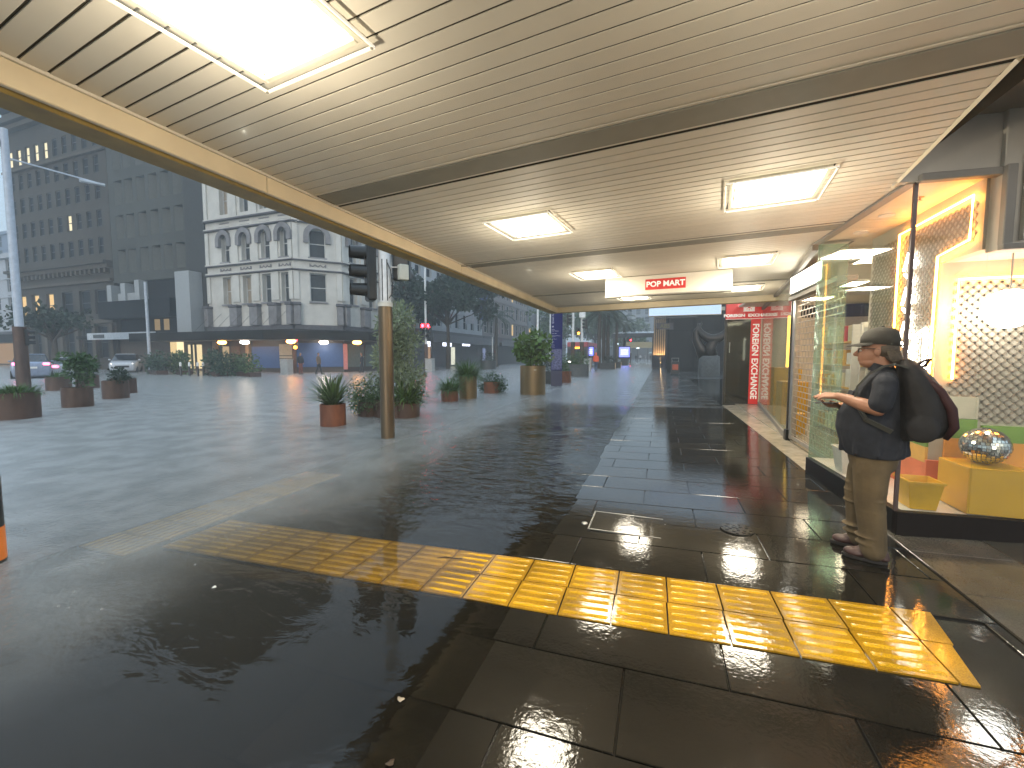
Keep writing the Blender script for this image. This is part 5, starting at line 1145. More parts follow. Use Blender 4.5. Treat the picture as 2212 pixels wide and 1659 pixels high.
for z0, z1, d, mt_ in ((10.6, 11.0, 0.5, BRSL), (11.01, 11.3, 0.8, BRST), (9.2, 9.5, 0.3, BRSL), (4.9, 5.3, 0.3, BRSL), (22.5, 22.75, 0.3, BRSL), (27.0, 27.5, 0.6, BRSL), (27.51, 28.1, 1.0, BRST)): FD.box(-0.2, LD, -d, -0.003, z0, z1, 'cornice', mt_)
for k in range(22): FD.box(0.3 + k * 0.84, 0.62 + k * 0.84, -0.4, -0.004, 10.1, 10.59, 'dentil', BRSL)
for k in range(7): FD.box(0.0 + k * 3.0, 0.5 + k * 3.0, -0.25, -0.004, -0.3, 4.88, 'pier', BRSL)
FD.box(-0.2, 6.5, -0.6, 0.6, 29.41, 30.4, 'parapet', BRST)
# --- paler buildings beyond, at the left edge
def plain_building(name, label, x0, x1, y0, y1, h, mat, rows_, cols_, ww, wh, base=3.6, faces='SE', lit=0.0, pane=WINDK, storey=None):
    t = thing(name, label, 'building', (0, 0, 0))
    MB().bb((x0 + 0.35, y0 + 0.35, -0.3), (x1 - 0.35, y1, h)).build('core', mat, t)
    fl_ = []
    if 'S' in faces: fl_.append((Face(t, (x0, y0, 0), 0), x1 - x0, cols_[0]))
    if 'E' in faces: fl_.append((Face(t, (x1, y0, 0), R(90)), y1 - y0, cols_[1]))
    if 'W' in faces: fl_.append((Face(t, (x0, y1, 0), R(-90)), y1 - y0, cols_[1]))
    sh_ = storey or (h - base - 1.0) / rows_
    for F, L, nc in fl_:
        hh = []
        for r_ in range(rows_):
            for c_ in range(nc): u = (c_ + 0.5) * L / nc; z = base + r_ * sh_ + 0.8; hh.append((u - ww / 2, u + ww / 2, z, z + wh))
        F.put(wall_holes(L, base, h, hh, 0.34), 'wall', mat); F.box(0, L, 0.02, 0.34, -0.3, base, 'ground_wall', M('shop_dark', (0.05, 0.05, 0.055), 0.4))
        for q in hh: F.window(*q, 0.24, SASH, (WINLIT if random.random() < lit else pane), 1)
        for r_ in range(1, rows_): F.box(0, L, -0.12, -0.002, base + r_ * sh_ - 0.1, base + r_ * sh_ + 0.15, 'string_course', mat)
        F.box(0, L, -0.5, -0.002, h - 0.7, h, 'cornice', mat); F.box(0, L, -0.2, -0.002, base - 0.2, base + 0.2, 'string_course', STONED)
    return t
PALEB = M('pale_stucco', (0.42, 0.44, 0.47), 0.7, var=0.1, scale=0.6, dirt=0.3)
plain_building('pale_street_building', 'pale stucco building at the far left edge behind the pole', -112, -82, 36, 50, 17, PALEB, 4, (8, 4), 1.5, 2.2, 5.0, 'SE', 0.03)
plain_building('blue_grey_tower', 'blue-grey tower rising behind the pale building at the far left', -170, -128, 62, 80, 34, M('tower_blue', (0.16, 0.2, 0.28), 0.6), 8, (8, 4), 2.6, 3.0, 5.0, 'SE')
aw2 = thing('side_street_awning', 'dark shop awning at the left edge behind the cars', 'awning', (-96, 33, 0)); MB().bb((-16, -2, 3.6), (14, 2.8, 4.2)).build('roof', AWD, aw2); MB().bb((-16, -2.1, 3.3), (14, -2.01, 4.3)).build('fascia', AWD, aw2)
MB().bb((-14, 2.0, 0.2), (12, 2.5, 3.3)).build('shop_window', E('side_shops', (1, .62, .32), 0.35), aw2)
# --- far side of the main street
XS = xb + t_c
plain_building('pilaster_building', 'pale grey building with blue banner beyond the big dark tree', XS - 14, XS, 42, 62, 17, M('grey_stucco', (0.34, 0.36, 0.38), 0.7, var=0.12, scale=0.5), 4, (3, 8), 1.2, 2.2, 4.4, 'E')
plain_building('brick_street_building', 'dim mid-street building with dark upper windows', XS - 14, XS, 62.2, 86, 15, M('dim_brick', (0.18, 0.16, 0.16), 0.7), 3, (3, 9), 1.4, 2.2, 4.4, 'E', 0.04)
plain_building('distant_office_block', 'hazy distant office block further up the street', XS - 16, XS, 86.4, 125, 27, M('far_block', (0.16, 0.18, 0.2), 0.7), 6, (3, 10), 2.2, 2.2, 4.4, 'SE', 0.03)
plain_building('far_end_building', 'hazy building closing the far end of the street', -26, 6, 168, 190, 20, M('far_end', (0.2, 0.22, 0.25), 0.7), 5, (10, 4), 1.8, 2.2, 4.4, 'S', 0.05)
def street_awning(y0, y1, label):
    t = thing('street_awning', label, 'awning', (XS, y0, 0)); MB().bb((0.02, 0, 3.1), (3.2, y1 - y0, 3.5)).build('roof', AWD, t); MB().bb((3.21, 0, 2.95), (3.3, y1 - y0, 3.9)).build('fascia', M('fascia_grey', (0.11, 0.115, 0.125), .5), t); return t
street_awning(41, 61, 'grey shop awning under the big dark tree'); street_awning(62.3, 84, 'long grey awning with dim lettering mid-street')
for px, w_, lab in [(966, 1.9, 'glowing white shop light box, left of the pair'), (1007, 1.9, 'glowing white shop light box, right of the pair'), (924, 0.9, 'small blue-white shop light by the red signal')]:
    q = onX(px, 743, XS + 2.9); t = thing('shop_light_box', lab, 'sign', (XS + 2.9, q.y, q.z))
    MB().box((0, 0, 0), (0.2, w_, 0.62)).build('case', ALU, t); 
    for sx in (-1, 1): MB().box((sx * 0.103, 0, 0), (0.006, w_ - .04, 0.56)).build('face', E('shop_sign_glow', (0.78, 0.82, 1.0), 2.6), t)
    MB().box((0, -w_ / 2 - 0.003, 0), (0.18, 0.006, 0.56)).build('face', MATS['shop_sign_glow'], t)
    text('the gelato corner', 0.2, M('sign_grey', (.2, .2, .22), .5), t, (0.108, 0, 0), (R(90), 0, R(90)))
q = onX(985, 765, XS + 0.1)
for i, (px, mt_, lab) in enumerate([(978, E('shop_inside', (0.95, .95, .75), 0.8), 'lit white shop doorway under the light boxes'), (929, E('shop_inside2', (1, .6, .35), .35), 'dim orange lit shop window by the red signal'), (1045, E('shop_inside3', (.5, .6, 1), .35), 'dim blue poster window beyond the light boxes')]):
    q = onX(px, 770, XS + 0.1); t = thing('lit_shop_window', lab, 'shop window', (XS + 0.1, q.y, WATER)); MB().bb((-0.04, -0.6, 0.2), (0.04, 0.6, 2.6)).build('pane', mt_, t); MB().bb((-0.03, 0.61, 0.1), (0.06, 0.75, 2.7)).build('frame', DARK, t); MB().bb((-0.03, -0.75, 0.1), (0.06, -0.61, 2.7)).build('frame', DARK, t)
bn = thing('street_banner', 'upright blue banner on the pilaster building', 'banner', (XS + 0.3, 60.5, 7.0)); MB().bb((-0.02, -0.2, 0), (1.5, -0.12, 6.0)).build('cloth', M('banner_blue', (0.03, 0.06, 0.2), 0.6), bn); MB().bb((-0.1, -.25, 6.0), (1.6, -0.05, 6.08)).build('rod', ALU, bn)
b2_ = thing('pale_banner', 'upright pale banner on the pilaster building left of the blue one', 'banner', (XS + 0.3, 55.5, 6.0)); MB().bb((-0.02, -0.2, 0), (1.3, -0.12, 5.6)).build('cloth', M('banner_pale', (0.42, 0.44, 0.48), 0.6), b2_); MB().bb((-0.1, -.25, 5.6), (1.4, -0.05, 5.68)).build('rod', ALU, b2_)
# --- our side, beyond the canopy
DKB = M('black_granite', (0.014, 0.014, 0.015), 0.8, spec=0.05, var=0.2, scale=2)
db = thing('dark_stone_building', 'black stone building behind the sculpture', 'building', (0.55, 40, 0))
MB().bb((0, 0, -0.3), (9, 22, 9.5)).build('wall', DKB, db)
for k in range(4): MB().bb((0.15 + k * 2.1, -0.04, 0.4), (2.05 + k * 2.1, -0.002, 3.6)).build('stone_panel', M('granite_panel', (0.02, 0.02, 0.021), 0.7, spec=0.1), db); MB().bb((0.15 + k * 2.1, -0.04, 3.7), (2.05 + k * 2.1, -0.002, 8.6)).build('stone_panel', MATS['granite_panel'], db)
MB().bb((3.3, -0.1, 5.3), (4.6, -0.05, 5.6)).build('plaque', M('plaque_cream', (0.4, 0.38, 0.28), .5), db)
tp_ = thing('timber_fin_pier', 'building pier clad in warm lit timber fins at the pavement end', 'building', (-1.0, 62, 0))
MB().bb((0, 0, -0.3), (3, 12, 8.5)).build('wall', M('pier_dark', (0.08, 0.06, 0.045), .6), tp_)
for k in range(6): MB().bb((0.05 + k * 0.27, -0.3, 0.2), (0.17 + k * 0.27, -0.001, 8.4)).build('timber_fin', M('timber_fin', (0.46, 0.33, 0.20), 0.5, var=.15), tp_)
for k in range(3):
    MB().box((0.4 + k * 0.55, -0.9, 0.5), (0.16, 0.16, 0.12)).build('uplight', E('uplight', (1, .68, .3), 6.0), tp_)
    sl2 = bpy.data.lights.new('uplight_lamp', 'POINT'); sl2.energy = 220; sl2.color = (1, .68, .33); sl2.shadow_soft_size = 0.0; so = bpy.data.objects.new('uplight_lamp', sl2); COL.objects.link(so); so.parent = tp_; so.location = (0.4 + k * 0.55, -0.9, 0.7)
for i, px in enumerate((1417, 1436)):
    q = onY(px, 790, 52); t = thing('dark_screen', ['dark pavement screen before the timber fins, left one', 'dark pavement screen before the timber fins, right one'][i], 'screen', (q.x, 52, 0)); MB().box((0, 0, 0.75), (0.95, 0.1, 1.5)).build('panel', M('screen_navy', (0.025, 0.028, 0.045), .5), t); MB().box((0, 0, 0.02), (0.9, 0.5, 0.05)).build('foot', DARK, t)
hb = thing('hanging_bar_sign', 'dark hanging sign board with dim gold letters on a bracket', 'sign', (0.45, 34, 0)); q0, q1 = onY(1418, 712, 34), onY(1455, 697, 34)
MB().bb((q0.x - .45, 0, q0.z), (q1.x - .45, 0.15, q1.z)).build('board', M('sign_board_dark', (0.03, 0.03, 0.04), .5), hb); text('ABS', 0.42, M('dim_gold', (0.14, 0.11, 0.03), .5), hb, ((q0.x + q1.x) / 2 - .45, -0.01, (q0.z + q1.z) / 2), FACE_CAM)
MB().tube([(q0.x - .5, 0.07, q1.z + 0.35), (q1.x + 1.2, 0.07, q1.z + 0.4)], 0.05, 6).build('bracket', DARK, hb)
for f_ in (0.2, 0.8): xx = q0.x - .45 + (q1.x - q0.x) * f_; MB().tube([(xx, .07, q1.z), (xx, .07, q1.z + .37)], 0.03, 6).build('hanger', DARK, hb)
cp_ = thing('glass_roof_canopy', 'pale glass roofed canopy further along the pavement', 'canopy', (0, 70, 0))
MB().add([(-7.5, 0, 5.0), (-0.8, 0, 5.0), (-0.8, 22, 6.4), (-7.5, 22, 6.4)], [(0, 1, 2, 3)]).build('roof', M('glass_roof', (0.3, 0.36, 0.42), 0.3), cp_)
for k in range(6): MB().tube([(-7.3 + k * 1.3, -0.05, 5.02), (-7.3 + k * 1.3, 22, 6.45)], 0.08, 4).build('rafter', ALU, cp_)
MB().bb((-7.6, -0.2, 4.3), (-0.7, 0, 4.95)).build('beam', M('beam_dark', (0.06, 0.065, 0.07), .5), cp_)
for x in (-7.2, -1.2): MB().lathe([(0.15, 0), (0.15, 4.3)], 10, (x, 0.2, 0)).build('column', M('beam_dark', (0.06, 0.065, 0.07), .5), cp_)
MB().bb((-6.8, 20, 3.0), (-1.5, 20.3, 4.2)).build('back_panel', E('under_canopy_glow', (0.95, 0.9, 0.6), 0.22), cp_)
# sculpture on its plinth
q = G(1531, 815); sc_ = thing('bronze_sculpture', 'dark curved bronze sculpture on a round stone plinth', 'sculpture', (q.x, q.y, 0.02))
MB().lathe([(0.66, -0.3), (0.68, 0.2), (0.64, 1.35), (0.58, 1.42), (0.001, 1.43)], 28).build('plinth', M('plinth_stone', (0.075, 0.078, 0.075), 0.7, var=0.25, scale=6, bump=0.4), sc_, smooth=True)
m = MB(); SB = M('sculpture_bronze', (0.03, 0.025, 0.022), 0.3, 0.7)
m.tube([(-0.75 + 0.95 * (1 - math.cos(a)), 0, 2.55 - 0.9 * math.sin(a) * 0 + 0.95 * math.cos(a) * 0.0 + (1.1 - 1.1 * math.sin(a))) for a in [R(180) * k / 14 for k in range(15)]], [0.05 + 0.28 * math.sin(R(180) * k / 14) for k in range(15)], 12); m.build('bowl', SB, sc_, smooth='all')
m = MB(); m.tube([(-0.35, 0, 1.4), (-0.55, 0, 1.9), (-0.85, 0, 2.5), (-0.9, 0, 3.1), (-0.5, 0, 3.7)], [0.4, 0.36, 0.28, 0.18, 0.05], 12); m.tube([(0.1, 0, 1.4), (0.0, 0.1, 2.0), (0.35, 0.0, 2.6), (0.95, 0, 3.0), (1.2, 0, 3.5)], [0.42, 0.4, 0.3, 0.12, 0.03], 12); m.build('limbs', SB, sc_, smooth='all')

# ================================================================ trees
def tree(name, label, loc, h, cr, zc, n, leaf, size, group=None, trunk_r=0.25, clumps=26, flat=0.25):
    t = thing(name, label, 'tree', loc, 0, group)
    m = MB(); m.tube([(0, 0, -0.3), (0.1, 0, zc * 0.4), (-0.05, 0.1, zc * 0.75), (0.1, 0, h * 0.9)], [trunk_r, trunk_r * 0.8, trunk_r * 0.55, 0.04], 9)
    cs = []
    for k in range(clumps):
        a = k * 2.39996; rr = cr * math.sqrt((k + 0.5) / clumps) * random.uniform(0.75, 1.05); z = zc + (h - zc) * random.uniform(-0.62, 0.75) * (1 - 0.5 * (rr / cr) ** 2)
        c_ = (rr * math.cos(a), rr * math.sin(a), z, cr * random.uniform(0.2, 0.34)); cs.append(c_)
        if k % 2 == 0: m.tube([(0, 0, zc * 0.55 + 0.02 * k), (c_[0] * 0.5, c_[1] * 0.5, (zc * 0.6 + z) / 2), c_[:3]], [trunk_r * 0.4, trunk_r * 0.25, 0.03], 6)
    m.build('trunk', BARK, t); c = MB(); leaf_cloud(c, n, cs, size, flat, aspect=1.7); c.build('crown', leaf, t)
    return t
q = G(985, 797); tree('street_tree', 'big dark leafy tree across the road behind the red signal', (q.x - 1.0, q.y, WATER), 12.3, 5.4, 8.2, 13000, LEAF('tree_dark_leaf', (0.026, 0.050, 0.030), 0.5), 0.50, 'street trees')
tree('street_tree', 'hazy green tree far up the street, left of the navy totem', (-18, 78, WATER), 12, 5.5, 7.5, 3000, BUSHL, 0.6, 'street trees')
tree('street_tree', 'hazy green tree far up the street right behind the navy totem', (-13.5, 92, WATER), 13, 5.5, 8, 3000, BUSHL, 0.65, 'street trees')
tree('street_tree', 'small dark tree behind the outreach pole at the left', (-47, 20, WATER), 5.4, 2.6, 4.4, 900, DARKL, 0.4, 'street trees')
tree('street_tree', 'dim tree at the end of the street above the umbrellas', (-9, 120, WATER), 12, 6, 7, 2200, BUSHL, 0.8, 'street trees')
def palm(label, loc, h, n=16, L=2.8, r_=0.22):
    t = thing('palm_tree', label, 'palm', loc, random.uniform(0, 6), 'palms along the pavement')
    MB().tube([(0, 0, -0.3), (0.05, 0, h * .5), (0, 0.04, h)], [r_ * 1.1, r_, r_ * 0.9], 10).build('trunk', BARK, t, smooth=True)
    m = MB()
    for k in range(n):
        a = k * 2.39996; el = R(70) - R(100) * (k / n); px_, pz = 0.1, h; ang_ = el; pts = []
        for i in range(9): pts.append((px_, pz)); ang_ -= R(11); px_ += L / 8 * math.cos(ang_); pz += L / 8 * math.sin(ang_)
        ca, sa = math.cos(a), math.sin(a)
        for i in range(1, 9):
            for s in (-1, 1):
                for q_ in range(2):
                    f = q_ / 2; x = pts[i - 1][0] + (pts[i][0] - pts[i - 1][0]) * f; z = pts[i - 1][1] + (pts[i][1] - pts[i - 1][1]) * f
                    ll = 0.75 * math.sin(R(25) + R(135) * i / 9); P0 = Vector((x, 0, z)); P1 = Vector((x + 0.3 * ll, s * ll * 0.8, z - 0.45 * ll)); wv = Vector((0.05, 0, 0.01))
                    vs = [P0 - wv, P0 + wv, P1 + wv * 0.3, P1 - wv * 0.3]; m.add([(v.x * ca - v.y * sa, v.x * sa + v.y * ca, v.z) for v in vs], [(0, 1, 2, 3)])
    m.build('crown', LEAF('palm_leaf', (0.03, 0.055, 0.032), 0.4), t); return t
for px, py, h, lab in [(1294, 796, 6.2, 'palm with a thick trunk nearest the person in orange'), (1304, 795, 6.6, 'palm just right of the thickest palm trunk'), (1313, 795, 6.8, 'slanting third palm in the pavement row'), (1331, 790, 6.4, 'fourth palm, beside the low dark planter boxes'), (1347, 786, 6.8, 'far palm next to the blue advertising screen'), (1356, 783, 7.0, 'farthest palm, below the distant red signal')]:
    q = G(px, py); palm(lab, (q.x, q.y, 0), h)
q = G(1072, 792); palm('palm on the opposite pavement beyond the grasses', (q.x, q.y, 0), 6.6)
for px, py, lab in [(1313, 797, 'low dark planter box at the palm trunks'), (1327, 794, 'low dark planter box with a shrub beside the fourth palm')]:
    q = G(px, py); t = thing('low_planter_box', lab, 'planter', (q.x, q.y, 0)); MB().box((0, 0, 0.3), (1.6, 0.9, 0.7)).build('trough', M('dark_planter', (0.03, 0.032, 0.03), 0.5), t, bevel=.02); m = MB(); leaf_cloud(m, 250, [(0, 0, 0.85, 0.6)], 0.2); m.build('foliage', DARKL, t)

# ================================================================ people
def solid(name, m, mat, parent, voxel=0.01, smooth=2):
    """union of overlapping closed shapes as one continuous skin"""
    o = m.build(name + '_tmp', None)
    md = o.modifiers.new('r', 'REMESH'); md.mode = 'VOXEL'; md.voxel_size = voxel
    if smooth: sm = o.modifiers.new('s', 'SMOOTH'); sm.iterations = smooth; sm.factor = 0.5
    dg = bpy.context.evaluated_depsgraph_get(); me = bpy.data.meshes.new_from_object(o.evaluated_get(dg)); old = o.data
    bpy.data.objects.remove(o); bpy.data.meshes.remove(old); me.name = name; me.materials.clear(); me.materials.append(mat)
    me.polygons.foreach_set('use_smooth', [True] * len(me.polygons))
    r = bpy.data.objects.new(name, me); COL.objects.link(r); r.parent = parent; return r
def caps(m, pts, rs, seg=12):
    pts = [Vector(p) for p in pts]; m.tube(pts, rs, seg)
    for p, r in zip(pts, rs): m.ell(p, (r, r, r), seg, 8)
    return m
def ring(c, a, b, n=20, tilt=0.0):
    ct, st = math.cos(tilt), math.sin(tilt)
    return [(c[0] + a * math.cos(2 * math.pi * k / n) * ct, c[1] + b * math.sin(2 * math.pi * k / n), c[2] + a * math.cos(2 * math.pi * k / n) * st) for k in range(n)]
SKIN = M('skin', (0.36, 0.175, 0.105), 0.5, var=0.1, scale=12)
HAIR = M('hair_grey_brown', (0.09, 0.07, 0.05), 0.7, var=0.3, scale=60)
NAVYS = M('navy_polo', (0.019, 0.022, 0.031), 0.9, var=0.25, scale=14, bump=1.0, bscale=9)
KHAKI = M('khaki_cotton', (0.120, 0.085, 0.042), 0.85, var=0.3, scale=6, bump=1.0, bscale=10)
CAPM = M('cap_grey', (0.058, 0.054, 0.046), 0.85, var=0.12, scale=30, bump=0.2, bscale=150)
PACK = M('pack_black', (0.013, 0.012, 0.013), 0.75, var=0.3, scale=14, bump=1.0, bscale=11)
PACKR = M('pack_maroon', (0.035, 0.007, 0.009), 0.7, var=0.2)
LEATH = M('brown_leather', (0.075, 0.038, 0.032), 0.35, var=0.3, scale=14)
SOLE = M('shoe_sole', (0.02, 0.016, 0.014), 0.7)
mx_, my_ = 1.425, 3.63
man = thing('person', 'man in cap, navy polo and khaki trousers with a big backpack by the shop window', 'person', (mx_, my_, gz(mx_) + 0.002), math.atan2(0.376, -0.927))
# local frame: x forward, y to his left (towards us), z up
# --- skin: head, neck, arms, hands in one surface
b = MB()
hx, hz = 0.005, 1.475
b.ell((hx - 0.022, 0, hz + 0.035), (0.098, 0.076, 0.098), 20, 14)      # skull
b.ell((hx + 0.022, 0, hz - 0.035), (0.072, 0.062, 0.085), 18, 12)      # face
b.ell((hx + 0.052, 0, hz - 0.085), (0.036, 0.040, 0.030), 14, 10)      # chin
b.ell((hx + 0.028, 0, hz - 0.085), (0.055, 0.058, 0.042), 14, 10)      # jowl
caps(b, [(hx + 0.082, 0, hz + 0.006), (hx + 0.108, 0, hz - 0.028)], [0.010, 0.016], 8)   # nose
b.ell((hx + 0.102, 0.012, hz - 0.033), (0.012, 0.010, 0.009)); b.ell((hx + 0.102, -0.012, hz - 0.033), (0.012, 0.010, 0.009))
b.ell((hx + 0.086, 0, hz - 0.056), (0.012, 0.024, 0.006)); b.ell((hx + 0.084, 0, hz - 0.069), (0.012, 0.022, 0.008))    # lips
for s in (-1, 1): b.ell((hx - 0.012, s * 0.077, hz - 0.012), (0.020, 0.009, 0.034), 12, 8)       # ears
for s in (-1, 1): b.ell((hx + 0.070, s * 0.033, hz + 0.010), (0.016, 0.020, 0.010))              # brow/eye area
caps(b, [(hx - 0.02, 0, hz - 0.06), (-0.045, 0, 1.325), (-0.055, 0, 1.28)], [0.062, 0.064, 0.075], 14)   # neck
def hand(b, w0, fw, up, side, curls, r=0.0085, pl=0.075):
    """palm and five fingers; fw = finger direction, up = back of hand, side = towards thumb"""
    w0, fw, up, side = Vector(w0), Vector(fw).normalized(), Vector(up).normalized(), Vector(side).normalized()
    kn = w0 + fw * pl
    for k in range(4):
        off = side * (0.028 - 0.019 * k)
        caps(b, [w0 + off * 0.6, kn + off], [0.016, 0.0125], 8)
        L = (0.070, 0.078, 0.072, 0.056)[k]; p = kn + off; d = fw.copy(); pts = [p]; 
        for j in range(3):
            d = (d - up * curls[k]).normalized(); p = p + d * L * (0.42, 0.33, 0.25)[j]; pts.append(p)
        caps(b, pts, [r * 1.1, r, r * 0.93, r * 0.8], 8)
    t0 = w0 + side * 0.022 + fw * 0.018; t1 = t0 + (side * 0.8 + fw * 0.75 - up * 0.35).normalized() * 0.038; t2 = t1 + (side * 0.25 + fw - up * 0.35).normalized() * 0.030; t3 = t2 + (fw - up * 0.4 - side * 0.1).normalized() * 0.022
    caps(b, [t0, t1, t2, t3], [0.014, 0.0115, 0.0098, 0.008], 8)
# left arm (near side): forearm held out, hand open above the phone
EL, WL = (-0.025, 0.245, 1.085), (0.195, 0.135, 1.150)
caps(b, [(-0.05, 0.06, 1.27), (-0.055, 0.19, 1.22), (-0.045, 0.238, 1.15), EL], [0.03, 0.032, 0.047, 0.047])
caps(b, [EL, (0.05, 0.21, 1.105), (0.13, 0.165, 1.132), WL], [0.046, 0.046, 0.036, 0.026])
hand(b, WL, (0.95, -0.25, -0.02), (0.05, 0.35, 0.93), (0.1, -0.9, 0.35), (0.25, 0.16, 0.2, 0.3))
# right arm (far side) holding the phone
ER, WR = (0.0, -0.245, 1.07), (0.185, -0.06, 1.06)
caps(b, [(-0.05, -0.06, 1.27), (-0.055, -0.19, 1.22), (-0.04, -0.238, 1.15), ER], [0.03, 0.032, 0.047, 0.046])
caps(b, [ER, (0.09, -0.16, 1.065), WR], [0.045, 0.042, 0.027])
hand(b, WR, (0.86, 0.45, 0.06), (0.1, -0.2, -0.95), (-0.3, 0.9, 0.2), (0.32, 0.36, 0.38, 0.4))
solid('body', b, SKIN, man, 0.0055, 2)
# --- polo shirt
b = MB()
b.loft([ring((-0.02, 0, 0.735), 0.165, 0.195), ring((-0.005, 0, 0.80), 0.185, 0.205), ring((0.012, 0, 0.92), 0.197, 0.212), ring((0.012, 0, 1.02), 0.190, 0.208), ring((-0.012, 0, 1.13), 0.160, 0.200), ring((-0.035, 0, 1.22), 0.128, 0.198), ring((-0.05, 0, 1.285), 0.105, 0.165), ring((-0.052, 0, 1.325), 0.082, 0.105), ring((-0.05, 0, 1.345), 0.074, 0.084)])
for s, e in ((1, EL), (-1, ER)):
    caps(b, [(-0.055, s * 0.155, 1.265), (-0.055, s * 0.205, 1.24), (-0.048, s * 0.235, 1.175), (-0.036, s * 0.246, 1.118)], [0.068, 0.068, 0.066, 0.066])
# drape folds
for k in range(7): a = R(-60) + k * R(40); caps(b, [(-0.01 + 0.188 * math.cos(a), 0.206 * math.sin(a), 0.76), (0.0 + 0.19 * math.cos(a + .12), 0.208 * math.sin(a + .12), 0.92)], [0.014, 0.006], 6)
shirt = solid('polo_shirt', b, NAVYS, man, 0.009, 2)
b = MB(); b.loft([ring((-0.042, 0, 1.318), 0.088, 0.095, 20, R(14)), ring((-0.040, 0, 1.372), 0.074, 0.078, 20, R(18)), ring((-0.040, 0, 1.368), 0.069, 0.072, 20, R(18)), ring((-0.042, 0, 1.318), 0.080, 0.086, 20, R(14)), ring((-0.042, 0, 1.318), 0.088, 0.095, 20, R(14))], cap=False); b.build('collar', NAVYS, shirt, smooth='all')
b = MB(); b.box((0.128, 0.09, 1.145), (0.012, 0.085, 0.095), mat=Matrix.Rotation(R(22), 4, 'Z') @ Matrix.Rotation(R(-14), 4, 'Y')); b.build('pocket', NAVYS, shirt, bevel=0.004)
# --- trousers
b = MB()
b.loft([ring((-0.015, 0, 0.64), 0.125, 0.172), ring((-0.012, 0, 0.70), 0.138, 0.182), ring((-0.01, 0, 0.80), 0.150, 0.188)])
caps(b, [(-0.005, 0.088, 0.70), (-0.01, 0.092, 0.62), (-0.012, 0.096, 0.42), (-0.035, 0.100, 0.22), (-0.045, 0.100, 0.085)], [0.098, 0.103, 0.088, 0.080, 0.078], 14)
caps(b, [(0.0, -0.088, 0.70), (0.03, -0.095, 0.60), (0.055, -0.105, 0.42), (0.045, -0.110, 0.22), (0.035, -0.110, 0.085)], [0.098, 0.100, 0.086, 0.078, 0.076], 14)
for s, x0 in ((1, -0.04), (-1, 0.04)):                         # creases at knee and hem
    for z in (0.50, 0.44, 0.36, 0.18, 0.13): b.ell((x0 + 0.02, s * 0.10, z), (0.088, 0.086, 0.011), 14, 6)
solid('trousers', b, KHAKI, man, 0.009, 2)
# --- shoes
for s, x0, yaw_ in ((1, -0.02, 6), (-1, 0.06, -14)):
    b = MB(); y0 = s * 0.102
    b.loft([ring((x0 - 0.075, y0, 0.03), 0.045, 0.036, 16), ring((x0 - 0.07, y0, 0.075), 0.042, 0.034, 16), ring((x0 - 0.06, y0, 0.105), 0.040, 0.036, 16)])
    b.ell((x0 - 0.02, y0, 0.05), (0.085, 0.040, 0.040)); b.ell((x0 + 0.075, y0, 0.042), (0.065, 0.046, 0.034)); b.ell((x0 + 0.02, y0, 0.062), (0.06, 0.038, 0.036))
    sh_ = solid('shoe', b, LEATH, man, 0.007, 2)
    b = MB(); pts = [(x0 + 0.02 + 0.128 * math.cos(a), y0 + (0.040 + 0.010 * (math.cos(a) > 0) * math.cos(a)) * math.sin(a), 0) for a in [k * math.pi / 12 for k in range(24)]]
    b.loft([[(x, y, 0.0) for x, y, z in pts], [(x, y, 0.022) for x, y, z in pts]]); b.build('sole', SOLE, sh_, bevel=0.003)
# --- cap
b = MB(); b.loft([ring((hx - 0.020, 0, hz + 0.040), 0.108, 0.087, 24, R(6)), ring((hx - 0.022, 0, hz + 0.085), 0.108, 0.086, 24, R(4)), ring((hx - 0.026, 0, hz + 0.125), 0.094, 0.074, 24, R(2)), ring((hx - 0.030, 0, hz + 0.150), 0.064, 0.052, 24), ring((hx - 0.032, 0, hz + 0.161), 0.02, 0.018, 24)])
cap_ = b.build('cap', CAPM, man, smooth='all')
b = MB(); n_ = 12; top, bot = [], []
for k in range(n_ + 1):
    a = R(-78) + R(156) * k / n_; inner = (hx - 0.02 + 0.106 * math.cos(a), 0.086 * math.sin(a), hz + 0.052); ext_ = max(0.0, math.cos(a)) ** 0.6
    outer = (inner[0] + 0.075 * ext_, inner[1] * (1 - 0.08 * ext_), hz + 0.052 - 0.018 * ext_ - 0.010 * math.sin(a) ** 2); top.append((inner, outer))
vs = [p for io in top for p in io]; vs2 = [(x, y, z - 0.005) for x, y, z in vs]; N2 = len(vs)
b.add(vs + vs2, [(2 * i, 2 * i + 1, 2 * i + 3, 2 * i + 2) for i in range(n_)] + [(N2 + 2 * i, N2 + 2 * i + 2, N2 + 2 * i + 3, N2 + 2 * i + 1) for i in range(n_)] + [(2 * i + 1, N2 + 2 * i + 1, N2 + 2 * i + 3, 2 * i + 3) for i in range(n_)]); b.build('peak', CAPM, cap_, smooth='all')
b = MB(); b.ell((hx - 0.032, 0, hz + 0.163), (0.009, 0.009, 0.006)); b.build('button', CAPM, cap_)
b = MB(); b.tube([(hx - 0.124, 0.03, hz + 0.035), (hx - 0.132, 0.0, hz + 0.030), (hx - 0.124, -0.03, hz + 0.035)], 0.008, 6); b.build('strap', CAPM, cap_)
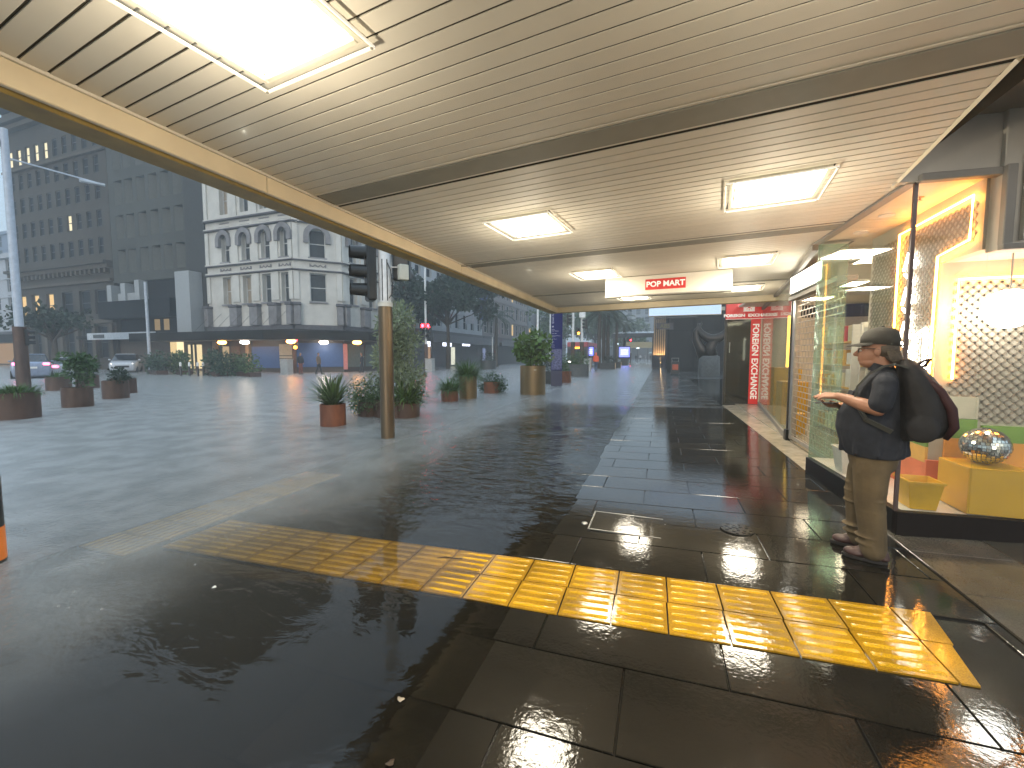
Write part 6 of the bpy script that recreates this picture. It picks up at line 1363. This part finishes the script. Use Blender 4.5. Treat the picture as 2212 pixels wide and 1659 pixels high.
# --- hair under the cap, glasses
b = MB(); b.ell((hx - 0.045, 0, hz + 0.005), (0.082, 0.0795, 0.070), 18, 12); b.ell((hx - 0.075, 0, hz - 0.04), (0.045, 0.062, 0.05), 14, 10)
for k in range(26): a = R(110) + R(140) * k / 25; b.tube([(hx - 0.045 + 0.075 * math.cos(a), 0.074 * math.sin(a), hz - 0.01), (hx - 0.05 + 0.088 * math.cos(a), 0.080 * math.sin(a), hz - 0.06), (hx - 0.052 + 0.092 * math.cos(a + .1), 0.078 * math.sin(a), hz - 0.088 - 0.01 * (k % 3))], [0.014, 0.011, 0.003], 5)
b.build('hair', HAIR, man, smooth='all')
b = MB()
for s in (-1, 1):
    b.tube([(hx + 0.094, s * 0.012, hz + 0.012), (hx + 0.092, s * 0.035, hz + 0.016), (hx + 0.086, s * 0.058, hz + 0.012), (hx + 0.09, s * 0.05, hz - 0.014), (hx + 0.094, s * 0.02, hz - 0.016), (hx + 0.094, s * 0.012, hz + 0.012)], 0.0022, 5); b.tube([(hx + 0.086, s * 0.060, hz + 0.012), (hx + 0.02, s * 0.080, hz + 0.012), (hx - 0.02, s * 0.083, hz + 0.004)], 0.0022, 5)
b.tube([(hx + 0.094, -0.012, hz + 0.012), (hx + 0.097, 0, hz + 0.014), (hx + 0.094, 0.012, hz + 0.012)], 0.002, 5); b.build('glasses', DARK, man)
b = MB()
for s in (-1, 1): b.ell((hx + 0.079, s * 0.033, hz + 0.000), (0.010, 0.012, 0.009), 10, 8)
b.build('eyes', M('eye_white', (0.6, 0.58, 0.55), 0.2), man, smooth='all')
b = MB()
for s in (-1, 1): b.ell((hx + 0.0875, s * 0.034, hz + 0.000), (0.003, 0.005, 0.005), 8, 6)
b.build('irises', DARK, man)
# --- what he carries
ph = thing('mobile_phone', 'dark mobile phone held flat in the man\'s hands', 'phone', (0, 0, 0)); ph.parent = None
pm_ = man.matrix_basis.copy() if False else Matrix.Translation(man.location) @ Matrix.Rotation(man.rotation_euler.z, 4, 'Z')
ph.matrix_world = pm_ @ Matrix.Translation((0.262, 0.0, 1.088)) @ Matrix.Rotation(R(4), 4, 'Y')
MB().box((0, 0, 0), (0.145, 0.072, 0.009)).build('case', BLACK, ph, bevel=0.004); MB().box((0, 0, 0.005), (0.136, 0.064, 0.001)).build('screen', M('phone_glass', (0.01, 0.01, 0.012), 0.08), ph)
bp_ = thing('backpack', 'bulging black and maroon backpack on the man\'s back', 'backpack', (0, 0, 0)); bp_.matrix_world = pm_ @ Matrix.Diagonal((1.02, 1.15, 1.02, 1))
b = MB()
b.loft([ring((-0.165, 0, 0.855), 0.05, 0.11), ring((-0.215, 0, 0.875), 0.105, 0.155), ring((-0.245, 0, 0.96), 0.135, 0.175), ring((-0.245, 0, 1.06), 0.142, 0.178), ring((-0.225, 0, 1.16), 0.128, 0.172), ring((-0.195, 0, 1.26), 0.098, 0.155), ring((-0.165, 0, 1.345), 0.062, 0.125), ring((-0.150, 0, 1.385), 0.03, 0.08)])
b.ell((-0.32, 0, 0.99), (0.065, 0.135, 0.115)); b.ell((-0.24, 0.165, 0.95), (0.085, 0.03, 0.09)); b.ell((-0.24, -0.165, 0.95), (0.085, 0.03, 0.09))
solid('pack_body', b, PACK, bp_, 0.010, 3)
b = MB(); b.tube([(-0.225, 0.10, 1.285), (-0.31, 0.115, 1.19), (-0.365, 0.118, 1.08), (-0.382, 0.112, 0.97), (-0.35, 0.10, 0.89)], [0.015, 0.024, 0.027, 0.024, 0.014], 10); b.tube([(-0.225, -0.10, 1.285), (-0.31, -0.115, 1.19), (-0.365, -0.118, 1.08), (-0.382, -0.112, 0.97), (-0.35, -0.10, 0.89)], [0.02, 0.032, 0.036, 0.032, 0.018], 10); b.build('maroon_panel', PACKR, bp_, smooth='all')
b = MB(); b.tube([(-0.20, 0.03, 1.345), (-0.235, 0.02, 1.375), (-0.265, 0.0, 1.385), (-0.245, -0.02, 1.345), (-0.215, -0.03, 1.325)], 0.009, 6); b.build('grab_handle', PACKR, bp_, smooth='all')
STRP = M('pack_strap', (0.05, 0.052, 0.045), 0.7)
for s in (-1, 1):
    pts = [(-0.16, s * 0.11, 1.33), (-0.10, s * 0.118, 1.352), (-0.045, s * 0.122, 1.340), (0.03, s * 0.135, 1.285), (0.085, s * 0.148, 1.20), (0.095, s * 0.165, 1.10), (0.03, s * 0.205, 0.99), (-0.10, s * 0.195, 0.92)]
    b = MB(); rings = []
    for i, p in enumerate(pts):
        w_ = 0.026 if i < 5 else 0.015; p = Vector(p); t_ = (Vector(pts[min(i + 1, 7)]) - Vector(pts[max(i - 1, 0)])).normalized(); sd = Vector((0, 1, 0)) if i < 5 else Vector((0.3, s * 0.2, 0.9)); sd = (sd - t_ * sd.dot(t_)).normalized(); nn = t_.cross(sd)
        rings.append([p + sd * w_ + nn * 0.006, p - sd * w_ + nn * 0.006, p - sd * w_ - nn * 0.006, p + sd * w_ - nn * 0.006])
    b.loft(rings); b.build('shoulder_strap', STRP, bp_, smooth=True)
b = MB(); b.box((-0.352, 0.06, 0.945), (0.012, 0.035, 0.018)); b.build('zip_tab', STEEL, bp_)

def small_person(label, px, py, h, top, bottom, facing, walk=0.12, hood=None, skin=SKIN, hair=HAIR, base=None, crouch=0.0):
    p = G(px, py, 0.0) if base is None else Vector(base); t = thing('person', label, 'person', (p.x, p.y, max(WATER, gz(p.x)) if p.x > -4 else WATER), R(facing), 'people further along the street')
    k = h / 1.72
    def P(*a): return [tuple(c * k for c in q) for q in a]
    b = MB(); b.ell((0.01 * k, 0, 1.60 * k), (0.085 * k, 0.072 * k, 0.105 * k), 12, 10); b.ell((0.09 * k, 0, 1.585 * k), (0.018 * k, 0.014 * k, 0.02 * k)); caps(b, P((-0.01, 0, 1.5), (-0.02, 0, 1.42)), [0.05 * k, 0.055 * k], 8)
    for s in (-1, 1): b.ell((0, s * 0.07 * k, 1.59 * k), (0.015 * k, 0.01 * k, 0.028 * k), 8, 6); caps(b, P((0.02, s * 0.255, 0.95), (0.05, s * 0.25, 0.83)), [0.03 * k, 0.034 * k], 8)
    solid('body', b, skin, t, 0.018 * k, 1)
    b = MB(); b.loft([ring((0, 0, 0.86 * k), 0.125 * k, 0.175 * k, 14), ring((0, 0, 1.05 * k), 0.13 * k, 0.175 * k, 14), ring((0, 0, 1.28 * k), 0.125 * k, 0.205 * k, 14), ring((-0.01 * k, 0, 1.40 * k), 0.09 * k, 0.16 * k, 14), ring((-0.01 * k, 0, 1.45 * k), 0.06 * k, 0.08 * k, 14)])
    for s in (-1, 1): caps(b, P((-0.01, s * 0.19, 1.36), (-0.01 + 0.03 * s, s * 0.245, 1.14), (0.03, s * 0.25, 0.93)), [0.068 * k, 0.06 * k, 0.048 * k], 8)
    solid('jacket', b, top, t, 0.02 * k, 1)
    b = MB(); b.loft([ring((0, 0, 0.80 * k), 0.12 * k, 0.165 * k, 14), ring((0, 0, 0.92 * k), 0.12 * k, 0.165 * k, 14)])
    for s in (-1, 1): caps(b, P((0, s * 0.085, 0.84), (0.02 + walk * 0.4 * s, s * 0.09, 0.47), (walk * s - 0.01, s * 0.09, 0.10)), [0.088 * k, 0.065 * k, 0.05 * k], 8)
    solid('trousers', b, bottom, t, 0.02 * k, 1)
    for s in (-1, 1): b = MB(); b.ell(((walk * s + 0.05) * k, s * 0.09 * k, 0.045 * k), (0.13 * k, 0.045 * k, 0.045 * k), 12, 8); b.build('shoe', SOLE, t, smooth='all')
    b = MB()
    if hood is not None: b.ell((-0.02 * k, 0, 1.61 * k), (0.105 * k, 0.095 * k, 0.13 * k), 14, 10); b.ell((-0.03 * k, 0, 1.48 * k), (0.10 * k, 0.11 * k, 0.08 * k), 14, 8); b.build('hood', hood, t, smooth='all')
    else: b.ell((-0.022 * k, 0, 1.635 * k), (0.085 * k, 0.08 * k, 0.09 * k), 14, 10); b.build('hair', hair, t, smooth='all')
    return t
HIVIS = M('hivis_orange', (0.80, 0.10, 0.02), 0.6, emit=None, var=0.1); DKC = M('dark_cloth', (0.02, 0.022, 0.028), 0.8); BLUJ = M('blue_jeans', (0.03, 0.05, 0.10), 0.8); GRYC = M('grey_cloth', (0.22, 0.22, 0.23), 0.8); WHC = M('white_cloth', (0.6, 0.6, 0.6), 0.8)
pg = small_person('person in an orange hooded rain jacket walking away on the wet pavement', 1287, 801, 1.75, HIVIS, BLUJ, 80, 0.08, HIVIS)
pu = small_person('person walking away under a pale umbrella in the distance', 1406, 781, 1.75, DKC, DKC, 85, 0.1)
um = thing('umbrella', 'pale green umbrella over the distant walker', 'umbrella', (pu.location.x, pu.location.y, 1.0))
m = MB(); N = 16; rr = [[(0.62 * f * math.cos(2 * math.pi * j / N), 0.62 * f * math.sin(2 * math.pi * j / N), 0.95 + 0.28 * (1 - f * f)) for j in range(N)] for f in (0.03, 0.35, 0.7, 1.0)]; m.loft(rr, cap=False); m.build('canopy', M('umbrella_pale', (0.4, 0.5, 0.45), 0.5), um, smooth='all'); MB().tube([(0, 0, 0), (0, 0, 1.24)], 0.012, 6).build('shaft', DARK, um)
for px, py, lab, a, c in [(1383, 780, 'distant walker in a white top left of the umbrella', WHC, DKC), (1393, 780, 'distant walker in a pale coat beside the umbrella', GRYC, GRYC), (1374, 781, 'distant walker in dark clothes, leftmost of the group', DKC, DKC)]: small_person(lab, px, py, 1.7, a, c, 85)
small_person('person in a white top standing behind the sculpture plinth', 0, 0, 1.68, WHC, GRYC, 190, 0.03, base=(3.75, 33.5, 0.05)); small_person('person in grey beside the sculpture plinth', 0, 0, 1.66, GRYC, M('rust_cloth', (0.2, 0.06, 0.04), .8), 200, 0.03, base=(3.2, 34.5, 0.05))
small_person('person in a tan coat leaning into the rain before the blue hoarding', 689, 808, 1.7, M('tan_cloth', (0.16, 0.10, 0.06), .8), DKC, 20, 0.2); small_person('person in dark clothes waiting beside the amber signal', 650, 808, 1.7, DKC, M('rust_cloth', (0.2, 0.06, 0.04), .8), 0, 0.03)
small_person('person in dark clothes under the awning beside the olive tree', 782, 804, 1.7, DKC, DKC, 200, 0.1)
# dark rubbish trolley by the stone building
q = G(1458, 812); t = thing('handcart', 'small handcart with an orange bag by the black stone building', 'cart', (q.x, q.y, 0.02)); MB().box((0, 0, .55), (0.55, .4, 0.9)).build('frame', DARK, t, bevel=.02); MB().box((0, -.21, .6), (0.4, .05, 0.4)).build('bag', M('orange_bag', (0.5, 0.1, 0.04), .6), t, bevel=.02); MB().tube([(-.2, .2, .95), (-.25, .3, 1.25), (.25, .3, 1.25), (.2, .2, .95)], .015, 6).build('handle', ALU, t)
for s in (-1, 1): MB().lathe([(0.001, -.02), (.1, -.02), (.1, .02), (.001, .02)], 14).build('wheel', SIGB, t, loc=(s * .3, 0, .08), rot=(0, R(90), 0))

# ================================================================ vehicles
TYRE = M('tyre', (0.015, 0.015, 0.015), 0.8); RIM = M('rim', (0.35, 0.35, 0.36), 0.3, 0.9); CGL = M('car_glass', (0.02, 0.025, 0.03), 0.05, spec=0.8)
TAIL = E('tail_glow', (1.0, 0.10, 0.22), 9.0); HEAD = E('head_glow', (1.0, 0.9, 0.72), 14.0)
def car(label, loc, rz, paint, suv=False, lights='tail', name='parked_car'):
    """x forward"""
    t = thing(name, label, 'car', loc, rz, 'cars in the flooded side street'); h = 0.22 if suv else 0.0
    def sec(x, wl, zl, wb, zb, wt, zt): return [(x, -wl, zl), (x, -wb, zb * 0.6 + zl * 0.4), (x, -wb, zb), (x, -wt, zt), (x, wt, zt), (x, wb, zb), (x, wb, zb * 0.6 + zl * 0.4), (x, wl, zl)]
    m = MB(); m.loft([sec(-2.2, 0.72, 0.35, 0.80, 0.75 + h, 0.70, 0.95 + h), sec(-2.1, 0.80, 0.25, 0.88, 0.80 + h, 0.80, 1.0 + h), sec(-1.2, 0.82, 0.2, 0.91, 0.80 + h, 0.85, 0.98 + h), sec(0.2, 0.82, 0.2, 0.91, 0.80 + h, 0.86, 0.96 + h), sec(0.9, 0.82, 0.2, 0.91, 0.78 + h, 0.84, 0.93 + h), sec(1.9, 0.80, 0.25, 0.87, 0.68 + h, 0.74, 0.80 + h), sec(2.2, 0.66, 0.32, 0.72, 0.58 + h, 0.6, 0.68 + h)]); m.build('body', paint, t, smooth=True, bevel=0.03)
    zt = 1.46 + h * 1.1; m = MB(); R_ = lambda x, w_, z: [(x, -w_, z), (x, w_, z)]
    m.add([(-2.0 if suv else -1.75, -0.80, 0.97 + h), (1.0, -0.80, 0.93 + h), (0.15, -0.66, zt - .02), (-1.6 if suv else -1.2, -0.66, zt - .02), (-2.0 if suv else -1.75, 0.80, 0.97 + h), (1.0, 0.80, 0.93 + h), (0.15, 0.66, zt - .02), (-1.6 if suv else -1.2, 0.66, zt - .02)], [(0, 1, 2, 3), (4, 7, 6, 5), (0, 4, 5, 1), (3, 2, 6, 7), (1, 5, 6, 2), (0, 3, 7, 4)]); m.build('glasshouse', CGL, t, bevel=0.03)
    m = MB(); x0 = -1.62 if suv else -1.25; m.loft([[(x0, -0.66, zt - 0.02), (x0, 0.66, zt - 0.02), (x0, 0.58, zt + 0.03), (x0, -0.58, zt + 0.03)], [(0.2, -0.66, zt - 0.02), (0.2, 0.66, zt - 0.02), (0.2, 0.58, zt + 0.03), (0.2, -0.58, zt + 0.03)]]); m.build('roof', paint, t, bevel=0.02)
    for x in (-1.35, 1.35):
        for s in (-1, 1):
            wh = MB().lathe([(0.2, -0.11), (0.33, -0.10), (0.34, 0), (0.33, 0.10), (0.2, 0.11)], 20).build('wheel', TYRE, t, loc=(x, s * 0.82, 0.30), rot=(R(90), 0, 0)); MB().lathe([(0.02, -0.10), (0.2, -0.09), (0.2, 0.09), (0.02, 0.10)], 14).build('rim', RIM, wh)
    for s in (-1, 1):
        m = MB(); m.box((-2.16, s * 0.66, 0.86 + h), (0.14, 0.30, 0.16)); m.build('tail_light', TAIL if lights == 'tail' else M('tail_red', (0.3, 0.01, 0.01), 0.3), t, bevel=0.03)
        m = MB(); m.box((2.06, s * 0.56, 0.62 + h), (0.22, 0.28, 0.13)); m.build('headlight', HEAD if lights == 'head' else M('lamp_clear', (0.4, 0.42, 0.44), 0.15), t, bevel=0.03)
        MB().box((0.75, s * 0.97, 1.0 + h), (0.10, 0.16, 0.12)).build('door_mirror', paint, t, bevel=0.03)
    MB().box((-2.23, 0, 0.62 + h), (0.02, 0.5, 0.12)).build('number_plate', WHITE, t); MB().box((2.215, 0, 0.42 + h), (0.03, 0.9, 0.16)).build('grille', SIGB, t)
    return t
WPT = M('white_paint', (0.55, 0.57, 0.6), 0.25, coat=0.5); SPT = M('silver_paint', (0.28, 0.32, 0.42), 0.3, 0.5, coat=0.5)
q = G(92, 813); car('white hatchback seen from behind with glowing tail lights beside the outreach pole', (q.x, q.y + 1.5, -0.16), R(155), WPT)
q = G(18, 818); car('silver-blue car cut by the left edge of the picture', (q.x - 1, q.y + 1.5, -0.16), R(158), SPT, True)
q = G(243, 806); car('pale four-wheel-drive facing us with headlights on behind the rusty planters', (q.x - 1.5, q.y + 1.8, -0.12), R(-35), WPT, True, 'head')
# bus
q = onY(1247, 790, 51.0); by = 51.0; bus = thing('city_bus', 'red and dark city bus with amber destination display coming up the street', 'bus', (q.x, by, 0)); BR = M('bus_red', (0.42, 0.06, 0.07), 0.35)
MB().bb((-1.28, 0, 0.35), (1.28, 11, 2.5)).build('body', M('bus_dark', (0.035, 0.03, 0.035), 0.35), bus, bevel=0.12, bseg=2); MB().bb((-1.29, -0.01, 2.5), (1.29, 11, 3.1)).build('roof', BR, bus, bevel=0.2, bseg=3)
MB().bb((-1.1, -0.05, 0.9), (1.1, -0.005, 2.2)).build('windscreen', CGL, bus); MB().bb((-0.75, -0.06, 2.28), (0.75, -0.02, 2.5)).build('destination_display', E('amber_display', (1.0, 0.42, 0.04), 4.5), bus)
for s in (-1, 1):
    MB().box((s * 1.0, -0.04, 0.65), (0.3, 0.08, 0.2)).build('headlight', E('bus_headlight', (1, .92, .85), 8.0), bus); MB().tube([(s * 1.2, 0, 2.5), (s * 1.45, -0.3, 2.45), (s * 1.45, -0.3, 2.0)], 0.04, 6).build('mirror', SIGB, bus)
    for y in (2.2, 8.6): MB().lathe([(0.1, -0.14), (0.46, -0.13), (0.46, 0.13), (0.1, 0.14)], 18).build('wheel', TYRE, bus, loc=(s * 1.14, y, 0.46), rot=(0, R(90), 0))
for k in range(5): MB().bb((-1.31, 0.9 + k * 2, 1.1), (-1.285, 2.6 + k * 2, 2.3)).build('side_window', CGL, bus); MB().bb((1.285, 0.9 + k * 2, 1.1), (1.31, 2.6 + k * 2, 2.3)).build('side_window', CGL, bus)
# blue digital screens on the pavement
for px, y0, y1, Y, w_, lab in [(1274, 750, 768, 52, 0.85, 'glowing blue advertising screen behind the person in orange'), (1349, 750, 771, 66, 1.5, 'glowing blue advertising screen between the palms'), (1163, 750, 766, 60, 0.9, 'glowing blue advertising screen left of the navy totem')]:
    a, b_ = onY(px, y0, Y), onY(px, y1, Y); hh = a.z - b_.z; t = thing('advertising_screen', lab, 'screen', (a.x, Y, 0)); MB().box((0, 0.1, (b_.z + a.z) / 2 - .1), (w_ + 0.16, 0.16, hh + 0.5)).build('case', DARK, t); MB().box((0, 0.01, (b_.z + a.z) / 2), (w_, 0.02, hh)).build('display', E('blue_screen', (0.16, 0.18, 1.0), 3.2), t); MB().box((0, 0.1, b_.z / 2 - .15), (w_ * 0.7, 0.12, max(0.2, b_.z - .1))).build('stand', DARK, t)
    for k in range(3): MB().box((0, -0.004, b_.z + hh * (0.3 + 0.2 * k)), (w_ * 0.7, 0.006, hh * 0.06)).build('text_line', E('screen_white', (0.75, 0.8, 1), 3.0), t)
q = G(1345, 780)
for px, py, Y, c, lab in [(1378, 749, 95, (0.7, 0.9, 1.0), 'round white headlamp glow far down the street'), (1331, 743, 95, (0.7, 0.85, 1.0), 'small white window light far down the street'), (1400, 743, 95, (0.8, 0.9, 1.0), 'small white sign light beneath the glass roof')]:
    a = onY(px, py, Y); t = thing('distant_lamp', lab, 'lamp', (a.x, a.y, 0)); MB().ell((0, 0, a.z), (0.45, 0.1, 0.4), 12, 8).build('lens', E('distant_glow', (0.75, 0.9, 1), 6.0), t); MB().lathe([(0.08, 0), (0.06, a.z - .3)], 8).build('post', DARK, t)

# ================================================================ rain-filled air
hz_ = MB().bb((-190, -12, -1.4), (60, 215, 52)).build('haze', None)
hm = bpy.data.materials.new('rain_haze'); hm.use_nodes = True; hn = hm.node_tree.nodes; hn.clear()
pv = hn.new('ShaderNodeVolumePrincipled'); pv.inputs['Color'].default_value = (0.82, 0.92, 0.98, 1); pv.inputs['Density'].default_value = 0.0034; pv.inputs['Anisotropy'].default_value = 0.0
ho = hn.new('ShaderNodeOutputMaterial'); hm.node_tree.links.new(pv.outputs[0], ho.inputs['Volume']); hz_.data.materials.append(hm); stuff(hz_)

# ================================================================ rain striking the water
SPL = M('splash_water', (0.30, 0.32, 0.33), 0.2)
m = MB(); rr_ = random.Random(3)
for _ in range(900):
    y = 0.8 + 17 * rr_.random() ** 1.5; x = -3.05 - 11 * rr_.random() ** 1.3
    if y > 12.2: x = rr_.uniform(-12, 1.5)
    z = max(WATER, gz(x)) + 0.001; r_ = rr_.uniform(0.003, 0.008); h = rr_.uniform(0.003, 0.010); k = 5; a0 = rr_.random()
    m.add([(x + r_ * math.cos(a0 + 2 * math.pi * j / k), y + r_ * math.sin(a0 + 2 * math.pi * j / k), z) for j in range(k)] + [(x + r_ * 1.3 * math.cos(a0 + 2 * math.pi * j / k), y + r_ * 1.3 * math.sin(a0 + 2 * math.pi * j / k), z + h * rr_.uniform(0.3, 1)) for j in range(k)], [(j, (j + 1) % k, k + j) for j in range(k)])
    for q_ in range(2):
        dx, dy, dz, s_ = rr_.uniform(-.03, .03), rr_.uniform(-.03, .03), rr_.uniform(.008, .06), rr_.uniform(0.0008, 0.0018)
        c_ = (x + dx, y + dy, z + dz); m.add([(c_[0] + s_, c_[1], c_[2] - s_), (c_[0] - s_ / 2, c_[1] + s_, c_[2] - s_), (c_[0] - s_ / 2, c_[1] - s_, c_[2] - s_), (c_[0], c_[1], c_[2] + s_ * 2)], [(0, 1, 2), (0, 1, 3), (1, 2, 3), (2, 0, 3)])
stuff(tag(m.build('rain_splashes', SPL), 'countless small rain splashes on the flood water', 'splashes'))
